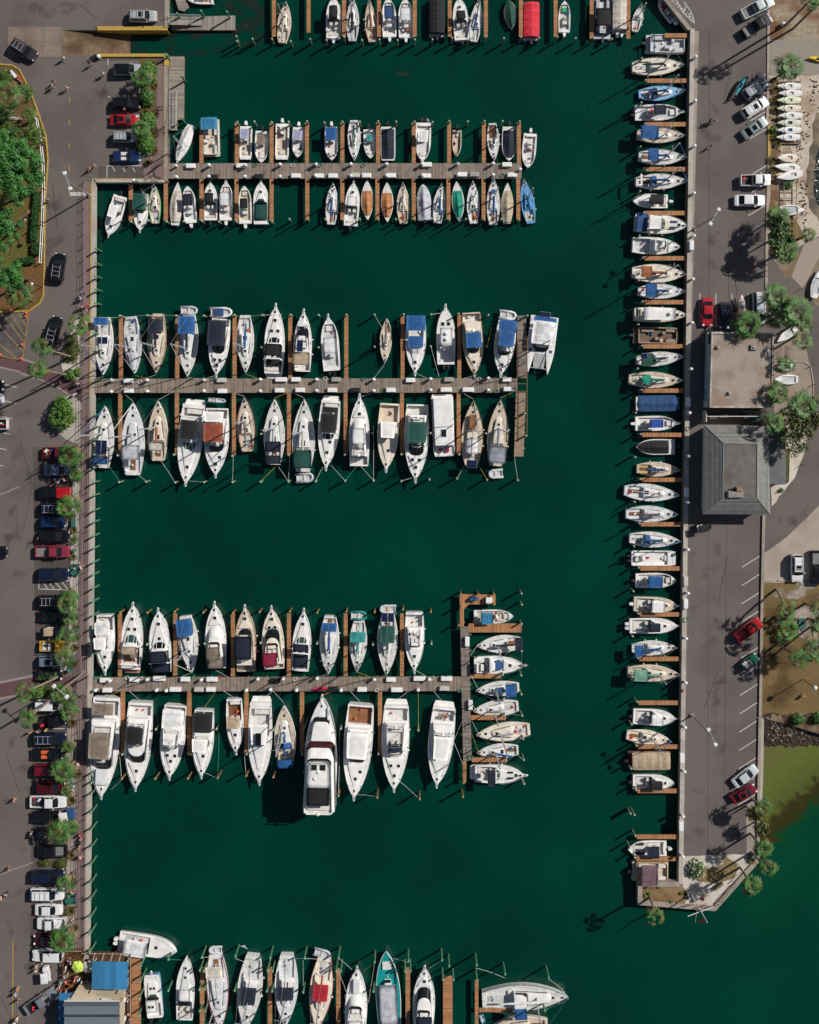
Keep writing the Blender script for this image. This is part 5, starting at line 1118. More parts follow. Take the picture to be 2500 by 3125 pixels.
sail((2093, 838), (1930, 832), 57, D_('cream sailboat with rust-brown awning'), 'cream', CR, bim=('brown', .12, .32), bw=.6, sc_='brown', jib=None)
sail((2092, 890), (1948, 889), 46, D_('pale sailboat with deep blue awning'), 'white', WG, bim=('blue', .1, .34), bw=.86, sc_='blue', jib=None, h=6)
fly((2092, 962), (1936, 960), 46, D_('long cream pilothouse boat'), None, hull='cream', top=(.12, .74, .84), flyr=(.2, .6), house=(.1, .76), cock=(.02, .08), hat=((.82, 0),), seats=1, glass='front', hh=.4, extra=lambda s: s.radar(.62, s.fb + 2.7))
pontoon((2070, 1025), (1934, 1023), 50, D_('brown-floored open pontoon boat'), fence='tan', floor=mat('brown_carpet', '6a5a4c', .9, 0, .1, 3), seat=mat('taupe_vinyl', '8f7f70', .7))
sail((2086, 1088), (1944, 1101), 44, D_('sailboat with dark green canopy'), bim=('green', .04, .3), bw=.86, sc_='green', jib=None, dod='green', solar=((.12, .5, 3.1, (.9, .9)),), h=6)
sail((2083, 1161), (1920, 1158), 50, D_('cream sailboat with jade green covers'), 'cream', dod='jade', bim=('jade', .2, .36), bw=.45, sc_='jade', jib=None, h=6)
covered((2072, 1230), (1942, 1232), 48, D_('boat wholly under a blue cover'), 'midblue', shape='rect', t0=.06, t1=.98, ridge=.4, trim='brown', peaks=((0, .8), (1, .8)))
cc((2066, 1291), (1940, 1293), 46, D_('white centre console with royal blue top'), 'royal', (.3, .62), .58, obc='white', pul=True)
covered((1942, 1364), (2060, 1364), 48, D_('runabout with black covers facing left'), 'black', shape='cc', t0=.16, t1=.96, k=.84, ob=1)
sail((2077, 1434), (1945, 1431), 45, D_('small cream sailboat with blue boom'), 'cream', NC, sc_='blue', jib=None, sole=mat('tan_seat', 'b8a06a', .7), h=6)
sail((2073, 1511), (1906, 1497), 53, D_('long white sailboat with bare boom'), 'white', WG, sc_=None, jib=None, by=.1, h=7)
sail((2068, 1569), (1911, 1568), 51, D_('grey sailboat with mauve boom cover'), 'grey', WG, sc_='mauve', jib=None, h=8)
sail((2076, 1651), (1922, 1643), 48, D_('white sailboat with curved blue dodger'), dod='blue', sc_='blue', jib='blue', h=8)
cc((2062, 1704), (1928, 1704), 47, D_('boxy white landing skiff'), shape='rect', console=.28, ob=2, obc='black', sole=WH, rec=(.05, .82, .84))
cc((2063, 1771), (1941, 1772), 46, D_('white boat with sky blue awning'), 'blue', (.26, .62), .8, obc='black')
cuddy((2066, 1848), (1935, 1843), 47, D_('cream boat with cream hardtop'), 'hard', (.36, .66), .76, hull='cream', obc='white', hat=((.74, 0),))
cuddy((2066, 1909), (1922, 1910), 48, D_('white boat with square navy top'), 'navy', (.38, .6), .6, ob=2, obc='grey', hat=((.74, 0),))
sail((2067, 1976), (1930, 1980), 46, D_('white sailboat with blue stern awning'), bim=('blue', .0, .2), bw=.75, sc_='blue', jib=None, h=7)
sail((2075, 2057), (1917, 2052), 51, D_('tan sailboat with sage green canopy'), 'cream', NC, bim=('sage', .06, .34), bw=.7, sc_='sage', jib=None, h=8)
cuddy((2060, 2192), (1933, 2186), 50, D_('white boat with white canvas top'), 'white', (.38, .66), .66, obc='black', hat=((.74, 0),))
sail((2050, 2262), (1914, 2244), 47, D_('cream sailboat with beige cockpit'), 'cream', CR, sc_=None, jib='blue', h=8)
pontoon((2048, 2320), (1920, 2321), 54, D_('tan canvas-covered pontoon boat'), c='tan', fence='brown', floor=mat('red_brown_deck', '6a2f1c', .8))
cuddy((2057, 2388), (1932, 2386), 46, D_('white boat with glossy black top'), 'black', (.37, .66), .66, obc='black', hat=((.78, 0),), pul=False)
cc((1917, 2592), (2035, 2590), 50, D_('white boat facing left with navy top'), 'navy', (.24, .56), .72, obc='grey', cush='navy')
pontoon((2040, 2660), (1930, 2658), 62, D_('deck boat with maroon awning'), bim='mauve', bt=(.18, .64), fence='tan', floor=NC, obc='black')
inflatable(577, 948, 54, 29, 0, 'grey inflatable dinghy behind sailboat with large blue awning', 'silver', 1.2)
dd = inflatable(675, 953, 70, 32, 0, 'white tender with navy cover behind the navy-awning yacht', 'white', 1.0)
mb = MB(); mb.box((-.3, 0, .35), (1.5, 1.2, .08), CV('midblue')); mb.build('tender_cover', dd)
inflatable(1550, 962, 54, 30, R(-8), 'white inflatable dinghy behind yacht with two blue awnings', 'white', 1.0)
inflatable(1095, 1879, 52, 30, 0, 'bright teal inflatable dinghy hung behind the teal-awning sailboat', 'teal', 1.2)
inflatable(1184, 1859, 52, 28, R(180), 'grey inflatable dinghy with yellow seats behind dark green canopy', 'silver', 1.2, seat=mat('yellow_seat', 'd0a860', .6))
inflatable(662, 1222, 56, 14, R(-4), 'narrow grey inflatable across stern of orange-brown awning yacht', 'silver', 1.6)
inflatable(930, 1458, 56, 32, R(5), 'grey inflatable dinghy below the large green-awning sailboat', 'silver', .8)
inflatable(1513, 1446, 46, 30, R(185), 'pale inflatable dinghy below sailboat with grey-blue awning', 'silver', .8)
inflatable(658, 2899, 42, 26, R(180), 'grey inflatable above the red-trimmed grey sailboat', 'silver', 1.0)
inflatable(984, 2910, 54, 28, R(-15), 'grey inflatable above the red-hulled sailboat', 'silver', 1.0)
inflatable(1473, 3112, 34, 15, R(-70), 'small blue dinghy tied at the bottom finger dock', 'sky', .2)
# vehicles
TIRE = mat('tyre_rubber', (.015, .015, .015), .8); RIM = mat('wheel_rim', (.5, .5, .5), .3, .8); LMP = mat('headlight_lens', (.8, .8, .8), .1); TLM = mat('tail_light', (.35, .01, .01), .3)
INT = mat('car_interior', (.03, .03, .03), .8)
_paint = {'silver': (.42, .43, .45), 'white': (.78, .78, .78), 'black': (.006, .006, .008), 'navy': (.008, .013, .035), 'red': (.42, .01, .015), 'blue': (.008, .025, .09), 'maroon': (.16, .008, .02),
          'darkred': (.07, .004, .008), 'greygreen': (.22, .27, .27), 'bluegrey': (.16, .2, .28), 'brown': (.04, .033, .035), 'yellow': (.75, .4, .01), 'green': (.0, .09, .05), 'palesilver': (.55, .6, .62), 'ltred': (.26, .03, .05), 'grey': (.2, .21, .24)}
def paint(c): return mat('car_paint_' + c, _paint[c], .28, .15, .03, 1., coat=.8)
def car(kd, u, v, Lp, ang, c, label, W=1.88, roof=None, rack=False, sun=False, bed=None, load=None, cat=None, name=None, z=0., cap=None):
 L = Lp / S; p = P(u, v, 0); hh = {'sedan': 1.45, 'coupe': 1.3, 'suv': 1.75, 'pickup': 1.85, 'van': 2.0, 'jeep': 1.8, 'convertible': 1.2}[kd]
 k = 1 - .5 * hh / H; L *= k; p = P(u, v, hh * .5); p.z = z
 r = empty(name or {'sedan': 'parked_car', 'coupe': 'parked_car', 'suv': 'parked_suv', 'pickup': 'pickup_truck', 'van': 'parked_van', 'jeep': 'open_jeep', 'convertible': 'convertible_car'}[kd], p, R(ang), label, cat or {'pickup': 'pickup truck', 'van': 'van', 'suv': 'car', 'jeep': 'jeep'}.get(kd, 'car'))
 pm = paint(c); rm = paint(roof) if roof in _paint else pm; W2 = W / 2; X = lambda t: (t - .5) * L
 hi = kd in ('suv', 'pickup', 'van', 'jeep'); bz = {'sedan': .95, 'coupe': .88, 'suv': 1.1, 'pickup': 1.15, 'van': 1.15, 'jeep': 1.05, 'convertible': .9}[kd]
 if kd == 'pickup': rec = (.03, .4)
 elif kd == 'jeep': rec = (.06, .56)
 elif kd == 'convertible': rec = (.3, .58)
 else: rec = None
 pr = {'sedan': [(0, .82, .72), (.015, .9, .88), (.08, .97, .98), (.2, 1, 1), (.65, 1, 1), (.75, .99, .96), (.9, .93, .88), (.97, .84, .78), (1, .7, .66)],
          'suv': [(0, .88, .8), (.01, .94, 1), (.06, .98, 1), (.2, 1, 1), (.7, 1, 1), (.76, .99, .97), (.9, .95, .92), (.97, .87, .84), (1, .74, .7)],
          'pickup': [(0, .92, .9), (.008, .94, 1), (.1, .97, 1), (.2, .98, 1), (.42, 1, 1), (.72, 1, 1), (.77, .99, .98), (.93, .95, .93), (.985, .88, .88), (1, .8, .7)]}
 st0 = pr.get({'coupe': 'sedan', 'convertible': 'sedan', 'van': 'suv', 'jeep': 'pickup'}.get(kd, kd))
 def it(t):
  for a, b in zip(st0, st0[1:]):
   if a[0] <= t <= b[0]: f = (t - a[0]) / (b[0] - a[0]); return a[1] + (b[1] - a[1]) * f, a[2] + (b[2] - a[2]) * f
  return st0[-1][1:]
 ts = [(q[0], 0) for q in st0 if not rec or not rec[0] - .003 < q[0] < rec[1] + .003]
 if rec: ts += [(rec[0], 0), (rec[0] + .002, 1), (rec[1] - .002, 1), (rec[1], 0)]
 ts.sort()
 def prof(q):
  w_, zf = it(q[0]); w_ *= W2; zt = bz * zf; x = X(q[0]); zi = .62 if q[1] else zt + .03
  return [(0, .25, x), (w_ * .9, .25, x), (w_, .5, x), (w_ * .985, zt - .1, x), (w_ * .94, zt, x), (w_ * .86, zt + (0 if q[1] else .01), x), (w_ * .85, zi - (0 if q[1] else .01), x), (0, zi, x)]
 bm = {'black': BLK, 'silver': mat('bed_liner_grey', (.18, .18, .18), .7), None: BLK}[bed] if kd == 'pickup' and bed != 'body' else (pm if bed == 'body' else INT)
 fl = [q[1] for q in ts]
 mb = MB(); loft(mb, ts, prof, lambda k_, i: bm if (k_ >= 6 and i >= 0 and k_ >= 0 and fl[i] and fl[min(i + 1, len(fl) - 1)]) else pm); body = mb.build('body', r, True)
 for p_ in body.data.polygons: p_.use_smooth = False
 g = {'sedan': (.14, .3, .58, .74, 1.44), 'coupe': (.12, .32, .56, .74, 1.3), 'suv': (.03, .1, .6, .74, 1.74), 'pickup': (.41, .46, .66, .78, 1.85), 'van': (.01, .03, .7, .86, 2.0)}.get(kd)
 if g:
  a0, a1, b1, b0, zt = g; wb, wt = W2 * .92, W2 * .72
  def panel(name, pts, par):
   m_ = MB(); m_.add(pts, [tuple(range(len(pts)))], GLS); return m_.build(name, par)
  y0, y1 = wb, wt; zb = bz + .01; zr = zt - .03
  panel('windshield', [(X(b0), -y0 * .9, zb), (X(b0) + .1, 0, zb), (X(b0), y0 * .9, zb), (X(b1), y1, zr), (X(b1) + .06, 0, zr), (X(b1), -y1, zr)], r)
  panel('rear_window', [(X(a0), y0 * .9, zb), (X(a0) - .05, 0, zb), (X(a0), -y0 * .9, zb), (X(a1), -y1, zr), (X(a1), y1, zr)], r)
  for sg in (-1, 1): panel('side_window', [(X(a0), sg * y0 * .9, zb), (X(b0), sg * y0 * .9, zb), (X(b1), sg * y1, zr), (X(a1), sg * y1, zr)], r)
  m_ = MB(); m_.slab(rr(X(a1) - .06, X(b1) + .05, wt + .03, wt + .03, .15, .2), zr - .03, zt, rm, .04, .03); rf = m_.build('roof', r)
  m_ = MB()
  for sg in (-1, 1):
   for (xa, xb) in ((X(a0), X(a1)), (X(b0), X(b1))): m_.tube([(xa, sg * y0 * .9, zb), (xb, sg * y1, zr)], .04, pm, 5)
   m_.tube([(X((a0 + b0) / 2), sg * y0 * .9, zb), (X((a1 + b1) / 2), sg * y1, zr)], .04, pm, 5)
  m_.build('roof_pillars', r)
  if sun: m_ = MB(); m_.box((X(b1) - (.6), 0, zt + .03), (.75, wt * 1.2, .03), GLS); m_.build('sunroof', rf)
  if rack:
   m_ = MB()
   for sg in (-1, 1): m_.tube([(X(a1) + .1, sg * wt * .85, zt + .1), (X(b1) - .1, sg * wt * .85, zt + .1)], .035, ALU, 5)
   for q in (.2, .5, .8): m_.tube([(X(a1) + (X(b1) - X(a1)) * q, -wt * .85, zt + .12), (X(a1) + (X(b1) - X(a1)) * q, wt * .85, zt + .12)], .035, ALU, 5)
   m_.build('roof_rack', rf)
 else:
  m_ = MB(); x = X(.6); m_.add([(x + .15, -W2 * .85, bz), (x + .15, W2 * .85, bz), (x - .15, W2 * .75, bz + .45), (x - .15, -W2 * .75, bz + .45)], [(0, 1, 2, 3)], GLS); m_.build('windshield', r)
  for t in ((.2, .42) if kd == 'jeep' else (.36, .48)):
   for sg in (-1, 1):
    m_ = MB(); m_.slab(rr(X(t) - .3, X(t) + .3, .28, .28, .08, .08) if 0 else [(a, b + sg * W2 * .42) for a, b in rr(X(t) - .3, X(t) + .3, .27, .27, .08, .08)], .62, 1.0, mat('orange_seat', (.6, .12, .03), .6) if load == 'orange' else CUSH, .05, .02); m_.build('seat', r)
  if kd == 'jeep':
   m_ = MB()
   for t in (.18, .5): m_.tube([(X(t), -W2 * .8, bz), (X(t), -W2 * .7, bz + .75), (X(t), W2 * .7, bz + .75), (X(t), W2 * .8, bz)], .05, mat('roll_bar', (.35, .3, .33), .5), 5)
   for sg in (-1, 1): m_.tube([(X(.18), sg * W2 * .7, bz + .75), (X(.5), sg * W2 * .7, bz + .75)], .05, mat('roll_bar'), 5)
   m_.build('roll_cage', r)
   if roof: m_ = MB(); m_.slab(rr(X(.04), X(.56), W2 * .85, W2 * .85, .1, .1), bz + .8, bz + .88, CV('tan'), .03, .03); m_.build('soft_top', r)
 for t in (.19, .81):
  for sg in (-1, 1):
   m_ = MB(); R_ = .36 if hi else .32; m_.rings([[(X(t) + R_ * math.cos(a * .5236), sg * y, R_ + R_ * math.sin(a * .5236)) for a in range(12)] for y in (W2 - .2, W2 + .015)], TIRE); wh = m_.build('wheel', r)
   m_ = MB(); m_.rings([[(X(t) + .2 * math.cos(a * .7854), sg * y, R_ + .2 * math.sin(a * .7854)) for a in range(8)] for y in (W2 + .01, W2 + .03)], RIM); m_.build('rim', wh)
 for sg in (-1, 1):
  m_ = MB(); m_.box((X(.965), sg * W2 * .66, bz * .78), (.3, .3, .14), LMP); m_.build('headlight', r)
  m_ = MB(); m_.box((X(.004), sg * W2 * .72, bz * .85), (.1, .26, .16), TLM); m_.build('tail_light', r)
  m_ = MB(); m_.box((X(.66), sg * (W2 + .1), bz + .1), (.16, .2, .14), pm); m_.build('wing_mirror', r)
 if cap: m_ = MB(); m_.slab(rr(X(.0), X(.42), W2 * .93, W2 * .9, .1, .08), bz - .02, bz + .65, paint(cap), .08, .05); m_.build('bed_cap', r)
 if kd == 'pickup' and load:
  rd = random.Random(int(u))
  for i in range(load):
   m_ = MB(); d = rd.uniform(.3, .7); m_.box((X(rd.uniform(.1, .34)), rd.uniform(-.5, .5), .62 + .2), (d, d * .7, .4), [CV('red'), CUSH, CV('blue'), WOOD, CV('tan')][i % 5], rd.random()); m_.build('cargo', r)
 return r
car('suv', 436, 49, 85, 0, 'silver', 'silver SUV with roof rails parked above the boat ramp', rack=True, sun=True)
car('suv', 73, 151, 86, -33, 'brown', 'dark brown SUV driving beside the boat ramp apron', rack=True, W=1.95)
car('suv', 389, 212, 84, 0, 'silver', 'silver wagon with black roof, top of the shrub-side parking row', roof='black', W=1.85)
car('suv', 386, 315, 84, 0, 'black', 'black SUV parked just above the red coupe', W=1.9)
car('coupe', 379, 366, 84, 0, 'red', 'bright red coupe parked near the shrubs', sun=True, W=1.8)
car('suv', 382, 418, 74, 0, 'silver', 'small silver crossover parked just below the red coupe', W=1.75, rack=True)
car('convertible', 388, 478, 86, 0, 'blue', 'dark blue convertible parked at the bottom of the shrub row')
car('suv', 178, 817, 88, 82, 'black', 'black SUV driving up the road beside the park', rack=True, W=1.98)
car('suv', 164, 1011, 92, 75, 'black', 'black SUV with silver roof bars beside the planting island', rack=True, W=1.95)
car('sedan', -28, 1176, 80, 0, 'black', 'black car cut off by left edge above two white ones')
car('suv', -32, 1217, 84, 0, 'white', 'white car cut off by left edge below the black one')
car('pickup', -28, 1294, 104, 180, 'white', 'white pickup cut off by left edge with teal box in bed', load=3)
car('jeep', -16, 1685, 74, 0, 'black', 'black open jeep cut off by the left edge', roof=None)
car('pickup', 177, 1382, 92, 0, 'maroon', 'dark red pickup loaded with gear, half under a palm', load=5)
car('sedan', 176, 1435, 84, 0, 'bluegrey', 'silver-blue sedan, second in the long row by the promenade', W=1.85)
car('pickup', 168, 1503, 102, 180, 'black', 'black pickup bearing a bright red cap over its right end', W=1.9, cap='red')
car('suv', 166, 1552, 84, 0, 'navy', 'very dark blue SUV just below the bright red cap', rack=True)
car('suv', 162, 1594, 76, 0, 'blue', 'glossy blue car beside the green bench', W=1.8)
car('suv', 166, 1636, 94, 0, 'black', 'black car beside the teal-shirted person', W=1.9)
car('pickup', 160, 1683, 104, 0, 'ltred', 'rose-red pickup with grey bed', bed='silver', W=1.95)
car('suv', 164, 1752, 94, 0, 'navy', 'dark blue SUV parked beside the white striped no-parking zone', W=1.9)
car('suv', 158, 1834, 80, 0, 'black', 'black SUV with silver roof rack under palms', rack=True, W=1.9)
car('sedan', 162, 1880, 88, 0, 'black', 'black sedan in deep shade above the tan-topped jeep')
car('jeep', 164, 1925, 54, 0, 'navy', 'small jeep with tan soft top', roof='tan', W=1.6)
car('jeep', 158, 1972, 74, 0, 'yellow', 'bright yellow open jeep', W=1.75)
car('suv', 156, 2018, 74, 0, 'bluegrey', 'grey-blue hatchback just below the yellow jeep', W=1.8, sun=True)
car('sedan', 150, 2059, 80, 0, 'black', 'dark car mostly hidden under shrubs above the red crossing')
car('van', 150, 2152, 76, 0, 'white', 'white van just below the lower red crossing', W=1.8)
car('pickup', 157, 2201, 86, 8, 'black', 'black pickup with bed rack parked slightly tilted', W=1.9, load=1)
car('suv', 152, 2254, 102, 0, 'navy', 'long navy SUV beside the group of people', rack=True, W=1.98)
car('convertible', 146, 2302, 96, 0, 'black', 'black convertible with orange seats', load='orange')
car('suv', 145, 2350, 84, 0, 'maroon', 'dark red hatchback half under a palm below the black convertible', W=1.8)
car('suv', 155, 2403, 90, 0, 'darkred', 'very dark maroon SUV above the white pickup', W=1.9)
car('pickup', 147, 2447, 110, 0, 'white', 'white crew pickup with fishing gear in bed', load=4, W=1.98)
car('sedan', 147, 2494, 100, 0, 'black', 'black sedan next to the blue and white canopy', W=1.85)
car('pickup', 160, 2597, 90, 180, 'black', 'black pickup backed in with grey bed', bed='silver', W=1.98)
car('suv', 146, 2675, 104, 0, 'navy', 'dark blue-black SUV above the white SUV with roof bars', W=1.95)
car('suv', 144, 2729, 102, 0, 'white', 'white SUV with black roof bars, above white sedan', rack=True, W=1.95)
car('sedan', 149, 2776, 84, 0, 'white', 'white sedan parked between white SUV and white pickup', W=1.85)
car('pickup', 157, 2818, 88, 180, 'white', 'white pickup backed in with empty white bed', bed='body', W=1.9)
car('sedan', 145, 2868, 84, 180, 'darkred', 'dark maroon car half under the lowest palm')
car('suv', 146, 2916, 94, 180, 'white', 'white SUV facing left near the restaurant', W=1.95)
car('pickup', 124, 3056, 108, 34, 'grey', 'grey pickup parked at an angle beside the restaurant', W=1.98, load=3)
car('pickup', 2312, 22, 104, 27, 'palesilver', 'pale silver pickup, topmost in the right lot', bed='silver', W=1.95)
car('pickup', 2311, 77, 98, 33, 'black', 'black pickup with ribbed bed cover near top right', bed='silver', W=1.95)
car('suv', 2305, 269, 84, 36, 'bluegrey', 'grey-blue SUV with silver roof beside the teal kayak', rack=True, roof='silver', W=1.9)
car('suv', 2305, 327, 86, 33, 'white', 'white SUV with roof rails in the right lot', rack=True, sun=True, W=1.9)
car('sedan', 2303, 390, 88, 35, 'greygreen', 'grey-green sedan in the right lot', sun=True, W=1.85)
car('pickup', 2306, 550, 92, 1, 'white', 'white pickup with open black bed in the right lot', load=1, W=1.9)
car('sedan', 2288, 612, 94, 0, 'white', 'long white sedan in the right lot', W=1.9)
car('sedan', 2159, 952, 86, -91, 'red', 'bright red sedan above the gravel-roofed building', W=1.85)
car('coupe', 2212, 962, 80, -92, 'navy', 'dark navy coupe between red sedan and trailer boat', W=1.85)
car('van', 2317, 940, 98, -89, 'palesilver', 'long silver van with ladders on its roof', W=2.0, rack=True)
car('suv', 2433, 1734, 84, -90, 'white', 'white SUV parked on the pale sand lot', rack=True, sun=True, W=1.95)
car('pickup', 2496, 1732, 104, -90, 'black', 'black pickup parked on the sand lot', bed='silver', W=2.1)
car('pickup', 2284, 1922, 92, 36, 'red', 'bright red pickup alone in the lower right lot', bed='body', W=1.9)
car('jeep', 2289, 2020, 56, 38, 'green', 'small dark green jeep in the lower right lot', W=1.6)
car('sedan', 2274, 2368, 88, 37, 'palesilver', 'silver sedan near the end of the right lot', W=1.85)
car('sedan', 2269, 2422, 84, 27, 'maroon', 'glossy maroon sedan, lowest car in the right lot', W=1.8, sun=True)
def golf_cart(u, v, ang, c, label, L=2.6, top='white'):
 p = P(u, v); r = empty('golf_cart', p, R(ang), label, 'golf cart'); m = paint(c)
 mb = MB(); mb.slab(rr(-L / 2, L / 2, .6, .5, .1, .3), .25, .6, m, .05, .02); mb.slab([(a + .85, b) for a, b in rr(-.4, .4, .58, .5, .05, .2)], .6, .95, m, .08, .03); mb.build('body', r)
 for x in (-.2, -.75): mb = MB(); mb.slab([(a + x, b) for a, b in rr(-.22, .22, .52, .52, .08, .08)], .6, .85, CUSH, .04, .02); mb.build('seat', r)
 mb = MB(); mb.slab(rr(-1.0, .65, .58, .58, .12, .12), 1.85, 1.93, CV(top), .03, .03); t = mb.build('roof', r); mb = MB()
 for x in (-.95, .6):
  for y in (-.52, .52): mb.tube([(x, y, .5), (x, y, 1.88)], .025, BLK, 4)
 mb.build('roof_posts', t)
 for x in (-.8, .85):
  for y in (-.52, .52):
   mb = MB(); mb.rings([[(x + .22 * math.cos(a * .628), y + dy, .22 + .22 * math.sin(a * .628)) for a in range(10)] for dy in (-.08, .08)], TIRE); mb.build('wheel', r)
golf_cart(2142, 1608, 12, 'black', 'black golf cart below the hip-roofed building', 2.9, 'black'); golf_cart(146, 2966, 95, 'white', 'white golf cart near the restaurant entrance', 2.6, 'white')
def bike(u, v, ang, label, c='black', motor=True, cat='motorcycle', z=0):
 p = P(u, v, z); r = empty('motorcycle' if motor else 'bicycle', p, R(ang), label, cat); m = CV(c) if c in _cv else HULLC[c]
 for x in (-.62, .62):
  mb = MB(); n = 12; R_ = .33; k = .07 if motor else .03
  mb.rings([[(x + R_ * q * math.cos(a * 6.2832 / n), y, R_ + R_ * q * math.sin(a * 6.2832 / n)) for a in range(n)] for y, q in ((-k, .92), (0, 1), (k, .92))], TIRE); mb.build('wheel', r)
 mb = MB()
 if motor: mb.slab([(a + .1, b) for a, b in rr(-.55, .5, .16, .12, .1, .1)], .45, .85, m, .08, .04)
 mb.tube([(-.6, 0, .35), (-.1, 0, .75), (.45, 0, .8), (.62, 0, .35)], .05 if motor else .025, m, 5); mb.tube([(-.1, 0, .75), (-.02, 0, .35), (.45, 0, .75)], .03, m, 4); mb.build('frame', r)
 mb = MB(); mb.slab([(a - .3, b) for a, b in rr(-.35, .3, .15, .12, .08, .08)], .78, .9, BLK, .03, .02); mb.build('saddle', r)
 mb = MB(); mb.tube([(.35, -.34, 1.0), (.5, -.15, 1.02), (.5, .15, 1.02), (.35, .34, 1.0)], .025, BLK, 4); mb.tube([(.5, 0, 1.02), (.6, 0, .4)], .025, BLK, 4); mb.build('handlebar', r)
 return r
bike(87, 876, -60, 'red scooter parked under the park palm, upper one', 'red', cat='scooter'); bike(95, 900, -70, 'red scooter parked under the park palm, lower one', 'red', cat='scooter')
bike(122, 2545, 100, 'blue motorcycle standing in an empty bay', 'blue'); bike(98, 2541, 60, 'dark motorcycle ridden beside the blue one', 'taupe')
bike(228, 1206, 30, 'white-tanked motorcycle parked by the round planting bed', 'white'); bike(185, 1162, 70, 'dark bicycle left in palm shade by the crossing', 'black', False, 'bicycle')
bike(17, 2728, 45, 'white bicycle ridden near the left edge', 'white', False, 'bicycle'); bike(247, 2562, 80, 'pale bicycle ridden on the lower promenade', 'white', False, 'bicycle')
# people
SKIN = mat('skin', (.48, .27, .18), .6);
def skinned(verts, edges, rad):
 me = bpy.data.meshes.new('t'); me.from_pydata(verts, edges, []); o = bpy.data.objects.new('t', me); col.objects.link(o)
 o.modifiers.new('s', 'SKIN'); b = o.modifiers.new('b', 'SUBSURF'); b.levels = b.render_levels = 1
 for i, d in enumerate(me.skin_vertices[0].data): d.radius = (rad[i], rad[i]); d.use_root = i == 0
 dg = bpy.context.evaluated_depsgraph_get(); out = bpy.data.meshes.new_from_object(o.evaluated_get(dg)); bpy.data.objects.remove(o); return out
POSE = {'stand': dict(l=((0, .1), (.0, .1)), r=((0, -.1), (0, -.1)), a=((.05, .3), (.12, .32)), b=((.05, -.3), (.12, -.32))),
  'walk': dict(l=((.22, .1), (.1, .1)), r=((-.02, -.1), (-.42, -.1)), a=((-.15, .28), (-.05, .3)), b=((.18, -.28), (.38, -.26))),
  'stride': dict(l=((-.0, .1), (-.38, .1)), r=((.25, -.1), (.3, -.1)), a=((.2, .28), (.42, .24)), b=((-.18, -.28), (-.1, -.3))),
  'sit': None}
PMESH = {}
def build_pose(nm):
 d = POSE[nm]
 if nm == 'sit': hz = .5; kn = [(.42, .12, .5), (.42, -.12, .5)]; ft = [(.45, .12, .07), (.45, -.12, .07)]
 else: hz = .92; kn = [(d['l'][0][0], d['l'][0][1], .49), (d['r'][0][0], d['r'][0][1], .49)]; ft = [(d['l'][1][0], d['l'][1][1], .07 if d['l'][1][0] > -.2 else .14), (d['r'][1][0], d['r'][1][1], .07 if d['r'][1][0] > -.2 else .14)]
 a = d['a'] if d else ((.15, .26), (.36, .16)); b = d['b'] if d else ((.15, -.26), (.36, -.16))
 ez, wz = hz + .22, (hz + .0 if nm != 'sit' else hz + .2)
 V = [(0, 0, hz), (0, 0, hz + .25), (.0, 0, hz + .46), (.01, 0, hz + .56), (.03, 0, hz + .68), (.02, 0, hz + .78)]; Rd = [.13, .125, .13, .055, .09, .075]
 E = [(0, 1), (1, 2), (2, 3), (3, 4), (4, 5)]
 def ch(par, pts, rs):
  for p_, r_ in zip(pts, rs): V.append(p_); Rd.append(r_); E.append((par, len(V) - 1)); par = len(V) - 1
  return par
 for sg, k, f in ((1, kn[0], ft[0]), (-1, kn[1], ft[1])): ch(0, [(.02, sg * .1, hz - .04), k, f, (f[0] + .15, f[1], f[2] - .03)], [.095, .062, .042, .035])
 hands = []
 for sg, q in ((1, a), (-1, b)):
  w_ = ch(2, [(0, sg * .19, hz + .46), (q[0][0], q[0][1], ez), (q[1][0], q[1][1], wz), (q[1][0] + .04, q[1][1], wz - .07)], [.062, .042, .03, .032]); hands.append((w_, q[1], wz, sg))
 nb = len(V)
 for w_, q, z, sg in hands:
  for i, (dy, l) in enumerate(((-.03, .07), (-.01, .085), (.01, .08), (.03, .065))): ch(w_, [(q[0] + .05, q[1] + dy, z - .1), (q[0] + .075, q[1] + dy, z - .1 - l)], [.01, .008])
  ch(w_, [(q[0] + .09, q[1] - sg * .04, z - .09)], [.011])
 PMESH[nm] = {}
 m1 = skinned(V, E, Rd); m1.materials.append(SKIN); PMESH[nm]['body'] = m1
 k1, k2 = kn; mid = lambda p, q, f: tuple(p[i] + (q[i] - p[i]) * f for i in range(3))
 e1, e2 = (a[0][0], a[0][1], ez), (b[0][0], b[0][1], ez); s1, s2 = (0, .19, hz + .46), (0, -.19, hz + .46)
 sv = [(0, 0, hz + .02), (0, 0, hz + .25), (0, 0, hz + .47), s1, mid(s1, e1, .7), s2, mid(s2, e2, .7)]
 m2 = skinned(sv, [(0, 1), (1, 2), (2, 3), (3, 4), (2, 5), (5, 6)], [.155, .148, .15, .085, .07, .085, .07]); PMESH[nm]['shirt'] = m2
 h1, h2 = (.02, .1, hz - .04), (.02, -.1, hz - .04)
 m3 = skinned([(0, 0, hz + .05), h1, mid(h1, k1, .75), h2, mid(h2, k2, .75)], [(0, 1), (1, 2), (0, 3), (3, 4)], [.15, .118, .095, .118, .095]); PMESH[nm]['shorts'] = m3
 mb = MB(); mb.ball((.005, 0, hz + .75), (.115, .1, .1), SKIN, 10, 6); m4 = mb.mesh('hair', True); m4.materials.clear(); PMESH[nm]['hair'] = m4
for nm in POSE: build_pose(nm)
for nm in PMESH:
 for k_ in ('shirt', 'shorts', 'hair'): PMESH[nm][k_].materials.append(SKIN)
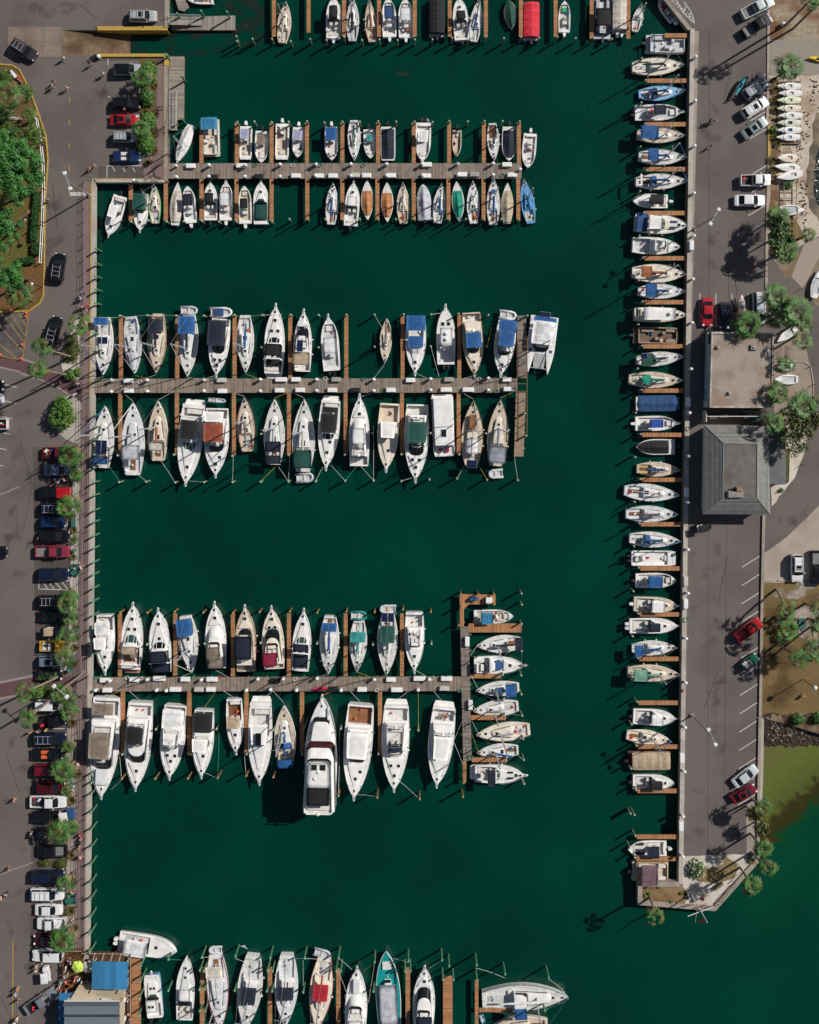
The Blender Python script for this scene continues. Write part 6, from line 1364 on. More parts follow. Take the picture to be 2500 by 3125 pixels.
CL = {'white': (.75, .75, .75), 'black': (.01, .01, .012), 'navy': (.01, .02, .06), 'blue': (.05, .15, .5), 'red': (.6, .02, .03), 'pink': (.7, .25, .3), 'teal': (.03, .35, .3), 'grey': (.25, .25, .27), 'orange': (.75, .18, .05), 'tan': (.45, .32, .2), 'khaki': (.35, .28, .18),
      'lblue': (.25, .5, .75), 'yellow': (.8, .6, .15), 'lilac': (.5, .42, .65), 'brown': (.1, .05, .02), 'coral': (.8, .2, .15), 'cream': (.7, .62, .5), 'green': (.05, .3, .12)}
def cl(c): return mat('cloth_' + c, CL[c], .9, 0, .1, 4)
_pn = [0]
def person(u, v, pose, shirt, shorts, label, z=0., ang=None, hair='brown', s=1.0, group=None):
 _pn[0] += 1; ang = ang if ang is not None else (_pn[0] * 73) % 360
 p = P(u, v, z + .6); p.z = z
 b = bpy.data.objects.new('person', PMESH[pose]['body']); col.objects.link(b); b.location = p; b.rotation_euler = (0, 0, R(ang)); b.scale = (s, s, s); tag(b, label, 'person', group)
 for k_, c in (('shirt', shirt), ('shorts', shorts), ('hair', hair)):
  o = bpy.data.objects.new(k_ if not (k_ == 'hair' and hair not in ('brown', 'black', 'tan')) else 'hat', PMESH[pose][k_]); col.objects.link(o); o.parent = b
  o.material_slots[0].link = 'OBJECT'; o.material_slots[0].material = cl(c)
 return b
PP = [
 (195, 179, 'walk', 'white', 'white', 'person in white walking below the boat ramp apron'), (279, 196, 'stand', 'black', 'grey', 'person in black beside the white cart at the ramp wall'),
 (317, 226, 'walk', 'white', 'khaki', 'person in white top left of the silver wagon'), (166, 250, 'walk', 'navy', 'grey', 'person in navy, upper of a strolling pair by the island tip'),
 (162, 264, 'walk', 'grey', 'black', 'person in grey, lower of a strolling pair by the island tip'), (205, 270, 'stride', 'lblue', 'cream', 'red-capped person right of the strolling pair', 'red'),
 (383, 335, 'stand', 'pink', 'black', 'person between the black SUV and red coupe'), (464, 487, 'stand', 'orange', 'black', 'orange-shirted person beside the lowest shrub'),
 (275, 517, 'walk', 'orange', 'grey', 'orange-shirted person walking with a partner in the road'), (288, 506, 'walk', 'black', 'tan', 'black-shirted person walking beside an orange-shirted one'),
 (147, 612, 'walk', 'grey', 'navy', 'grey-shirted person beside the white park fence'), (89, 650, 'walk', 'coral', 'white', 'coral-shirted person walking on the park lawn'),
 (75, 670, 'sit', 'pink', 'cream', 'pink-shirted person seated on the park lawn'),
 (256, 894, 'walk', 'navy', 'black', 'person with bright blue hat on the promenade', 'lblue'), (248, 910, 'walk', 'lblue', 'tan', 'pale blue shirted walker right behind the blue hat'),
 (250, 938, 'stride', 'pink', 'grey', 'pink-shirted person left of the red-shirted walker'), (268, 932, 'walk', 'red', 'black', 'red-shirted person on the upper promenade'),
 (259, 956, 'walk', 'tan', 'black', 'tan-shirted person in promenade group above the planting island'), (267, 951, 'walk', 'lilac', 'black', 'lilac-shirted person in promenade group above the planting island'),
 (262, 986, 'stand', 'black', 'cream', 'dark-shirted person right of the island palm'), (242, 1172, 'walk', 'grey', 'black', 'white-hatted person crossing the red bricks', 'white'),
 (257, 1182, 'walk', 'black', 'navy', 'dark-clothed person at right end of upper crossing'), (170, 1464, 'sit', 'blue', 'black', 'blue-shirted person, leftmost of three near the silver-blue sedan'),
 (180, 1471, 'stand', 'lblue', 'tan', 'pale blue shirted person, middle of three near the silver-blue sedan'), (198, 1463, 'walk', 'tan', 'black', 'tan-clothed person, rightmost of three near the silver-blue sedan'),
 (130, 1634, 'walk', 'teal', 'black', 'teal-shirted person behind the black car'), (121, 1641, 'stride', 'black', 'grey', 'dark-clothed person walking behind the teal-shirted one'),
 (228, 1735, 'sit', 'pink', 'grey', 'pink-shirted person seated at the green picnic table'), (241, 1719, 'sit', 'white', 'black', 'white-shirted person at upper end of green picnic table'),
 (247, 1732, 'sit', 'cream', 'navy', 'cream-shirted person at right side of green picnic table'), (95, 2233, 'stand', 'tan', 'black', 'tan-shirted person, leftmost of group behind the navy SUV'),
 (110, 2245, 'stand', 'pink', 'lilac', 'pink-clothed person in group behind the navy SUV'), (118, 2230, 'stand', 'khaki', 'black', 'khaki-shirted person in group behind the navy SUV'),
 (143, 2225, 'stand', 'yellow', 'tan', 'yellow-shirted person between two dark parked cars', 'yellow'), (238, 2331, 'sit', 'white', 'white', 'white-clothed person seated at end of promenade bench'),
 (228, 2342, 'sit', 'navy', 'pink', 'navy-shirted person seated on promenade bench'), (225, 2400, 'sit', 'lblue', 'tan', 'pale blue shirted person seated beside the green bin'),
 (223, 2412, 'stand', 'black', 'white', 'dark-shirted person standing beside the green bin'), (46, 2438, 'walk', 'coral', 'tan', 'coral-shirted person alone in the road at left'),
 (188, 2476, 'stand', 'lilac', 'grey', 'lilac-shirted person between white pickup and black sedan'), (232, 2511, 'sit', 'white', 'navy', 'white-shirted person seated below the blue and white canopy'),
 (248, 2545, 'walk', 'red', 'black', 'red-capped person on the lower promenade', 'red'), (247, 2562, 'sit', 'grey', 'pink', 'person riding the pale bicycle on the promenade'),
 (243, 2584, 'walk', 'brown', 'tan', 'brown-shirted person walking on the lower promenade'), (247, 2614, 'walk', 'pink', 'tan', 'pink-shirted person walking on the lower promenade'),
 (30, 2650, 'walk', 'coral', 'black', 'coral-shirted person by the long pale line at left'), (98, 2540, 'sit', 'grey', 'black', 'white-helmeted rider on the dark motorcycle', 'white'),
 (18, 2729, 'sit', 'white', 'black', 'white-shirted rider on bicycle near left edge'), (5, 2738, 'walk', 'coral', 'white', 'coral-shirted person cut off at left edge'),
 (220, 2723, 'sit', 'tan', 'black', 'tan-shirted person seated above the small green table'), (223, 2812, 'sit', 'grey', 'white', 'grey-shirted person seated right of backed-in white pickup'),
 (114, 2945, 'walk', 'tan', 'khaki', 'tan-shirted person, upper of pair near the golf cart'), (112, 2959, 'walk', 'cream', 'tan', 'cream-shirted person, lower of pair near the golf cart'),
 (56, 3014, 'walk', 'orange', 'tan', 'orange-shirted person on the yellow line'), (50, 3031, 'walk', 'lblue', 'grey', 'light blue shirted person on the yellow line'),
 (57, 3052, 'walk', 'grey', 'black', 'grey-shirted person on the yellow line'), (54, 3107, 'walk', 'tan', 'white', 'tan-shirted person at bottom left'), (47, 3117, 'walk', 'white', 'grey', 'white-shirted person at bottom left'),
 (2166, 370, 'walk', 'black', 'black', 'black-clothed walker, left of pair in the right lot'), (2180, 369, 'walk', 'white', 'red', 'white-shirted walker, right of pair in the right lot'),
 (2170, 447, 'stride', 'tan', 'black', 'lone runner in the right lot'), (2279, 238, 'walk', 'grey', 'navy', 'person carrying the upper end of the teal kayak'), (2243, 294, 'walk', 'brown', 'black', 'straw-hatted person carrying the lower end of teal kayak', 'tan'),
 (2082, 2107, 'sit', 'pink', 'navy', 'person sitting on the edge of the right quay'), (2452, 2126, 'sit', 'tan', 'khaki', 'person sitting on the dry lawn'),
 (2428, 1905, 'sit', 'black', 'navy', 'black-shirted person at left side of the park picnic table'), (2452, 1898, 'sit', 'navy', 'black', 'navy-shirted person at right side of the park picnic table'),
 (2141, 2740, 'walk', 'red', 'navy', 'red-clothed person on the white sand point'),
]
for q in PP: person(q[0], q[1], q[2], q[3], q[4], q[5], hair=q[6] if len(q) > 6 else 'brown')
# vegetation
def leafm(name, c):
 m = mat(name, c, .6, 0, .25, 1.2); return m
LG = [leafm('leaf_bright', (.075, .19, .02)), leafm('leaf_mid', (.04, .12, .016)), leafm('leaf_dark', (.018, .06, .011)), leafm('leaf_olive', (.13, .18, .02))]
LP = [leafm('palm_green', (.06, .16, .024)), leafm('palm_mid', (.032, .085, .017)), leafm('palm_olive', (.13, .135, .035)), leafm('palm_dead', (.22, .15, .06))]
LT = [leafm('pine_green', (.06, .23, .03)), leafm('pine_mid', (.04, .15, .024)), leafm('pine_dark', (.02, .11, .02))]
LA = [leafm('autumn_leaf', (.16, .12, .02)), leafm('leaf_brownish', (.14, .07, .015)), leafm('leaf_greenish', (.05, .09, .015)), leafm('leaf_dk2', (.02, .05, .01))]
LSH = [leafm('hedge_olive', (.06, .085, .008)), leafm('hedge_dark', (.03, .055, .006)), leafm('hedge_yellow', (.11, .11, .012))]
LGT = [leafm('tuft_straw', (.26, .19, .06)), leafm('tuft_olive', (.16, .13, .035)), leafm('tuft_dark', (.08, .07, .02))]
LHG = [leafm('hedge_green', (.015, .10, .008)), leafm('hedge_green2', (.01, .06, .006))]
BARK = mat('palm_bark', '8a7a6a', .9, 0, .2, 6., .4, 12); BARK2 = mat('tree_bark', '5e4a3a', .9, 0, .25, 3., .5, 8)
def quad(mb, c, nrm, up, w_, l, m):
 a = up.normalized() * l; b = nrm.cross(up).normalized() * w_ / 2
 mb.add([c, c + a * .5 + b, c + a, c + a * .5 - b], [(0, 1, 2, 3)], m)
def rdir(r, zmin=-1):
 while 1:
  v = Vector((r.uniform(-1, 1), r.uniform(-1, 1), r.uniform(zmin, 1)))
  if .05 < v.length < 1: return v.normalized()
def clump(mb, c, rad, n, size, ms, r, flat=.7):
 for i in range(n):
  d = rdir(r); p = c + Vector((d.x * rad, d.y * rad, d.z * rad * flat)) * (r.random() ** .4)
  nn = (d + Vector((0, 0, .7)) + rdir(r) * .6).normalized(); up = nn.cross(rdir(r));
  if up.length < .1: continue
  s_ = size * r.uniform(.6, 1.3); quad(mb, p, nn, up, s_ * .75, s_, ms[min(len(ms) - 1, int(r.random() ** 1.3 * len(ms)))])
def palm_crown(seed, R_=1.5, n=22, dead=.12, short=False):
 r = random.Random(seed); mb = MB()
 for i in range(n):
  az = i * 2.39996 + r.uniform(-.25, .25); f = (i + .5) / n; el = 1.2 - 1.35 * f + r.uniform(-.12, .12)
  d = Vector((math.cos(az) * math.cos(el), math.sin(az) * math.cos(el), math.sin(el))); pl = R_ * r.uniform(.5, .78); c = d * pl + Vector((0, 0, -.12 * f * R_))
  m = LP[3] if (f > .86 and r.random() < dead * 4) else LP[(0, 1, 0, 2, 1, 0)[int(r.random() * 6)]]
  mb.tube([(0, 0, 0), tuple(c)], .022, LP[2], 3)
  c = c * ((.3 if f < .2 else .75) + .35 * f * r.random()); d = Vector((math.cos(az) * math.cos(el * .4), math.sin(az) * math.cos(el * .4), math.sin(el * .4) - .15)).normalized(); side = d.cross(Vector((0, 0, 1)));
  if side.length < .05: side = Vector((1, 0, 0))
  side.normalize(); up = side.cross(d).normalized(); fl = R_ * r.uniform(.42, .62) * (.8 if f < .2 else 1); k = 10
  for j in range(k + 1):
   a = (j / k - .5) * 2.3; dd = (d * math.cos(a) + side * math.sin(a)).normalized(); l = fl * (.65 + .45 * math.cos(a * .5)) * r.uniform(.8, 1.25)
   w_ = l * .125; q = dd.cross(up).normalized() * w_ / 2; mid = c + dd * l * .6 - Vector((0, 0, l * .04)); tip = c + dd * l - Vector((0, 0, l * r.uniform(.15, .6)))
   mb.add([c, mid + q + up * .02, tip, mid - q + up * .02], [(0, 1, 2, 3)], m)
 for i in range(8):
  a = r.uniform(0, 6.28); mb.tube([(0, 0, .1), (math.cos(a) * R_ * .4, math.sin(a) * R_ * .4, .15), (math.cos(a) * R_ * .7, math.sin(a) * R_ * .7, -.2)], .03, LGT[0], 3)
 return mb.mesh('crown')
PC = [palm_crown(i, 1.6, 12 + i) for i in range(4)] + [palm_crown(10 + i, 1.75, 20, .3) for i in range(2)]
def palm(cu, cv, h, label, bu=None, bv=None, s=1.0, k=None, base=0.):
 """cu,cv: crown in the photo; bu,bv: foot of the trunk"""
 c = P(cu, cv, h); b = P(bu, bv, base) if bu is not None else Vector((c.x, c.y, base))
 r = empty('palm_tree', b, 0, label, 'palm tree')
 d = c - b; mb = MB(); pts = []; n = 6; flare = .2
 for i in range(n + 1): f = i / n; pts.append((d.x * f ** 1.3, d.y * f ** 1.3, d.z * f - (.3 if i == 0 else 0)))
 mb.tube(pts, .2, BARK, 8, .15); mb.build('trunk', r)
 k = k if k is not None else int(cu * 7 + cv) % 6
 o = bpy.data.objects.new('crown', PC[k]); col.objects.link(o); o.parent = r; o.location = (d.x, d.y, d.z); o.rotation_euler = (rnd.uniform(-.1, .1), rnd.uniform(-.1, .1), (cu * 13 + cv) % 6.28); o.scale = (s, s, s)
 return r
def tree(cu, cv, rpx, h, label, ms, n=45, per=60, size=.3, flat=.6, cr=None, bu=None, bv=None, name='broadleaf_tree', cat='tree', rpy=None, hole=.0, seed=None):
 r = random.Random(seed or int(cu * 3 + cv)); c = P(cu, cv, h); b = P(bu, bv) if bu is not None else Vector((c.x, c.y, 0)); RX = rpx / S; RY = (rpy or rpx) / S
 t = empty(name, b, 0, label, cat); o = c - b; mb = MB(); tb = MB(); RZ = min(RX, RY) * flat; cr = cr or min(RX, RY) * .3
 cs = []
 for i in range(n):
  d = rdir(r, -.3); q = r.random() ** .45; p = Vector((d.x * RX * q * .85, d.y * RY * q * .85, d.z * RZ * q)) + o; cs.append(p); clump(mb, p, cr * r.uniform(.6, 1.25), per, size, ms, r)
 mb.build('crown', t)
 top = o - Vector((0, 0, RZ * .5)); tb.tube([(0, 0, -.2), tuple(top * .5 + Vector((.1, .1, 0))), tuple(top)], .08 * max(2, h * .45), BARK2, 8, .05 * max(2, h * .35))
 for p in cs[::max(1, n // 12)]: tb.tube([tuple(top * .85), tuple((top + p) / 2), tuple(p)], .09, BARK2, 5, .03)
 tb.build('trunk', t); return t
def shrub(u, v, rx, ry, h, label, ms, n=900, size=.2, name='shrub', cat='shrub'):
 r = random.Random(int(u * 5 + v)); c = P(u, v); t = empty(name, c, 0, label, cat); mb = MB(); RX, RY = rx / S, ry / S
 for i in range(n):
  d = rdir(r, .0); q = r.random() ** .35; w_ = 1 + .12 * math.sin(6 * math.atan2(d.y, d.x) + u); p = Vector((d.x * RX * q * w_, d.y * RY * q * w_, max(.05, d.z * h * q)))
  nn = (d + Vector((0, 0, .5)) + rdir(r) * .7).normalized(); up = nn.cross(rdir(r)); s_ = size * r.uniform(.6, 1.4)
  if up.length > .1: quad(mb, p, nn, up, s_ * .8, s_, ms[min(len(ms) - 1, int(r.random() ** 1.2 * len(ms)))])
 mb.build('foliage', t); mb = MB();
 for i in range(5):
  a = i * 1.26; mb.tube([(0, 0, 0), (math.cos(a) * RX * .6, math.sin(a) * RY * .6, h * .7)], .035, BARK2, 4)
 mb.build('stems', t); return t
def tuft_mesh(seed):
 r = random.Random(seed); mb = MB()
 for i in range(340):
  a = r.uniform(0, 6.283); el = r.uniform(.25, 1.5); l = r.uniform(.6, 1.0); d = Vector((math.cos(a) * math.cos(el), math.sin(a) * math.cos(el), math.sin(el))); s_ = Vector((-math.sin(a), math.cos(a), 0)) * .022
  m = LGT[r.choice((0, 0, 1, 1, 2))]; p1 = d * l * .6; p2 = Vector((d.x * l * 1.05, d.y * l * 1.05, d.z * l * .75))
  mb.add([-s_, s_, p1 + s_, p1 - s_], [(0, 1, 2, 3)], m); mb.add([p1 - s_, p1 + s_, p2], [(0, 1, 2)], m)
 return mb.mesh('ornamental_grass')
TM = [tuft_mesh(1), tuft_mesh(2)]; _tn = [0]
def tuft(u, v, s, label):
 _tn[0] += 1; o = bpy.data.objects.new('ornamental_grass', TM[_tn[0] % 2]); col.objects.link(o); o.location = P(u, v); o.rotation_euler = (0, 0, u % 6); o.scale = (s, s, s); tag(o, label, 'ornamental grass', 'straw coloured grass clumps')
tree(50, 520, 88, 9, 'large feathery bright green tree overhanging the park fence', LT, 90, 150, .3, .5, .95, bu=110, bv=588, rpy=115)
tree(10, 455, 60, 8, 'feathery green tree at left edge behind the largest park tree', LT, 34, 130, .28, .5, .8)
tree(20, 700, 52, 8, 'feathery tree whose crown touches left edge beside lawn walkers', LT, 28, 130, .28, .5, .8, bu=95, bv=640, rpy=70)
tree(18, 845, 72, 8, 'feathery green tree above the red scooters', LT, 38, 130, .28, .5, .8, bu=88, bv=852, rpy=62)
tree(100, 420, 42, 5, 'yellow-green airy tree at the park fence bend', [LG[3], LG[1], LG[0]], 36, 50, .3, .6, rpy=52)
shrub(75, 285, 34, 30, 2.2, 'glossy green bush right of the big spiky park palm', LG, 1000)
shrub(15, 350, 34, 34, 2.2, 'glossy green bush below the big spiky park palm', LG, 1000); shrub(35, 400, 38, 26, 2.0, 'low bright green bush behind the white railing corner', LG, 900)
shrub(10, 232, 34, 22, 1.8, 'bright green bush at the upper tip of the island', LG, 700)
palm(28, 290, 5, 'big spiky grey-green palm near the island tip', s=1.5); palm(58, 905, 6, 'palm growing beside the red scooters', s=1.35); palm(90, 350, 2.5, 'small dark palm at the corner of the white railing', s=.8)
def hedge(pts, wd, h, label, ms):
 a, b = P(*pts[0]), P(*pts[-1]); t = empty('hedge', (a + b) / 2, 0, label, 'hedge'); r = random.Random(int(pts[0][1])); mb = MB(); cb = MB(); c0 = (a + b) / 2
 Q = [P(*p) - c0 for p in pts]
 for p, q in zip(Q, Q[1:]):
  d = q - p; L = d.length; nn = Vector((-d.y, d.x, 0)).normalized()
  for i in range(int(L * 170)):
   f = r.random(); e = r.uniform(-1, 1); z = h * (1 - abs(e) ** 3 * .5) * r.uniform(.75, 1.02); k = p + d * f + nn * e * wd / 2 + Vector((0, 0, z)); n2 = (Vector((0, 0, 1)) + rdir(r) * .8).normalized(); up = n2.cross(rdir(r))
   if up.length > .1: quad(mb, k, n2, up, .15, .2, ms[r.randrange(len(ms))])
  cb.box(((p + q) / 2 + Vector((0, 0, h * .38)))[:], (L, wd * .8, h * .76), ms[-1], math.atan2(d.y, d.x))
 mb.build('foliage', t); cb.build('hedge_core', t)
hedge([(117, 590), (108, 700), (106, 735)], 1.0, 1.2, 'long dark clipped hedge inside the white park fence', LHG); hedge([(112, 742), (112, 778)], 1.3, 1.2, 'short rounded hedge at lower end of the long hedge', LHG); hedge([(58, 800), (105, 795)], 1.2, 1.1, 'separate horizontal hedge in the park corner', LHG)
shrub(458, 225, 26, 36, 2.8, 'bright leafy shrub at top of the upper lot row', [LG[0], LG[0], LG[1]], 1500, .26); shrub(452, 300, 23, 30, 2.6, 'bright leafy shrub second in the upper lot row', [LG[0], LG[1], LG[2]], 1200, .26)
shrub(458, 372, 22, 26, 2.5, 'bright leafy shrub beside the silver crossover', [LG[0], LG[0], LG[1]], 1200, .26); shrub(448, 440, 28, 36, 2.8, 'largest bright shrub, above the blue convertible', [LG[0], LG[0], LG[1]], 1700, .26)
palm(432, 238, 3, 'palm sprouting beside topmost shrub of upper lot', s=.95); palm(430, 393, 3, 'yellowish palm beside the silver crossover', s=.85, k=4)
for i, (u, v, s_) in enumerate([(468, 196, 1.0), (475, 262, .8), (444, 345, 1.2), (478, 350, .9), (475, 398, .8), (474, 462, .9), (452, 497, .9)]): tuft(u, v, s_, f'straw-coloured grass clump, {ordn(i + 1)} down the upper lot planting bed')
palm(238, 992, 4.5, 'bushy palm at top of the planting island', s=1.15); palm(127, 1060, 11.5, 'tall palm leaning over the black SUV with roof bars', 220, 1089, s=.95, k=1); palm(118, 1127, 11.5, 'tall palm leaning over the red brick crossing', 208, 1144, s=1.0, k=2)
shrub(222, 1066, 24, 46, 1.2, 'round olive-green clipped shrub in the planting island', LSH, 2600, .16); shrub(205, 1092, 16, 16, .9, 'small olive shrub at the foot of two leaning palms', LSH, 500, .16)
shrub(215, 1145, 20, 18, 1.3, 'loose green shrub at the lower island tip', LG, 500, .3); shrub(240, 1137, 10, 14, 1., 'thin green shrub beside the promenade rail', LG, 200, .25)
tree(193, 1262, 44, 1.6, 'wide leafy sea grape filling the round planting bed', [LG[0], LG[3], LG[0], LG[1]], 55, 40, .36, .6, rpy=58, name='sea_grape')
palm(212, 1393, 4.5, 'palm over the hood of the loaded red pickup', s=1.2, k=4); palm(230, 1448, 1.6, 'small palm beside the silver-blue sedan', s=.7); palm(208, 1549, 4, 'palm right of very dark blue SUV', s=1.1, k=5)
tuft(226, 1616, 1.0, 'straw-coloured grass clump below the green bench'); palm(226, 1646, .8, 'very small bright palm beside the black car', s=.55, k=0); tuft(224, 1698, .9, 'straw-coloured grass clump right of rose-red pickup')
palm(212, 1824, 3.5, 'bushy palm, upper one over black SUV with roof rack', s=.9, k=4); palm(206, 1848, 4, 'bushy palm, lower one over black SUV with roof rack', s=1.15, k=0); palm(214, 1888, 3, 'narrow palm right of the black sedan', s=.8)
palm(205, 1940, 3.5, 'palm between tan-topped and yellow jeeps', s=1.0, k=1); palm(195, 2005, 4, 'round bright palm below the yellow jeep', s=1.1, k=3); shrub(150, 2058, 36, 20, 1.6, 'shaggy shrub covering a dark parked car', [LP[0], LP[1], LG[1]], 900, .35)
for i, (u, v, s_) in enumerate([(233, 1880, .9), (234, 1915, .9), (234, 1945, .9), (230, 1975, 1.), (225, 2025, 1.1), (190, 2052, .9), (222, 2205, 1.2), (240, 2360, 1.1), (219, 2440, 1.3), (218, 2607, 1.1), (224, 2690, 1.2), (217, 2777, 1.3), (215, 2838, 1.2), (232, 2830, .8)]): tuft(u, v, s_, f'straw-coloured grass clump, {ordn(i + 1)} down the lower promenade strip')
palm(73, 2113, 12, 'tall palm crown over the left end of lower crossing', 182, 2062, s=1.0, k=0); palm(84, 2192, 12, 'tall palm crown below the lower crossing', 168, 2125, s=.95, k=2)
shrub(122, 2112, 22, 26, 1.5, 'bright leafy shrub at the head of lower parking row', [LG[0], LG[3], LG[1]], 800, .3); palm(185, 2118, 3, 'palm right of the shrub on lower crossing', s=.9); shrub(148, 2100, 18, 9, 1.0, 'olive shrub bordering the lower crossing', LSH, 400, .18)
palm(212, 2140, 2.5, 'small palm under the lamp post foot', s=.7); palm(212, 2170, 3.2, 'palm right of the white van', s=.95, k=1)
palm(209, 2279, 1.6, 'very small palm in the yacht shadow', s=.6, k=5); palm(194, 2352, 4, 'large palm over the dark red hatchback', s=1.15, k=4); palm(204, 2412, 1.5, 'small bright palm beside dark maroon SUV', s=.6, k=0)
palm(178, 2540, 4.2, 'large palm beside the blue motorcycle', s=1.15, k=5); palm(215, 2522, 2.5, 'smaller palm leaning toward the promenade', s=.8, k=4); palm(196, 2697, 3.5, 'palm over the hood of the dark blue-black SUV', s=.95, k=2); palm(192, 2868, 4, 'lowest palm of the promenade row, over maroon car', s=1.2, k=4)
shrub(138, 2632, 22, 11, 1.0, 'olive shrub, left of pair below the backed-in black pickup', LSH, 600, .16); shrub(187, 2633, 22, 16, 1.2, 'rounder olive shrub, right of pair below backed-in black pickup', LSH, 800, .16)
palm(2478, -4, 13, 'tall palm at the top right corner', 2400, 75, s=1.0); palm(2412, 203, 4.5, 'round bushy palm above the stored dinghies', s=1.3, k=4); palm(2503, 6, 12, 'second tall palm at the top right edge', 2420, 88, s=.9)
for i, (u, v, s_) in enumerate([(2362, 245, .8), (2363, 275, 1.), (2362, 305, 1.1), (2363, 335, 1.), (2360, 420, 1.), (2370, 440, 1.1), (2355, 490, 1.2), (2358, 520, 1.2)]): tuft(u, v, s_, f'straw-coloured grass clump, {ordn(i + 1)} down beside stored dinghies')
shrub(2358, 398, 10, 12, 1.0, 'small bright shrub by the yellow kerb', LG, 200, .3); shrub(2402, 565, 14, 14, 1., 'green shrub in front of the wooden boat rack', [LG[1], LG[0]], 350, .3)
tree(2382, 720, 42, 5, 'dense palm-like thicket beside the lower end of boat rack', [LP[1], LP[0], LP[2], LG[2]], 55, 60, .42, .6, rpy=72)
palm(2372, 665, 4, 'palm at upper end of the roadside thicket', s=1.1, k=5); palm(2400, 765, 4.5, 'palm at lower end of the roadside thicket', s=1.2, k=4); palm(2468, 715, 4, 'small palm beside the plank footpath', s=.75)
palm(2368, 905, 6, 'palm right of the long silver van, upper one', s=1.25, k=4); palm(2380, 955, 5, 'palm right of the long silver van, lower one', s=1.3, k=5); palm(2428, 950, 7, 'broad palm in the middle of the right-hand grove', s=1.5, k=4); palm(2458, 985, 6, 'dark small palm at right of the grove', s=.9, k=1)
palm(2280, 990, 5, 'bushy palm against the gravel-roofed building', s=1.35, k=4); palm(2449, 1037, 7, 'palm beside the road, below the grove', 2440, 1018, s=1.1, k=0); palm(2397, 1113, 5, 'dark palm over a stored dinghy', s=.95, k=2); palm(2375, 1200, 5, 'palm at right wall of gravel-roofed building', s=1.0, k=5)
palm(2450, 1240, 6, 'palm above the leafy sea almond tree', s=1.35, k=4); palm(2492, 1232, 6, 'palm at right edge above sea almond tree', s=1.0, k=1); palm(2362, 1290, 7, 'palm over top right corner of hip roof', s=1.15, k=2); palm(2420, 1265, 5, 'palm between hip roof and right road', s=1.1, k=0)
tree(2430, 1325, 58, 6, 'sparse olive-leaved tree right of the hip roof', [LA[2], LA[0], LA[3], LA[2]], 60, 34, .34, .6, rpy=66, cr=.7, bu=2412, bv=1330); tree(2478, 1290, 36, 6, 'brown-green leafy tree at right edge', [LA[2], LA[1], LA[3]], 30, 34, .34, .6, rpy=50, cr=.7)
shrub(2383, 1496, 7, 6, .7, 'tiny round shrub in the white shell verge', LG, 120, .25)
palm(2400, 1862, 6.5, 'upper bright palm on the dry lawn', 2368, 1797, s=1.0, k=0); palm(2400, 1920, 6, 'double-headed palm beside picnic table', 2368, 1881, s=1.35, k=2); palm(2440, 2011, 6.5, 'palm leaning right on the dry lawn', 2372, 1963, s=1.0, k=1)
palm(2486, 1982, 6, 'palm below the picnic table at right', 2474, 1912, s=1.1, k=5); palm(2500, 1862, 6, 'palm at right edge above the picnic table', s=1.0, k=0); palm(2503, 1905, 5, 'brownish palm at right edge beside the sand', s=.9, k=4)
shrub(2431, 2192, 22, 17, 1.6, 'round bright green bush above the rocky shore', [LG[1], LHG[0], LG[0]], 900, .22); shrub(2494, 2190, 20, 18, 1.6, 'round green bush at right edge above rocky shore', [LG[1], LHG[0], LG[0]], 800, .22)
tree(2300, 2488, 28, 4, 'brown-leaved sparse tree at the seawall corner', [LA[0], LA[1], LA[3]], 30, 34, .32, .7, rpy=20, cr=.6); palm(2330, 2468, 5.5, 'palm leaning over the seawall, uppermost of four', 2297, 2440, s=.95, k=3); tree(2322, 2535, 26, 3.5, 'olive-brown sparse tree leaning over the seawall', [LA[0], LA[3], LA[2]], 26, 34, .32, .6, rpy=28, cr=.6)
palm(2330, 2590, 6, 'palm leaning over the seawall, second of four', 2290, 2543, s=.9, k=4); palm(2342, 2648, 6.5, 'palm leaning over the seawall, third of four', 2293, 2600, s=.95, k=1); palm(2294, 2703, 7, 'palm leaning over the seawall, lowest of four', 2259, 2647, s=.9, k=5)
palm(2000, 2795, 6.5, 'lone palm leaning over water below the dirt plot', 1984, 2737, s=1.0, k=0); shrub(2122, 2650, 28, 30, 1.4, 'spiky yucca bush with pale flowers on the point', [LP[0], LP[2], LP[1], CUSH], 900, .3); tuft(2293, 2622, 1.1, 'straw-coloured grass clump at corner of the point')
for i, (u, v) in enumerate([(1972, 2706), (1980, 2726), (2010, 2705), (1968, 2732), (2046, 2753), (2078, 2726), (2095, 2733)]): shrub(u, v, 6, 5, .4, f'little weed plant, {ordn(i + 1)} from left in the dirt plot', LG, 90, .2, 'weed_plant', 'plant')
# buildings
GRV = mat('roof_gravel', 'a0948a', .95, 0, .16, 5., .5, 20, c3='8b7a6b', s3=.3); GRV2 = mat('roof_edge_pale', 'b8aea4', .9, 0, .2, 1.5, .2, 10, c3='8f8273', s3=.4); SHG = planks('shingles_x', '7a7a77', '6a6a67', 'x', 3.4, .14, .25); SHGy = planks('shingles_y', '7a7a77', '6a6a67', 'y', 3.4, .14, .25)
FLT = mat('flat_roof_felt', '68645f', .9, 0, .12, .8, .2, 10, c3='5a5450', s3=.3); WLB = mat('pale_blue_wall', '8fa3ab', .8, 0, .1, 1); WLW = mat('white_wall', 'c8c4bc', .8, 0, .08, 1)
def Pk(u, v, z): p = P(u, v, z); return p
b = empty('gravel_roofed_building', P(2265, 1130, 0), 0, 'flat gravel-roofed building with whitish roof edges', 'building'); o0 = P(2265, 1130, 0)
def rel(o, pts, z): return [(Pk(u, v, z).x - o.x, Pk(u, v, z).y - o.y, z) for u, v in pts]
c4 = [(2172, 1014), (2360, 1018), (2357, 1244), (2166, 1243)]; q = [Vector(p) for p in rel(o0, c4, 3.6)]; cen = sum(q, Vector()) / 4
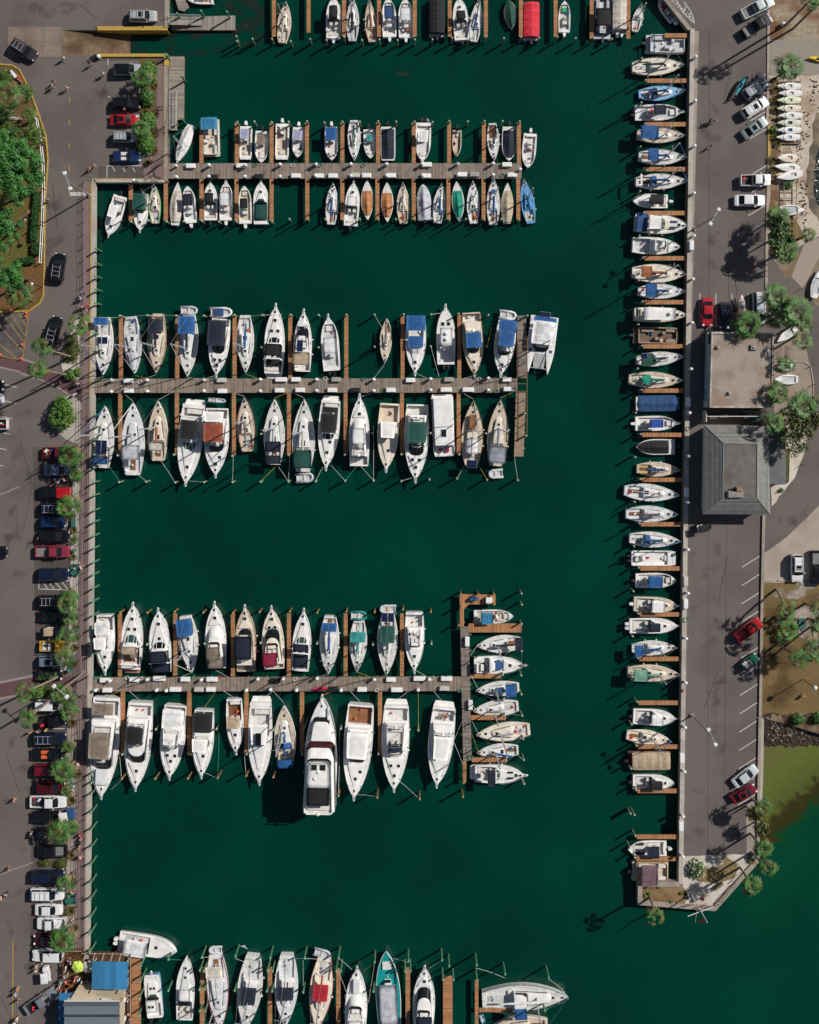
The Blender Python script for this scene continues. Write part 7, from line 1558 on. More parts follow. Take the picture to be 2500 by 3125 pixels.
mb = MB(); inn = [cen + (p - cen) * .965 for p in q]; mb.add([(p.x, p.y, z) for z in (0, 3.7) for p in q], [(i, (i + 1) % 4, 4 + (i + 1) % 4, 4 + i) for i in range(4)], WLB); mb.build('wall', b)
mb = MB(); mb.add([(p.x, p.y, 3.6) for p in inn], [(0, 1, 2, 3)], GRV); rf = mb.build('roof', b)
mb = MB(); out = [cen + (p - cen) * 1.01 for p in q]; mb.rings([[(p.x, p.y, 3.55) for p in out], [(p.x, p.y, 3.8) for p in out], [(p.x, p.y, 3.8) for p in inn], [(p.x, p.y, 3.55) for p in inn]], GRV2, False, False); mb.build('parapet', rf)
for i, dy in enumerate((5, 1.5, -3)):
 m_ = MB(); m_.box((q[0].x - .03, dy, 2.6), (.08, 1.8, 1.2), GLS); w_ = m_.build('window', b); m_ = MB(); m_.box((q[0].x - .1, dy, 1.95), (.25, 2., .08), WLW); m_.build('sill', w_)
m_ = MB(); m_.box((q[3].x - .04, -3.5 - 2, 1.1), (.08, 1.1, 2.2), WLW); m_.build('door', b)
b = empty('hip_roofed_building', P(2250, 1434, 0), 0, 'large grey-shingled hip-roofed building with flat top', 'building'); o0 = P(2250, 1434, 0)
ea = [Vector(p) for p in rel(o0, [(2150, 1297), (2346, 1300), (2351, 1570), (2145, 1569)], 3.4)]; ri = [Vector(p) for p in rel(o0, [(2208, 1352), (2311, 1353), (2310, 1520), (2206, 1520)], 4.9)]; wl = [Vector((p.x * .9, p.y * .93, 0)) for p in ea]
mb = MB(); mb.add([(p.x, p.y, z) for z in (0, 3.35) for p in wl], [(i, (i + 1) % 4, 4 + (i + 1) % 4, 4 + i) for i in range(4)], WLW); mb.build('wall', b)
for i in range(4):
 j = (i + 1) % 4; mb = MB(); mb.add([ea[i], ea[j], ri[j], ri[i]], [(0, 1, 2, 3)], SHGy if i % 2 == 0 else SHG)
 e1, e2 = ea[i], ea[j]; mb.add([e1, e2, e2 - Vector((0, 0, .18)), e1 - Vector((0, 0, .18))], [(0, 1, 2, 3)], WLW); rfp = mb.build('roof_slope', b)
mb = MB()
for i in range(4): mb.tube([ea[i], ri[i]], .06, mat('ridge_tile', '83867f', .8), 5)
mb.build('hip_ridges', b)
mb = MB(); mb.add([p + Vector((0, 0, -.08)) for p in ri], [(0, 1, 2, 3)], FLT); fr = mb.build('flat_roof', b)
mb = MB(); mb.rings([[(p.x * 1.01, p.y * 1.01, 4.8) for p in ri], [(p.x * 1.01, p.y * 1.01, 4.93) for p in ri], [(p.x * .985, p.y * .985, 4.93) for p in ri], [(p.x * .985, p.y * .985, 4.8) for p in ri]], mat('metal_flashing', '7b7f80', .5), False, False); mb.build('flashing', fr)
p = Vector(rel(o0, [(2246, 1510)], 5.6)[0]); mb = MB(); mb.slab([(p.x + a, p.y + c_) for a, c_ in rr(-1.3, 1.3, .55, .5, .05, .05)], 4.8, 5.3, mat('vent_housing', '85807a', .6, 0, .1), .2, .1); mb.build('roof_vent', b)
p = Vector(rel(o0, [(2257, 1494)], 5.6)[0]); mb = MB(); mb.slab([(p.x + a, p.y + c_) for a, c_ in rr(-.5, .5, .4, .4, .1, .1)], 4.8, 5.5, mat('fan_unit', '8a6e58', .6, .2), .1, .05); mb.tube([(p.x - .5, p.y, 5.), (p.x - 1.4, p.y, 5.)], .1, BLK, 6); mb.build('air_conditioner', b)
ex = [Vector(p) for p in rel(o0, [(2346, 1301), (2398, 1302), (2399, 1478), (2347, 1477)], 3.0)]; mb = MB(); mb.add([(p.x, p.y, z) for z in (2.85, 3.0) for p in ex], [(0, 1, 5, 4), (1, 2, 6, 5), (2, 3, 7, 6), (3, 0, 4, 7), (4, 5, 6, 7)], mat('metal_roof_grey', '646668', .5, .3, .1, .5)); mb.build('side_roof', b)
mb = MB(); mb.add([(p.x * .985, p.y * .98, z) for z in (0, 2.85) for p in ex], [(i, (i + 1) % 4, 4 + (i + 1) % 4, 4 + i) for i in range(4)], WLW); mb.build('side_wall', b)
b = empty('storage_yard', P(2230, 1270), 0, 'dark fenced yard with racks between the two right buildings', 'yard'); mb = MB(); mb.box((0, 0, 1.1), (9.0, .12, 2.2), WLW); mb.box((-4.5, 0, 1.1), (.12, 1.8, 2.2), WLW); mb.build('fence', b)
for i, dx in enumerate((-3, -1.2, .8, 2.6, 4.2)): mb = MB(); mb.box((dx, -.2 + .2 * (i % 2), .5), (1.1, .5, 1.0), [WG, CUSH, WOOD, WG, HULLC['teal']][i], .1 * i); mb.build('crate', b)
mb = MB(); mb.box((3.2, .75, 2.3), (4, .18, .12), mat('timber', 'b07a3a', .7)); mb.build('plank', b)
# restaurant
b = empty('restaurant', P(290, 3080), 0, 'waterside restaurant with grey ridged roof and cream terrace', 'restaurant'); o0 = P(290, 3080)
DK = planks('restaurant_deck', '5e4226', '2e2012', 'x', 4, .15, .15); TER = mat('cream_terrace', 'b9ab93', .8, 0, .06, 2); RG = mat('grey_roof_cloth', '5c6670', .8, 0, .06, 3); AWB = planks('blue_metal_awning', '2f78a4', '2a6e98', 'x', 1.1, .04, .08); AWB2 = mat('blue_awning_plain', '2b6f9f', .6, 0, .05)
def poly(name, pts, z, m, par=b, o=None, zs=None, th=.12):
 o = o or o0; q = [(Pk(u, v, (zs[i] if zs else z)).x - o.x, Pk(u, v, (zs[i] if zs else z)).y - o.y, (zs[i] if zs else z)) for i, (u, v) in enumerate(pts)]; n = len(q); mb = MB()
 a = sum(q[i][0] * q[(i + 1) % n][1] - q[(i + 1) % n][0] * q[i][1] for i in range(n))
 if a < 0: q.reverse()
 mb.add(q + [(x, y, z_ - th) for x, y, z_ in q], [tuple(range(n))] + [(i, n + i, n + (i + 1) % n, (i + 1) % n) for i in range(n)], m); return mb.build(name, par)
poly('deck', [(192, 2906), (398, 2906), (398, 3300), (185, 3300), (180, 3010), (192, 3000)], .12, DK)
poly('terrace', [(233, 3020), (290, 3038), (372, 3050), (372, 3062), (208, 3062)], 3.0, TER, th=3.0)
for (a, c_) in ((310, 3047), (348, 3050)): poly('table', [(a, c_), (a + 22, c_), (a + 22, c_ + 12), (a, c_ + 12)], 3.5, WG if a < 320 else mat('terrace_table', 'b89a70', .6), th=.08)
ys = [3056, 3071, 3096, 3104, 3140, 3170]; zs = [4.6, 4.1, 4.9, 4.2, 5.0, 4.2]
for i in range(5):
 poly('roof_panel', [(197, ys[i]), (364, ys[i]), (364, ys[i + 1]), (190 + (5 if i % 2 else 0), ys[i + 1])], 0, RG if i != 2 else mat('roof_seam', '4b5058', .8), zs=[zs[i], zs[i], zs[i + 1], zs[i + 1]])
poly('roof_edge', [(196, 3053), (366, 3053), (366, 3057), (196, 3057)], 4.75, WLW); poly('wall', [(200, 3060), (362, 3060), (362, 3250), (200, 3250)], 4.0, WLW, th=4); poly('side_parapet', [(365, 3060), (371, 3060), (373, 3250), (366, 3250)], 4.3, TER, th=1.5)
poly('side_roof', [(180, 3031), (221, 3031), (196, 3062), (196, 3250), (180, 3250)], 3.1, AWB2, th=.1)
aw = empty('blue_awning', P(337, 2978), 0, 'big bright blue metal awning over the restaurant deck', 'awning'); oa = P(337, 2978); poly('canopy', [(282, 2934), (391, 2936), (389, 3020), (280, 3019)], 3.6, AWB, aw, oa)
for (u, v) in ((286, 2940), (386, 2940), (386, 3014), (286, 3014)): mb = MB(); p = P(u, v, 1.8) - oa; mb.box((p.x, p.y, 1.8), (.14, .14, 3.4), WLW); mb.build('post', aw)
ra = empty('deck_railing', P(300, 2920), 0, 'brown wooden railing with slanted beams around restaurant deck', 'railing'); og = P(300, 2920)
for i, (a, c_) in enumerate([((192, 2925), (192, 2985)), ((192, 2925), (250, 2912)), ((250, 2910), (398, 2913)), ((398, 2913), (398, 3200)), ((200, 2903), (248, 2903))]):
 mb = MB(); p, q = P(*a, 1.1) - og, P(*c_, 1.1) - og; mb.tube([p, q], .1, WOOD if i < 2 else mat('grey_rail', '8f8478', .8), 5); mb.tube([p - Vector((0, 0, .6)), q - Vector((0, 0, .6))], .05, WOOD, 5)
 for k_ in range(7): r_ = p + (q - p) * k_ / 6; mb.box((r_.x, r_.y, .55), (.1, .1, 1.1), WOOD)
 mb.build('rail', ra)
for (u, v) in ((262, 2908), (290, 2908), (318, 2908), (345, 2908), (370, 2908), (392, 2935), (392, 2960), (392, 2985)):
 mb = MB(); p = P(u, v, 2.6) - og; q = (P(u - 7, v + 26, 3.4) if v < 2910 else P(u - 4, v + 22, 3.4)) - og; mb.tube([p, q], .07, mat('beam_grey', 'a89f98', .8), 5); mb.build('beam', ra)
def umbrella(u, v, c, label, rad=1.05):
 p = P(u, v, 2.3); r = empty('parasol', (p.x, p.y, .12), 0, label, 'parasol'); mb = MB(); ring = [(rad * math.cos(a * 1.0472 + .2), rad * math.sin(a * 1.0472 + .2), 2.0) for a in range(6)]; mb.rings([ring], c, False, True, apex=(0, 0, 2.45)); mb.build('canopy', r)
 mb = MB(); mb.tube([(0, 0, 0), (0, 0, 2.4)], .03, WOOD, 6); mb.build('pole', r); return r
umbrella(237, 2952, mat('lime_canvas', (.55, .72, .1), .7, 0, .1, 2), 'lime green hexagonal parasol on the restaurant deck'); umbrella(268, 2953, mat('cream_canvas', (.55, .52, .44), .7, 0, .15, 2), 'cream hexagonal parasol beside the lime green one')
for i, (u, v) in enumerate([(215, 3000), (250, 3003), (235, 3028), (205, 3012)]):
 p = P(u, v); r = empty('picnic_table', (p.x, p.y, .12), .4 * i, ['leftmost wooden table on the crowded restaurant deck', 'long wooden table near the restaurant terrace', 'wooden table against the cream terrace wall', 'small wooden table on the deck corner'][i], 'table'); mb = MB(); mb.box((0, 0, .74), (1.6, .7, .06), WOOD); mb.build('table_top', r)
 for s_ in (-1, 1): mb = MB(); mb.box((0, s_ * .65, .45), (1.6, .26, .05), WOOD); mb.build('bench', r)
 for s_ in (-.6, .6): mb = MB(); mb.box((s_, 0, .36), (.08, 1.2, .7), WOOD); mb.build('leg', r)
RP_ = [(204, 2948, 'white'), (211, 2932, 'grey'), (199, 2964, 'white'), (221, 2932, 'pink'), (270, 2931, 'navy'), (197, 2980, 'lblue'), (190, 2992, 'teal'), (186, 3005, 'lblue'), (202, 2996, 'coral'), (235, 2976, 'coral'), (229, 2989, 'pink'), (241, 2988, 'lblue'), (252, 2993, 'white'), (268, 2992, 'blue'), (177, 3013, 'pink'), (205, 3020, 'grey'), (211, 3029, 'white'), (187, 3025, 'red'), (212, 2962, 'black'), (246, 2980, 'black')]
nm = ['far from the parasols', '']
for i, (u, v, c) in enumerate(RP_): person(u, v, 'sit' if i % 3 else 'stand', c, 'black', f'{c.replace("lblue", "pale blue")}-shirted diner on the restaurant deck, {ordn(i + 1)} of the crowd', .14, group='restaurant diners', hair=['brown', 'black', 'tan', 'white'][i % 4])
for i, (u, v, c) in enumerate([(301, 3031, 'white'), (309, 3034, 'grey'), (330, 3034, 'pink'), (349, 3031, 'tan'), (354, 3036, 'white'), (379, 3037, 'lilac'), (394, 3036, 'lilac'), (392, 3050, 'pink'), (394, 3092, 'orange'), (395, 3108, 'navy')]): person(u, v, 'sit', c, 'black', f'{c}-shirted diner seated right of or below the blue awning, {ordn(i + 1)} along', .14, group='restaurant diners', hair=['brown', 'white', 'tan'][i % 3])
for (u, v, l) in ((377, 3052, 'round white drum table at the terrace corner'), (376, 3112, 'round grey drum table beside the grey roof')): p = P(u, v, 1); mb = MB(); mb.rings([[(.42 * math.cos(a * .5236), .42 * math.sin(a * .5236), z) for a in range(12)] for z in (0, .95)], WH if 'white' in l else WG); o = mb.build('drum_table'); o.location = (p.x, p.y, .12); tag(o, l, 'table')
# lamps
def lamp(u, v, h, ang, label, n=2):
 r = empty('lamp_post', P(u, v), R(ang), label, 'lamp post'); mb = MB(); mb.tube([(0, 0, 0), (0, 0, h)], .13, mat('lamp_pole', '8f877b', .7, 0, .1, 2), 8, .09); mb.box((0, 0, .15), (.6, .6, .3), CON); mb.build('pole', r)
 mb = MB(); mb.tube([(0, -1.1, h - .15), (0, 1.1, h - .15)], .06, ALU, 6); mb.build('cross_arm', r)
 for s_ in (-1, 1): mb = MB(); mb.slab([(a, c_ + s_ * 1.25) for a, c_ in rr(-.3, .3, .3, .24, .1, .1)], h - .25, h + .05, WG, .06, .03); mb.build('lamp_head', r)
 return r
lamp(275, 597, 12, 20, 'tall double-headed lamp post at the corner of upper lot'); lamp(2119, 699, 12, -30, 'tall double-headed lamp post on the right quay, upper one'); lamp(2112, 2182, 12, 25, 'tall double-headed lamp post on right quay, lower one'); lamp(255, 2052, 12, 50, 'tall double-headed lamp post at the lower pier gate')
def small_lamp(u, v, h, label, rad=.25):
 r = empty('street_lamp', P(u, v), 0, label, 'street lamp'); mb = MB(); mb.tube([(0, 0, 0), (0, 0, h)], .07, BLK, 6); mb.build('pole', r); mb = MB(); mb.ball((0, 0, h + rad), rad, WG); mb.build('globe', r)
small_lamp(128, 876, 4.5, 'globe street lamp beside the red scooters'); small_lamp(2450, 2073, 5, 'white-capped street lamp on the dry lawn', .4)
for i, (u, v) in enumerate([(2476, 1117), (2483, 1173), (2446, 1418)]): o = MB(); o.tube([(0, 0, 0), (0, 0, 1.1)], .06, BLK, 6); k = o.build('bollard'); k.location = P(u, v); tag(k, f'slim dark bollard, {ordn(i + 1)} down beside the right road', 'bollard')
r = empty('flag_mast', P(2109, 2728), R(20), 'white nautical flag mast with crossed yards and small red flag', 'flagpole'); mb = MB(); mb.tube([(0, 0, 0), (0, 0, 9.8)], .12, WH, 8, .06); mb.box((0, 0, .25), (1.2, 1.2, .5), CONP); mb.build('mast', r)
mb = MB(); mb.tube([(-2.2, 0, 6.2), (2.2, 0, 6.2)], .06, WH, 6); mb.build('yard', r); mb = MB(); mb.tube([(0, 0, 4.2), (-1.6, -.3, 8.2)], .06, WH, 6); mb.build('gaff', r)
mb = MB(); mb.add([(-.1, -.1, 9.0), (-1.0, -.4, 8.8), (-1.05, -.35, 8.2), (-.1, -.1, 8.4)], [(0, 1, 2, 3)], CV('red')); mb.build('flag', r)
# piles
def pile_mesh(h, r0, cap, body):
 mb = MB(); mb.tube([(0, 0, -6), (0, 0, h - .25)], r0, body, 8); m1 = MB(); return mb, None
def mk_pile(name, c, cap, r0=.16):
 r = empty(name, (0, 0, 0)); mb = MB(); mb.tube([(0, 0, -7), (0, 0, -.02)], r0, c, 8); mb.build('shaft', r); mb = MB(); mb.rings([[(q * math.cos(a * .7854), q * math.sin(a * .7854), z) for a in range(8)] for z, q in ((-.35, r0 + .02), (-.05, r0 + .02), (.06, r0 * .5))], cap); mb.build('cap', r); remember(r); return r
PG = mk_pile('mooring_pile', PILW, PILT); PB = mk_pile('mooring_pile', PILB, mat('pile_cap_tan', 'a08850', .8)); PGR = mk_pile('mooring_pile', mat('pile_green', '4f7a5c', .8, 0, .15, 3), mat('pile_cap_green', '6aa080', .7)); first = {}
def piles(where, pts, kind_, top=1.5, desc='weathered'):
 for i, (u, v) in enumerate(pts):
  t = top if not isinstance(top, (list,)) else top[i]; p = P(u, v, t); l = f'{desc} mooring pile, {ordn(i + 1)} {where}'
  if kind_.name not in first: first[kind_.name] = 1; kind_.location = p; tag(kind_, l, 'mooring pile', 'mooring piles')
  else: copy_tree(kind_, p, 0, l, 'mooring pile', 'mooring piles')
piles('from left along the top docks', [(721, 110), (723, 125), (770, 118), (830, 118), (887, 125), (946, 118), (996, 122), (1050, 112), (1105, 122), (1158, 120), (1213, 122), (1266, 120), (1320, 120), (1380, 115), (1428, 120), (1483, 112), (1538, 116), (1590, 112), (1645, 115), (1702, 112), (1757, 116), (1812, 115), (1868, 118), (1920, 80)], PG, 1.2)
piles('from left above the upper pier', [(724, 372), (776, 370), (829, 372), (881, 371), (937, 370), (990, 373), (1045, 371), (1098, 371), (1154, 370), (1209, 371), (1265, 371), (1320, 372), (1371, 369), (1428, 370), (1479, 369), (1534, 369), (1586, 370)], PG, 1.5)
piles('from left below the upper pier', [(399, 676), (452, 672), (508, 676), (560, 675), (616, 674), (668, 676), (722, 676), (830, 676), (883, 668), (939, 668), (992, 668), (1045, 668), (1098, 668), (1153, 667), (1208, 668), (1264, 667), (1317, 667), (1370, 667), (1422, 668), (1477, 667), (1530, 668), (1583, 668)], PG, .8)
piles('from left above the middle pier', [(365, 963), (449, 962), (537, 963), (622, 963), (715, 961), (800, 961), (887, 960), (972, 961), (1057, 960), (1143, 960), (1232, 959), (1316, 959), (1400, 957), (1491, 961), (1610, 963)], PG, 1.2)
piles('from left in mid-slip above the middle pier', [(797, 1060), (972, 1060), (1143, 1058), (1315, 1057), (1487, 1057)], PG, .8)
piles('from left below the middle pier', [(363, 1472), (445, 1471), (534, 1473), (622, 1472), (709, 1472), (795, 1471), (880, 1470), (963, 1470), (1053, 1468), (1140, 1468), (1225, 1469), (1311, 1464), (1395, 1461), (1487, 1465), (1581, 1466)], PG, 1.2)
piles('from left at finger ends below the middle pier', [(358, 1390), (530, 1388), (708, 1392), (796, 1325), (880, 1388), (1052, 1388), (1137, 1322), (1225, 1387), (1314, 1322), (1401, 1387), (1484, 1323), (1603, 1262), (1606, 1330)], PG, 1.2)
piles('from left above the lower pier', [(366, 1870), (449, 1871), (532, 1868), (620, 1870), (711, 1871), (792, 1868), (884, 1867), (968, 1870), (1057, 1867), (1143, 1869), (1230, 1861), (1315, 1868)], PB, 1.4, 'brown-topped')
piles('from left in mid-slip above the lower pier', [(448, 1968), (624, 1965), (795, 1963), (967, 1965), (1138, 1968), (1317, 1966)], PG, .8)
piles('from left below the lower pier', [(371, 2378), (473, 2378), (573, 2377), (664, 2375), (751, 2369), (834, 2373), (1033, 2430), (1151, 2435), (1281, 2440), (1413, 2433)], PB, 2.0, 'brown-topped')
piles('from left in mid-slip below the lower pier', [(372, 2304), (475, 2227), (575, 2302), (660, 2226), (752, 2303), (834, 2229), (922, 2303), (1040, 2225), (1155, 2302), (1277, 2230)], PG, 1.0)
piles('from top right of the cross dock', [(1592, 1812), (1593, 1846), (1592, 1905), (1592, 1988), (1591, 2062), (1592, 2120), (1594, 2185), (1597, 2256), (1599, 2320), (1600, 2393), (1534, 2060), (1541, 2185), (1545, 2320)], PG, 1.2)
piles('from top beside the cross dock', [(1407, 1815), (1460, 1815), (1508, 1815), (1407, 1855), (1400, 1910), (1415, 2390), (1508, 1845)], PB, 1.2, 'short brown')
rp = []
for i, v in enumerate(RF):
 x = xq(v) - 132; rp.append((x - 2, v - 2))
 if i: vm = (v + RF[i - 1]) / 2; rp.append((xq(vm) - (150 if v > 1300 else 146), vm))
rp.sort(key=lambda q: q[1]); piles('from top in the outer row of the right slips', [q for q in rp if q[1] > 150], PG, 1.0)
piles('from left along the bottom docks', [(609, 2963), (615, 2924), (621, 2966), (718, 2920), (816, 2964), (824, 2925), (831, 2966), (929, 2926), (1026, 2965), (1033, 2925), (1040, 2966), (1143, 2938), (1236, 2966), (1246, 2935), (1252, 2966), (1349, 2932), (1371, 2950), (1352, 2992), (1384, 2992), (1455, 2947), (1542, 2975), (1675, 2985), (1663, 3085), (1456, 2993)], PGR, [2.2] * 24, 'tall green')
piles('from left in mid-slip along the bottom docks', [(513, 2930), (513, 3025), (716, 3025), (608, 3022), (624, 3022), (609, 3088), (625, 3088), (814, 3027), (830, 3027), (925, 3030), (1140, 3028)], PGR, [1.8] * 11, 'tall green')
piles('down the restaurant boardwalk', [(428, 2950), (427, 2998), (423, 3050), (421, 3103)], PGR, [2.6] * 4, 'tall green')
lp = [(291, 758), (291, 802), (291, 842), (291, 882), (290, 924), (290, 1160), (289, 1265), (287, 1303), (287, 1342)]
v = 1388
lp = lp + [(288 - (v_ - 1400) * .0085 - 2, v_) for v_ in (1388, 1427, 1472, 1512, 1558, 1594, 1636, 1674, 1717, 1755, 1797, 1837, 1880, 1918, 1960, 2000, 2168, 2265, 2364, 2391, 2425, 2481, 2534, 2588, 2640, 2697, 2746, 2802, 2852, 2908)]
piles('down the left promenade wall', lp, PGR, 1.9, 'slim green')
piles('from top on the left wall corner', [(415, 551), (286, 1016), (286, 1072), (505, 165), (553, 230), (553, 360), (613, 32), (692, 35), (540, 40)], PGR, [2.0] * 9, 'stout green')
piles('in open water, lone one', [(883 - 0, 668)] if 0 else [(1937, 2488)], PG, 1.5, 'leaning grey')
# pier furniture
def mk_box(m, name='dock_box', d=(1.55, .72, .62)):
 r = empty(name, (0, 0, 0)); mb = MB(); mb.box((0, 0, d[2] * .4), (d[0] - .06, d[1] - .06, d[2] * .8), m); mb.build('body', r); mb = MB(); mb.slab(rr(-d[0] / 2, d[0] / 2, d[1] / 2, d[1] / 2, .06, .06), d[2] * .8, d[2], m, .05, .03); mb.build('lid', r); remember(r); return r
BX = {'white': mk_box(WH), 'grey': mk_box(mat('box_grey', (.32, .3, .28), .7)), 'black': mk_box(BLK), 'tan': mk_box(mat('box_tan', (.5, .47, .42), .7))}
def boxes_(where, pts, z=PZ):
 for i, q in enumerate(pts):
  u, v = q[:2]; c = q[2] if len(q) > 2 else 'white'; k = BX[c]; s_ = q[3] if len(q) > 3 else 1; l = f'{c} dock box, {ordn(i + 1)} {where}'; p = P(u, v, z + .5); p.z = z; rz = R(90) if where.endswith('quay') or 'cross' in where else 0
  if k.name not in first: first[k.name] = 1; k.location = p; k.rotation_euler = (0, 0, rz); tag(k, l, 'dock box', 'dock boxes'); continue
  o = copy_tree(k, p, rz, l, 'dock box', 'dock boxes'); o.scale = (s_, 1, 1)
boxes_('from left on upper pier top edge', [(582, 506), (735, 505), (1303, 502), (1547, 502)]); boxes_('from left on upper pier bottom edge', [(652, 539, 'black'), (790, 538, 'black'), (903, 536), (974, 536), (1016, 536), (1084, 534, 'tan'), (1119, 535), (1194, 535), (1301, 536), (1411, 532), (1448, 532, 'grey'), (1563, 533)])
boxes_('from left on middle pier top edge', [(392, 1162), (676, 1160, 'tan'), (858, 1158, 'white', 1.25), (903, 1158), (1026, 1158, 'grey'), (1253, 1160), (1370, 1158, 'grey'), (1548, 1158)]); boxes_('from left on middle pier bottom edge', [(393, 1192), (678, 1193), (853, 1191), (916, 1190), (1014, 1190), (1086, 1190, 'black'), (1193, 1190), (1362, 1189, 'white', 1.2), (1429, 1189, 'white', 1.2), (1551, 1187)])
boxes_('from left on lower pier top edge', [(319, 2076), (409, 2074), (486, 2071, 'white', 1.3), (565, 2073), (647, 2073, 'white', 1.2), (842, 2078, 'black'), (1193, 2074), (1280, 2071, 'white', 1.25), (1363, 2071, 'white', 1.2)]); boxes_('from left on lower pier bottom edge', [(327, 2106), (535, 2104, 'white', 1.2), (607, 2104, 'tan'), (643, 2104), (1018, 2103, 'black'), (1105, 2104), (1211, 2105, 'white', 1.2), (1356, 2101, 'tan')])
boxes_('from top on the cross dock', [(1426, 1958), (1436, 2152)], PZ + .05); boxes_('from top on the right quay', [(2111, 749, 'white'), (2101, 1227), (2096, 1502), (2093, 1774, 'tan'), (2093, 1843), (2083, 2245, 'tan'), (2082, 2314), (2079, 2522)], .16)
def mk_ped():
 r = empty('power_pedestal', (0, 0, 0)); mb = MB(); mb.box((0, 0, .45), (.28, .22, .9), WH); mb.build('post', r); mb = MB(); mb.ball((0, 0, .9), (.26, .22, .25), WH, 10, 4, True); mb.build('light_cap', r); remember(r); return r
PD = mk_ped()
def peds(where, pts, z=PZ):
 for i, (u, v) in enumerate(pts):
  l = f'white domed power pedestal, {ordn(i + 1)} {where}'; p = P(u, v, z + .9); p.z = z
  if 'ped' not in first: first['ped'] = 1; PD.location = p; tag(PD, l, 'power pedestal', 'power pedestals')
  else: copy_tree(PD, p, 0, l, 'power pedestal', 'power pedestals', 1.25)
peds('from left on upper pier top edge', [(537, 505), (638, 504), (749, 504), (855, 502), (965, 502), (1071, 501), (1180, 501), (1289, 501), (1397, 500), (1505, 499)]); peds('from left on upper pier bottom edge', [(539, 540), (638, 539), (748, 539), (855, 539), (963, 537), (1071, 537), (1180, 536), (1290, 536), (1398, 535), (1505, 534), (1587, 517)])
peds('from left on middle pier top edge', [(341, 1160), (450, 1160), (623, 1159), (795, 1158), (967, 1158), (1141, 1158), (1314, 1156), (1490, 1154)]); peds('from left on middle pier bottom edge', [(341, 1195), (450, 1194), (623, 1193), (795, 1193), (967, 1192), (1141, 1192), (1314, 1190), (1490, 1190)])
peds('from left on lower pier top edge', [(336, 2077), (450, 2074), (615, 2074), (787, 2072), (864, 2071), (968, 2070), (1143, 2073), (1310, 2073)]); peds('from left on lower pier bottom edge', [(292, 2106), (478, 2106), (508, 2107), (752, 2106), (826, 2104), (905, 2106), (1041, 2106), (1276, 2105)])
peds('from top on the right quay', [(2122, 174), (2121, 308), (2119, 446), (2117, 590), (2117, 720), (2114, 852), (2111, 985), (2109, 1126), (2104, 1260), (2102, 1392), (2100, 1533), (2099, 1677), (2099, 1810), (2093, 1948), (2092, 2083), (2090, 2219), (2088, 2354), (2084, 2490), (2083, 2612)], .16)
peds('from left beside the upper lot', [(409, 551)], .14)
def coil(u, v, c, label, z=PZ, rad=.3):
 mb = MB(); p = P(u, v, z); pts = [(rad * (1 + .25 * math.sin(a * 1.7)) * math.cos(a * .52), rad * (1 + .2 * math.cos(a)) * math.sin(a * .52), .04 + .004 * a) for a in range(34)]; mb.tube(pts, .035, c, 4); o = mb.build('coiled_hose'); o.location = p; tag(o, label, 'hose')
GH = mat('green_hose', (.01, .22, .13), .5); RH = mat('red_hose', (.4, .03, .02), .5)
for i, (u, v) in enumerate([(779, 504), (784, 541), (893, 505), (977, 505), (999, 537), (1109, 506), (1212, 539), (1532, 535)]): coil(u, v, GH if i not in (2, 4) else RP, f'coiled hose on the upper pier, {ordn(i + 1)} from left')
for i, (u, v) in enumerate([(427, 1165), (649, 1155), (840, 1190), (993, 1155), (1110, 1157), (1170, 1190), (1461, 1157), (1515, 1194)]): coil(u, v, GH if i % 3 else RP, f'coiled hose on the middle pier, {ordn(i + 1)} from left')
for i, (u, v) in enumerate([(295, 2068), (388, 2068), (430, 2069), (591, 2068), (670, 2066), (834, 2068), (901, 2072), (1150, 2105), (1319, 2070), (1402, 2107)]): coil(u, v, GH if i in (0, 3, 5, 9) else (RH if i == 4 else RP), f'coiled hose on the lower pier, {ordn(i + 1)} from left')
coil(1435, 2310, GH, 'teal coiled hose at the lower end of the cross dock', PZ + .04, .35); coil(2093, 1891, GH, 'teal coiled hose on the right quay', .17, .4); coil(2100, 1308, mat('brown_hose', (.12, .1, .06), .7), 'brown coiled hose on the right quay', .17, .35)
def mline(a, za, b_, zb, label, c=None):
 p, q = P(*a, za), P(*b_, zb); m_ = (p + q) / 2 - Vector((0, 0, (p - q).length * .06)); mb = MB(); o = p
 mb.tube([p - o, (p * .7 + m_ * .3) - o - Vector((0, 0, .05)), m_ - o, (q * .7 + m_ * .3) - o - Vector((0, 0, .05)), q - o], .028, c or RP, 4); k = mb.build('mooring_line'); k.location = o; tag(k, label, 'rope', 'mooring lines')
YR = mat('yellow_rope', (.5, .32, .03), .8); GR2 = mat('green_rope', (.05, .3, .2), .8)
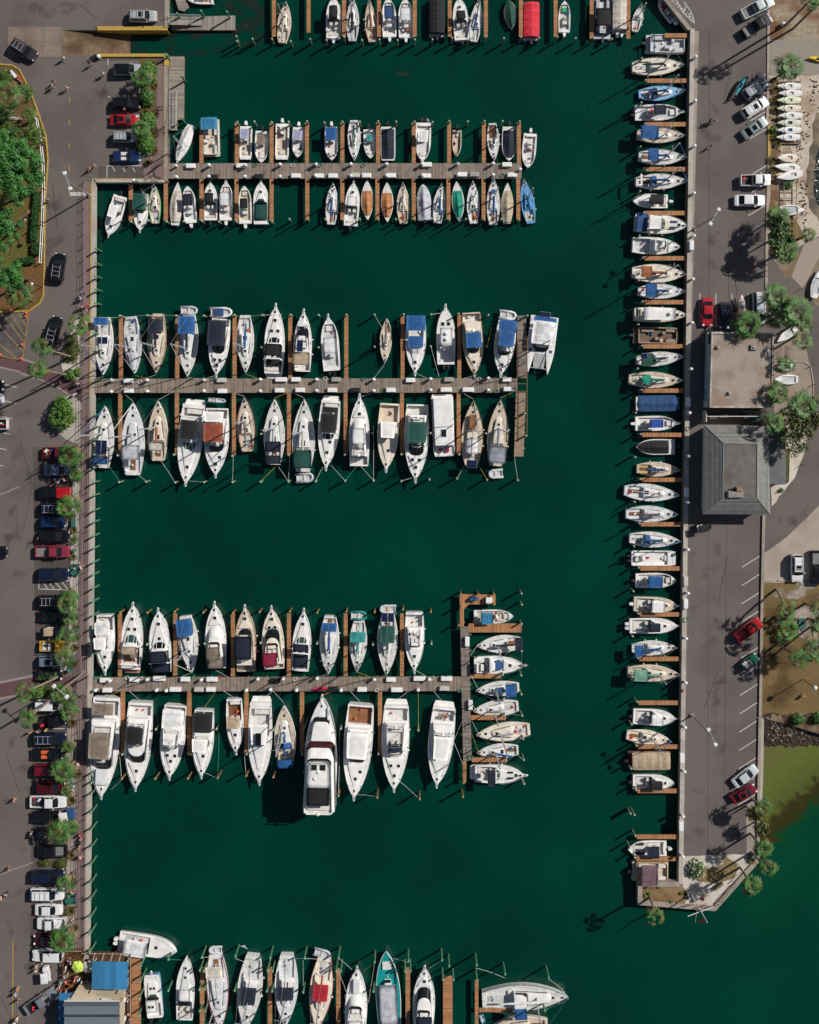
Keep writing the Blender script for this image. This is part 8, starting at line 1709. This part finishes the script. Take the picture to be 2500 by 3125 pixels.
ML = [((365, 1470), (330, 1420)), ((447, 1470), (420, 1448)), ((534, 1472), (490, 1405)), ((622, 1471), (578, 1468)), ((709, 1471), (712, 1390)), ((795, 1470), (840, 1425)), ((880, 1469), (850, 1425)), ((880, 1469), (884, 1390)), ((963, 1469), (985, 1425)), ((1053, 1467), (1010, 1420)), ((1053, 1467), (1090, 1422)), ((1140, 1467), (1100, 1422)), ((1140, 1467), (1140, 1300)), ((1225, 1468), (1270, 1455)), ((1395, 1461), (1420, 1418)), ((1487, 1464), (1460, 1418)), ((1581, 1465), (1570, 1395)), ((449, 962), (330, 970)), ((449, 962), (470, 962)), ((537, 963), (500, 962)), ((622, 963), (600, 975)), ((800, 961), (760, 965)), ((800, 961), (860, 960)), ((1143, 960), (1172, 1010)), ((1316, 959), (1350, 955)), ((1487, 1057), (1500, 1000)),
      ((1316, 1060), (1340, 1150)), ((371, 2380), (358, 2260)), ((371, 2380), (340, 2410)), ((664, 2376), (600, 2350)), ((664, 2376), (668, 2225)), ((751, 2370), (745, 2300)), ((1151, 2432), (1090, 2425)), ((1281, 2440), (1215, 2380)), ((1033, 2430), (1020, 2440)), ((1277, 2232), (1277, 2110)), ((1412, 2330), (1385, 2265)), ((1412, 2200), (1385, 2260)), ((928, 2224), (940, 2190)), ((1033, 2430), (1037, 2230)),
      ((1593, 1988), (1591, 2062)), ((1437, 2060), (1458, 2100)), ((1437, 2000), (1460, 1965)), ((1437, 2140), (1450, 2165)), ((1440, 2200), (1460, 2240)), ((1440, 2240), (1460, 2295)), ((1598, 2395), (1590, 2365)), ((1594, 2185), (1560, 2180)), ((1597, 2320), (1575, 2300)),
      ((615, 2924), (650, 2920)), ((513, 2930), (555, 2930)), ((718, 2925), (760, 2945)), ((929, 2926), (890, 2928)), ((929, 2926), (970, 2928)), ((1033, 2925), (1075, 2960)), ((1143, 2938), (1110, 2965)), ((1246, 2938), (1200, 2925)), ((1349, 2932), (1310, 2955)), ((1455, 2955), (1541, 2985)), ((1675, 2988), (1725, 3028)), ((1663, 3090), (1690, 3065)), ((925, 2930), (925, 3030)), ((1143, 2940), (1125, 3060)), ((1030, 2960), (1065, 3050))]
for i, (a, b_) in enumerate(ML): mline(a, .9, b_, -.3, f'thin pale mooring line, {ordn(i + 1)} in reading order by rows' if i <= 79 else '', RP if i % 5 else (YR if i % 2 else GR2))
for i, (u, v) in enumerate([(316, 1150), (413, 1146), (478, 1142), (573, 1152), (662, 1143), (751, 1142), (1174, 1112), (1268, 1138), (1448, 1146), (1528, 1145), (408, 1226), (484, 1220), (747, 1210), (839, 1214), (929, 1214), (1098, 1212), (1445, 1218), (1527, 1214), (587, 2052), (657, 2045), (1003, 2058), (1090, 2051), (1180, 2062), (1265, 2044), (867, 2146), (984, 2122), (1102, 2145), (1210, 2138), (1357, 2150), (622, 2162), (715, 2130), (795, 2140), (428, 2140), (330, 2124)]):
 up = v in range(1100, 1180) or v in range(2035, 2070); pv = {0: 1156, 1: 1199, 2: 2066, 3: 2109}[(0 if v < 1180 else 1 if v < 1300 else 2 if v < 2080 else 3)]
 mline((u, v), -.1, (u + (38 if i % 2 else -34), pv), -.2, f'short line from a boat to its pier, {ordn(i + 1)} in reading order', YR if i % 4 == 1 else RP)
# rails and fences
def fence(name, pts, h, m, label, step=2.0, rails=(1., .55), cat='railing', r_=.035):
 q = [P(u, v) for u, v in pts]; o = q[0]; r = empty(name, o, 0, label, cat); rb = MB()
 for k_ in rails: rb.tube([p - o + Vector((0, 0, h * k_)) for p in q], r_, m, 4)
 rb.build('rail', r); n = 0
 for p, e in zip(q, q[1:]):
  L = (e - p).length; k = max(1, int(L / step))
  for i in range(k):
   if n >= 60: break
   x = p + (e - p) * i / k - o; mb = MB(); mb.box((x.x, x.y, h / 2), (.08, .08, h), m); mb.build('post', r); n += 1
fence('promenade_railing', [(256, 560), (255, 1150)], 1.1, BLK, 'black railing along the upper left promenade'); fence('promenade_railing', [(252, 1212), (247, 1620), (243, 2055)], 1.1, BLK, 'black railing along the middle left promenade'); fence('promenade_railing', [(240, 2120), (237, 2500), (233, 2915)], 1.1, BLK, 'black railing along the lower left promenade')
fence('quay_railing', [(270, 1212), (266, 1620), (262, 2055)], 1.0, BLK, 'dark waterside railing on the middle promenade', 3.); fence('quay_railing', [(262, 2125), (258, 2500), (254, 2915)], 1.0, BLK, 'dark waterside railing on the lower promenade', 3.)
WF = mat('white_fence', (.75, .75, .73), .5, 0, .08, 3)
def lfence(pts, label):
 q = [P(u, v) for u, v in pts]; o = q[0]; r = empty('white_fence', o, 0, label, 'fence'); mb = MB()
 for z in (.2, 1.15): mb.tube([p - o + Vector((0, 0, z)) for p in q], .07, WF, 4)
 mb.build('rail', r)
 for p, e in zip(q, q[1:]):
  k = max(1, int((e - p).length / 2.2))
  for i in range(k + 1): x = p + (e - p) * i / k - o; mb = MB(); mb.box((x.x, x.y, .65), (.14, .14, 1.3), WF); mb.build('post', r)
lfence([(116, 365), (126, 420), (136, 500), (137, 580), (133, 690), (127, 803)], 'long white fence along the park kerb'); lfence([(12, 364), (66, 365)], 'short white fence behind the spiky palm')
fence('pier_gate', [(272, 2062), (236, 2080), (224, 2098), (240, 2125), (262, 2118)], 1.8, BLK, 'curved black mesh gate at the lower pier entrance', .5, (1, .5, .1)); fence('pier_gate', [(500, 497), (470, 520), (478, 545), (500, 548)], 1.8, BLK, 'curved black mesh gate at the upper pier entrance', .5, (1, .5, .1)); fence('hand_rail', [(270, 1200), (252, 1195), (240, 1185)], 1.1, BLK, 'short railing at the middle pier entrance', 1.)
fence('guard_rail', [(500, 330), (484, 330), (484, 340), (500, 340)], 1., BLK, 'low black loop rail, upper one by tall floating dock', .6); fence('guard_rail', [(504, 390), (484, 402), (484, 412), (504, 406)], 1., BLK, 'low black loop rail, lower one by tall floating dock', .6)
for i, (u, v, a) in enumerate([(2232, 2706, 0), (2249, 2675, 0), (2205, 2735, 0), (2175, 2760, 0), (2136, 2762, 0), (2096, 2757, 0)]):
 r = empty('guard_rail', P(u, v), R(50 if i < 3 else 15), f'rust-brown hoop rail on the point, {ordn(i + 1)} from the right wall', 'guard rail'); mb = MB(); mb.tube([(-.9, 0, 0), (-.9, 0, 1), (.9, 0, 1), (.9, 0, 0)], .05, mat('rusty_rail', (.2, .13, .08), .8), 5); mb.build('hoop', r); mb = MB(); mb.tube([(-.9, 0, .5), (.9, 0, .5)], .035, mat('rusty_rail'), 5); mb.build('mid_rail', r)
# stored small boats
def dinghy(cu, cv, Lp, Wp, ang, label, c='white', z=.75, stripe=None, well=(.42, .62, .34), wc='grey', cat='dinghy', mast=0, name='sailing_dinghy', dk=None, blunt=True):
 L, W = Lp / S, Wp / S; p = P(cu, cv, z); r = empty(name, (p.x, p.y, z), R(ang), label, cat); hm = HULLC[c] if c in HULLC else c; mb = MB(); ts = [i / 14 for i in range(15)] + [well[0] - .002, well[0] + .002, well[1] - .002, well[1] + .002]; ts.sort()
 def prof(t):
  w_ = W / 2 * (max(.03, 1 - ((t - .4) / .6) ** 2) if t > .4 else .62 + .38 * math.sin(math.pi / 2 * t / .4)); x = (t - .5) * L; inn = well[0] < t < well[1]; wi = min(W / 2 * well[2] * 1.0, w_ * .8)
  return [(0, -.12, x), (w_ * .7, -.1, x), (w_, .1, x), (w_ * .98, .14, x), (wi, .2, x), (wi, .03 if inn else .205, x), (0, .02 if inn else .23, x)]
 wm = {'grey': NG, 'black': BLK, 'blue': CV('blue'), 'green': CV('green'), 'tan': NC}[wc]
 loft(mb, ts, prof, lambda k_, i: (wm if (k_ >= 5 and i >= 0 and k_ >= 0 and well[0] < (ts[i] + ts[min(i + 1, len(ts) - 1)]) / 2 < well[1]) else hm)); mb.build('hull', r)
 if stripe:
  sm = mat('stripe_' + stripe, {'grey': (.35, .35, .38), 'green': (.2, .4, .35), 'red': (.5, .08, .06), 'blue': (.35, .42, .55)}[stripe], .5); mb = MB()
  for (a, b_) in (((.72, 1), (.84, 0)), ((.72, -1), (.84, 0))):
   x0, x1 = (a[0] - .5) * L, (b_[0] - .5) * L; y0 = a[1] * W * .36; mb.add([(x0, y0, .225), (x0 + .12, y0, .225), (x1 + .12, 0, .25), (x1, 0, .25)], [(0, 1, 2, 3)], sm)
  for (a, b_) in (((.64, 1), (.72, 0)), ((.64, -1), (.72, 0))):
   x0, x1 = (a[0] - .5) * L, (b_[0] - .5) * L; y0 = a[1] * W * .4; mb.add([(x0, y0, .225), (x0 + .1, y0, .225), (x1 + .1, 0, .25), (x1, 0, .25)], [(0, 1, 2, 3)], BLK)
  mb.build('stripes', r)
 if mast: mb = MB(); mb.tube([(L * .15, 0, .2), (L * .15, 0, mast)], .04, ALU, 5); mb.build('mast', r); mb = MB(); mb.tube([(L * .15, 0, .5), (-L * .4, .1, .5)], .04, ALU, 5); mb.build('boom', r)
 return r
cols = [('white', 'grey', 'grey'), ('white', 'blue', 'grey'), (mat('pale_lime_hull', (.68, .72, .5), .4), 'green', 'grey'), ('cream', 'grey', 'grey'), ('white', 'grey', 'grey'), (mat('pale_sage_hull', (.6, .62, .5), .4), 'grey', 'green'), ('white', 'blue', 'blue'), ('white', 'grey', 'grey')]
dn = ['white with grey stripes', 'white with blue-grey stripes', 'pale lime green', 'cream', 'white with grey stripes', 'pale sage with dark green well', 'white with blue well', 'white with grey stripes']
for i, v in enumerate([263, 285, 306, 331, 353, 375, 397, 419]): dinghy(2407 + (4 if i in (1, 4) else 0) - (2 if i == 7 else 0), v, 73, 22, 180, f'{dn[i]} board dinghy, {ordn(i + 1)} from top in the stored stack', cols[i][0], .8, cols[i][1], (.36, .54, .42), cols[i][2])
dinghy(2402, 482, 60, 26, 180, 'cream dinghy above two larger dinghies on the beach', 'cream', .8, None, (.24, .5, .4), 'tan'); dinghy(2401, 511, 78, 25, 175, 'pale blue-tipped dinghy, middle of the beach trio', 'white', .8, None, (.2, .42, .4)); dinghy(2409, 536, 80, 27, 190, 'blue-hulled dinghy with white deck, lowest of beach trio', 'white', 1.0, None, (.24, .46, .4)); dinghy(2385, 534, 40, 16, 180, 'tan board lying under the lowest beach dinghy', 'tan', .4, None, (.3, .4, .2))
dinghy(2417, 641, 76, 32, 0, 'grey-white sailing dinghy on the wooden rack', 'white', .9, None, (.12, .72, .74), 'grey', mast=6); dinghy(2492, 866, 88, 32, 78, 'white dinghy cut off by the right edge', 'white', .6, None, (.15, .7, .7), 'grey', mast=5)
dinghy(2400, 1022, 72, 28, 217, 'white racing dinghy slanting below the palm grove', 'white', .5, None, (.18, .6, .6), 'grey', mast=0); dinghy(2399, 1158, 72, 31, 180, 'white racing dinghy lying flat on the patio', 'white', .5, None, (.1, .7, .6), 'grey'); dinghy(2396, 1120, 50, 24, 180, 'greenish dinghy hidden beneath a dark palm', 'white', .5, None, (.2, .6, .5), 'green')
r = dinghy(2264, 936, 74, 24, 91, 'white board with red chevrons on a trailer between cars', 'white', 1.2, 'red', (.36, .52, .4), 'black'); mb = MB(); mb.box((0, 0, -.5), (3.6, .12, .12), ALU); mb.box((-.4, 0, -.6), (.15, 1.5, .1), ALU); mb.build('trailer_frame', r)
for s_ in (-1, 1): mb = MB(); mb.rings([[(-.4 + .28 * math.cos(a * .628), s_ * y, -.75 + .28 * math.sin(a * .628)) for a in range(10)] for y in (.68, .84)], TIRE); mb.build('trailer_wheel', r)
def kayak(cu, cv, Lp, Wp, ang, c, label, z=.3, base=0):
 L, W = Lp / S, Wp / S; p = P(cu, cv, z); r = empty('kayak', (p.x, p.y, z), R(ang), label, 'kayak'); m = mat('kayak_' + c, {'yellow': (.75, .5, .02), 'teal': (.02, .25, .3), 'red': (.6, .02, .08), 'orange': (.6, .3, .05)}[c], .4, 0, .05); mb = MB()
 def prof(t):
  w_ = W / 2 * max(.04, 1 - abs(2 * t - 1) ** 2.2); x = (t - .5) * L; inn = .4 < t < .58; wi = w_ * .6; e = .12 * abs(2 * t - 1) ** 2
  return [(0, -.12 + e, x), (w_ * .8, -.05 + e, x), (w_, .08 + e, x), (wi, .17 + e, x), (wi, .02 if inn else .175 + e, x), (0, .0 if inn else .2 + e, x)]
 ts = sorted([i / 16 for i in range(17)] + [.399, .401, .579, .581]); loft(mb, ts, prof, lambda k_, i: BLK if (k_ >= 4 and i >= 0 and k_ >= 0 and .4 < (ts[i] + ts[min(i + 1, len(ts) - 1)]) / 2 < .58) else m); mb.build('hull', r, True)
 mb = MB(); mb.slab([(a - .1, b_) for a, b_ in rr(-.15, .15, W * .22, W * .22, .05, .05)], .05, .3, BLK, .03, .02); mb.build('seat', r); return r
kayak(2497, 181, 66, 15, -8, 'yellow', 'bright yellow kayak at the right edge of the apron'); kayak(2260, 262, 74, 14, 60, 'teal', 'teal kayak carried by two people in the right lot', 1.0); kayak(978, 2101, 52, 12, 3, 'red', 'bright red kayak lying on the lower pier', PZ + .2); kayak(2250, 945, 62, 8, 91, 'orange', 'slim yellow-orange kayak beside the trailer board', .7); kayak(2492, 205, 44, 6, -12, 'orange', 'slim paddle board near the yellow kayak', .2) if 0 else None
r = empty('boat_rack', P(2407, 630), 0, 'wooden ladder-like boat rack on the beach', 'rack')
for dx in (-.95, 1.1): mb = MB(); mb.box((dx, 0, .6), (.12, 10.5, .12), mat('rack_wood', '8f8068', .85, 0, .2, 3)); mb.build('side_rail', r)
for i in range(9): mb = MB(); mb.box((.08, -5 + i * 1.25, .55), (2.2, .12, .1), mat('rack_wood')); mb.build('cross_bar', r)
r = empty('boat_rack', P(2410, 345), 0, 'long rack beneath the stack of board dinghies', 'rack')
for dx in (-1.6, 1.6): mb = MB(); mb.box((dx, 0, .45), (.12, 11, .12), mat('rack_wood')); mb.build('side_rail', r)
for i in range(6): mb = MB(); mb.box((0, -5 + i * 2, .25), (3.3, .12, .4), mat('rack_wood')); mb.build('cross_bar', r)
# street bits
def cone(u, v, label):
 r = empty('traffic_cone', P(u, v), 0, label, 'traffic cone', 'traffic cones'); mb = MB(); mb.box((0, 0, .03), (.45, .45, .06), ORG); mb.build('base', r); mb = MB(); mb.rings([[(q * math.cos(a * .628), q * math.sin(a * .628), z) for a in range(10)] for z, q in ((.06, .17), (.8, .04))], ORG); mb.build('cone_body', r)
 mb = MB(); mb.rings([[(q * math.cos(a * .628), q * math.sin(a * .628), z) for a in range(10)] for z, q in ((.4, .125), (.55, .095))], WHT, False, False); mb.build('white_band', r)
for (u, v, l) in [(82, 956, 'orange traffic cone at top of hatched area, upper one of the pair'), (80, 966, 'orange traffic cone at top of hatched area, lower one of the pair'), (69, 1052, 'orange traffic cone on the right side of hatched area'), (66, 1095, 'orange traffic cone at the lower corner of hatched area'), (3, 1083, 'orange traffic cone at the left edge by the crossing'), (33, 947, 'orange traffic cone standing in the mulch by the kerb')]: cone(u, v, l)
r = empty('park_bench', P(229, 1590), 0, 'green metal bench on the promenade strip', 'bench'); GB = mat('green_bench', (.02, .13, .1), .5, 0, .1)
mb = MB(); mb.box((0, 0, .45), (.5, 1.7, .06), GB); mb.build('seat', r); mb = MB(); mb.box((-.28, 0, .75), (.08, 1.7, .5), GB); mb.build('backrest', r)
for s_ in (-.7, .7): mb = MB(); mb.box((0, s_, .22), (.45, .08, .44), GB); mb.build('leg', r)
def wbench(u, v, ang, label, c=None, n='park_bench'):
 c = c or mat('bench_wood', '83705f', .8, 0, .15, 3); r = empty(n, P(u, v), R(ang), label, 'bench'); mb = MB(); mb.box((0, 0, .45), (1.8, .5, .06), c); mb.build('seat', r); mb = MB(); mb.box((0, .28, .72), (1.8, .07, .45), c); mb.build('backrest', r)
 for s_ in (-.7, .7): mb = MB(); mb.box((s_, 0, .22), (.08, .45, .44), BLK); mb.build('leg', r)
wbench(228, 2325, 38, 'brown promenade bench with two seated people'); wbench(218, 2512, 45, 'brown promenade bench beside the lower palms'); wbench(221, 2672, 45, 'brown promenade bench beside the dark blue-black SUV'); wbench(2191, 2703, 38, 'brown bench on the white sand point'); wbench(2384, 1872 - 40, 10, 'small pale bench near the upper lawn palm', CONP) if 0 else None
def ptable(u, v, ang, c, label, z=0):
 r = empty('picnic_table', P(u, v), R(ang), label, 'picnic table'); mb = MB(); mb.box((0, 0, .74), (1.7, .75, .05), c); mb.build('table_top', r)
 for s_ in (-1, 1): mb = MB(); mb.box((0, s_ * .7, .45), (1.7, .26, .05), c); mb.build('bench', r); mb = MB(); mb.box((s_ * .6, 0, .36), (.08, 1.2, .7), BLK); mb.build('leg', r)
ptable(232, 1738, 60, GB, 'green picnic table beside the dark blue SUV'); ptable(2440, 1900, 85, GB, 'green picnic table on the sand patch at right'); ptable(219, 2741, 10, GB, 'small green table right of the white SUV with bars')
def bin_(u, v, c, label, h=1.0, r0=.3):
 p = P(u, v); mb = MB(); r = empty('litter_bin', p, 0, label, 'litter bin'); mb.rings([[(q * math.cos(a * .5236), q * math.sin(a * .5236), z) for a in range(12)] for z, q in ((0, r0 * .9), (h * .85, r0))], c); mb.build('body', r); mb = MB(); mb.ball((0, 0, h * .83), (r0 * 1.05, r0 * 1.05, .18), c, 12, 4, True); mb.build('lid', r)
bin_(213, 2044, GB, 'green domed litter bin just above the lower crossing'); bin_(229, 1679, GB, 'green domed litter bin beside the rose-red pickup'); bin_(221, 2392, GB, 'green litter bin beside seated people and maroon SUV'); bin_(2292, 2609, GB, 'green litter bin at the corner of the right point'); bin_(305, 176, WH, 'white drum on the cart at the ramp wall'); bin_(2386, 77, WG, 'grey bin near the top right palms')
bin_(228, 1177, BLK, 'dark litter bin near the middle pier entrance')
r = empty('service_cart', P(288, 178), R(30), 'small dark trolley beside the white drum', 'cart'); mb = MB(); mb.box((0, 0, .5), (1.3, .6, .08), BLK); mb.build('tray', r); mb = MB(); mb.tube([(-.6, -.25, .5), (-.9, -.25, 1.1), (-.9, .25, 1.1), (-.6, .25, .5)], .03, ALU, 4); mb.build('handle', r)
for x in (-.4, .4):
 for y in (-.32, .32): mb = MB(); mb.rings([[(x + .2 * math.cos(a * .785), y + d_, .2 + .2 * math.sin(a * .785)) for a in range(8)] for d_ in (-.03, .03)], TIRE); mb.build('wheel', r)
r = empty('pop_up_canopy', P(216, 2483), R(8), 'blue and white square canopy beside the black sedan', 'canopy')
for i, (x, c) in enumerate(((-.55, CV('white')), (.75, CV('midblue')))): mb = MB(); mb.slab([(a + x, b_ + i * .6) for a, b_ in rr(-.7, .7, 1.0, 1.0, .05, .05)], 2.1 - .1 * i, 2.25 - .1 * i, c, .05, .12); mb.build('canopy_panel', r)
for x in (-1.1, 1.2):
 for y in (-.8, .9): mb = MB(); mb.box((x, y, 1.0), (.05, .05, 2.0), ALU); mb.build('pole', r)
r = empty('banner', P(52, 238), R(-50), 'red and white banner lying on mulch at the island tip', 'banner'); mb = MB(); mb.tube([(-1.3, 0, .1), (1.3, .1, .5)], .04, ALU, 5); mb.build('pole', r); mb = MB(); mb.slab([(a - .6, b_) for a, b_ in rr(-.9, .6, .18, .3, .05, .1)], .2, .3, WF, .03, .02); mb.build('white_cloth', r); mb = MB(); mb.slab([(a + .6, b_ + .2) for a, b_ in rr(-.7, .8, .4, .25, .1, .1)], .2, .35, CV('orange'), .05, .05); mb.build('red_cloth', r)
for i, (u, v, a) in enumerate([(2344, 1771, 0), (2391, 1771, 0), (207, 1588, 90), (204, 2305, 90), (193, 2665, 90), (191, 2762, 90), (425, 366, 90), (426, 270, 90)]): o = MB(); o.box((0, 0, .1), (1.8, .2, .18), CONP); k = o.build('wheel_stop'); k.location = P(u, v); k.rotation_euler = (0, 0, R(a)); tag(k, f'pale concrete wheel stop, {["below the sand lot, left", "below the sand lot, right", "in front of the glossy blue car", "in front of the orange-seated convertible", "in front of the dark blue-black SUV", "between two white cars", "in front of the red coupe", "in front of the black SUV above the coupe"][i]}', 'wheel stop')
person(1347, 2186, 'sit', 'tan', 'black', 'person seated in aft cockpit of the rightmost lower-pier yacht, left one', -.75)
person(1360, 2188, 'sit', 'red', 'navy', 'red-shirted person in aft cockpit of the rightmost lower-pier yacht', -.75)
for i, (u, v, l) in enumerate([(2225, 1200, 0), (2300, 1060, 1), (2190, 1060, 0), (2330, 1190, 0)]):
 p = P(u, v, 3.6); o = MB(); o.box((0, 0, .15), (.5, .5, .3) if not l else (1.0, .8, .5), mat('vent_housing')); o.tube([(0, 0, .3), (0, 0, .7)], .1, WG, 6); k = o.build('roof_vent', bpy.data.objects['gravel_roofed_building']); k.location = (p.x - bpy.data.objects['gravel_roofed_building'].location.x, p.y - bpy.data.objects['gravel_roofed_building'].location.y, 3.6)
sheet('wake_foam', [(1275, 350), (1315, 350), (1315, 378), (1275, 378)], 6, patchy('foam', (.45, .5, .48), .5, 2.2, .5, .6), 'stuff', WZ)
r = empty('blue_barrels', P(1446, 1826, PZ), 0, 'bright blue barrels on the orange landing', 'barrel');
for i, dx in enumerate((-.35, .35)): mb = MB(); mb.rings([[(dx + .3 * math.cos(a * .628), .3 * math.sin(a * .628), z) for a in range(10)] for z in (0, .85)], CV('blue')); mb.build('barrel', r)
o = MB(); o.box((0, 0, .5), (1.0, .9, 1.0), WH); k = o.build('equipment_box'); k.location = P(1492, 1829, PZ); tag(k, 'white square equipment box on the orange landing', 'box')
mb = MB(); mb.ball((0, 0, 0), (.22, .09, .09), WH, 8, 5);
for s_ in (-1, 1): mb.add([(.08, 0, .03), (-.08, 0, .03), (-.12, s_ * .35, .16), (.02, s_ * .4, .18)], [(0, 1, 2, 3)], WG); mb.add([(.02, s_ * .4, .18), (-.12, s_ * .35, .16), (-.16, s_ * .68, .1)], [(0, 1, 2)], WG)
k = mb.build('seagull'); k.location = P(746, 2888, 3); k.rotation_euler = (0, 0, 1.2); tag(k, 'white gull flying above the bottom docks', 'bird')
rk = random.Random(5)
def rocks(pts, m, label, name='rocks'):
 mb = MB()
 for (u, v, s_) in pts: p = P(u, v); mb.ball((p.x, p.y, (shore_z(u, v) if u > 2330 and 2190 < v < 2400 else .05)), (s_ * rk.uniform(.7, 1.3), s_ * rk.uniform(.6, 1.2), s_ * .6), m, 6, 4)
 o = mb.build(name); tag(o, label, 'rocks'); kind(o, 'stuff')
rocks([(rk.uniform(2382, 2418), rk.uniform(450, 466), rk.uniform(.1, .22)) for _ in range(60)], mat('pale_rock', (.45, .36, .26), .9, 0, .2), 'heap of pale rocks below the stack of board dinghies')
dp = []
for i in range(170): v = rk.uniform(235, 700); u = 2466 - (v - 235) * .045 + rk.gauss(0, 9) + (18 if v < 330 else 0) - (14 if 420 < v < 560 else 0); dp.append((u, v, rk.uniform(.06, .18)))
rocks(dp, mat('seaweed_wrack', (.06, .035, .02), .95, 0, .3), 'dark line of seaweed wrack along the beach', 'wrack_line')
rocks([(rk.uniform(2350, 2600), 2235 + 22 * math.sin(i * .4) + rk.gauss(0, 12), rk.uniform(.06, .26)) for i in range(130)], mat('shore_rock', (.27, .22, .18), .9, 0, .3, 2), 'pale rocks scattered along the shore below the lawn', 'shore_rocks')
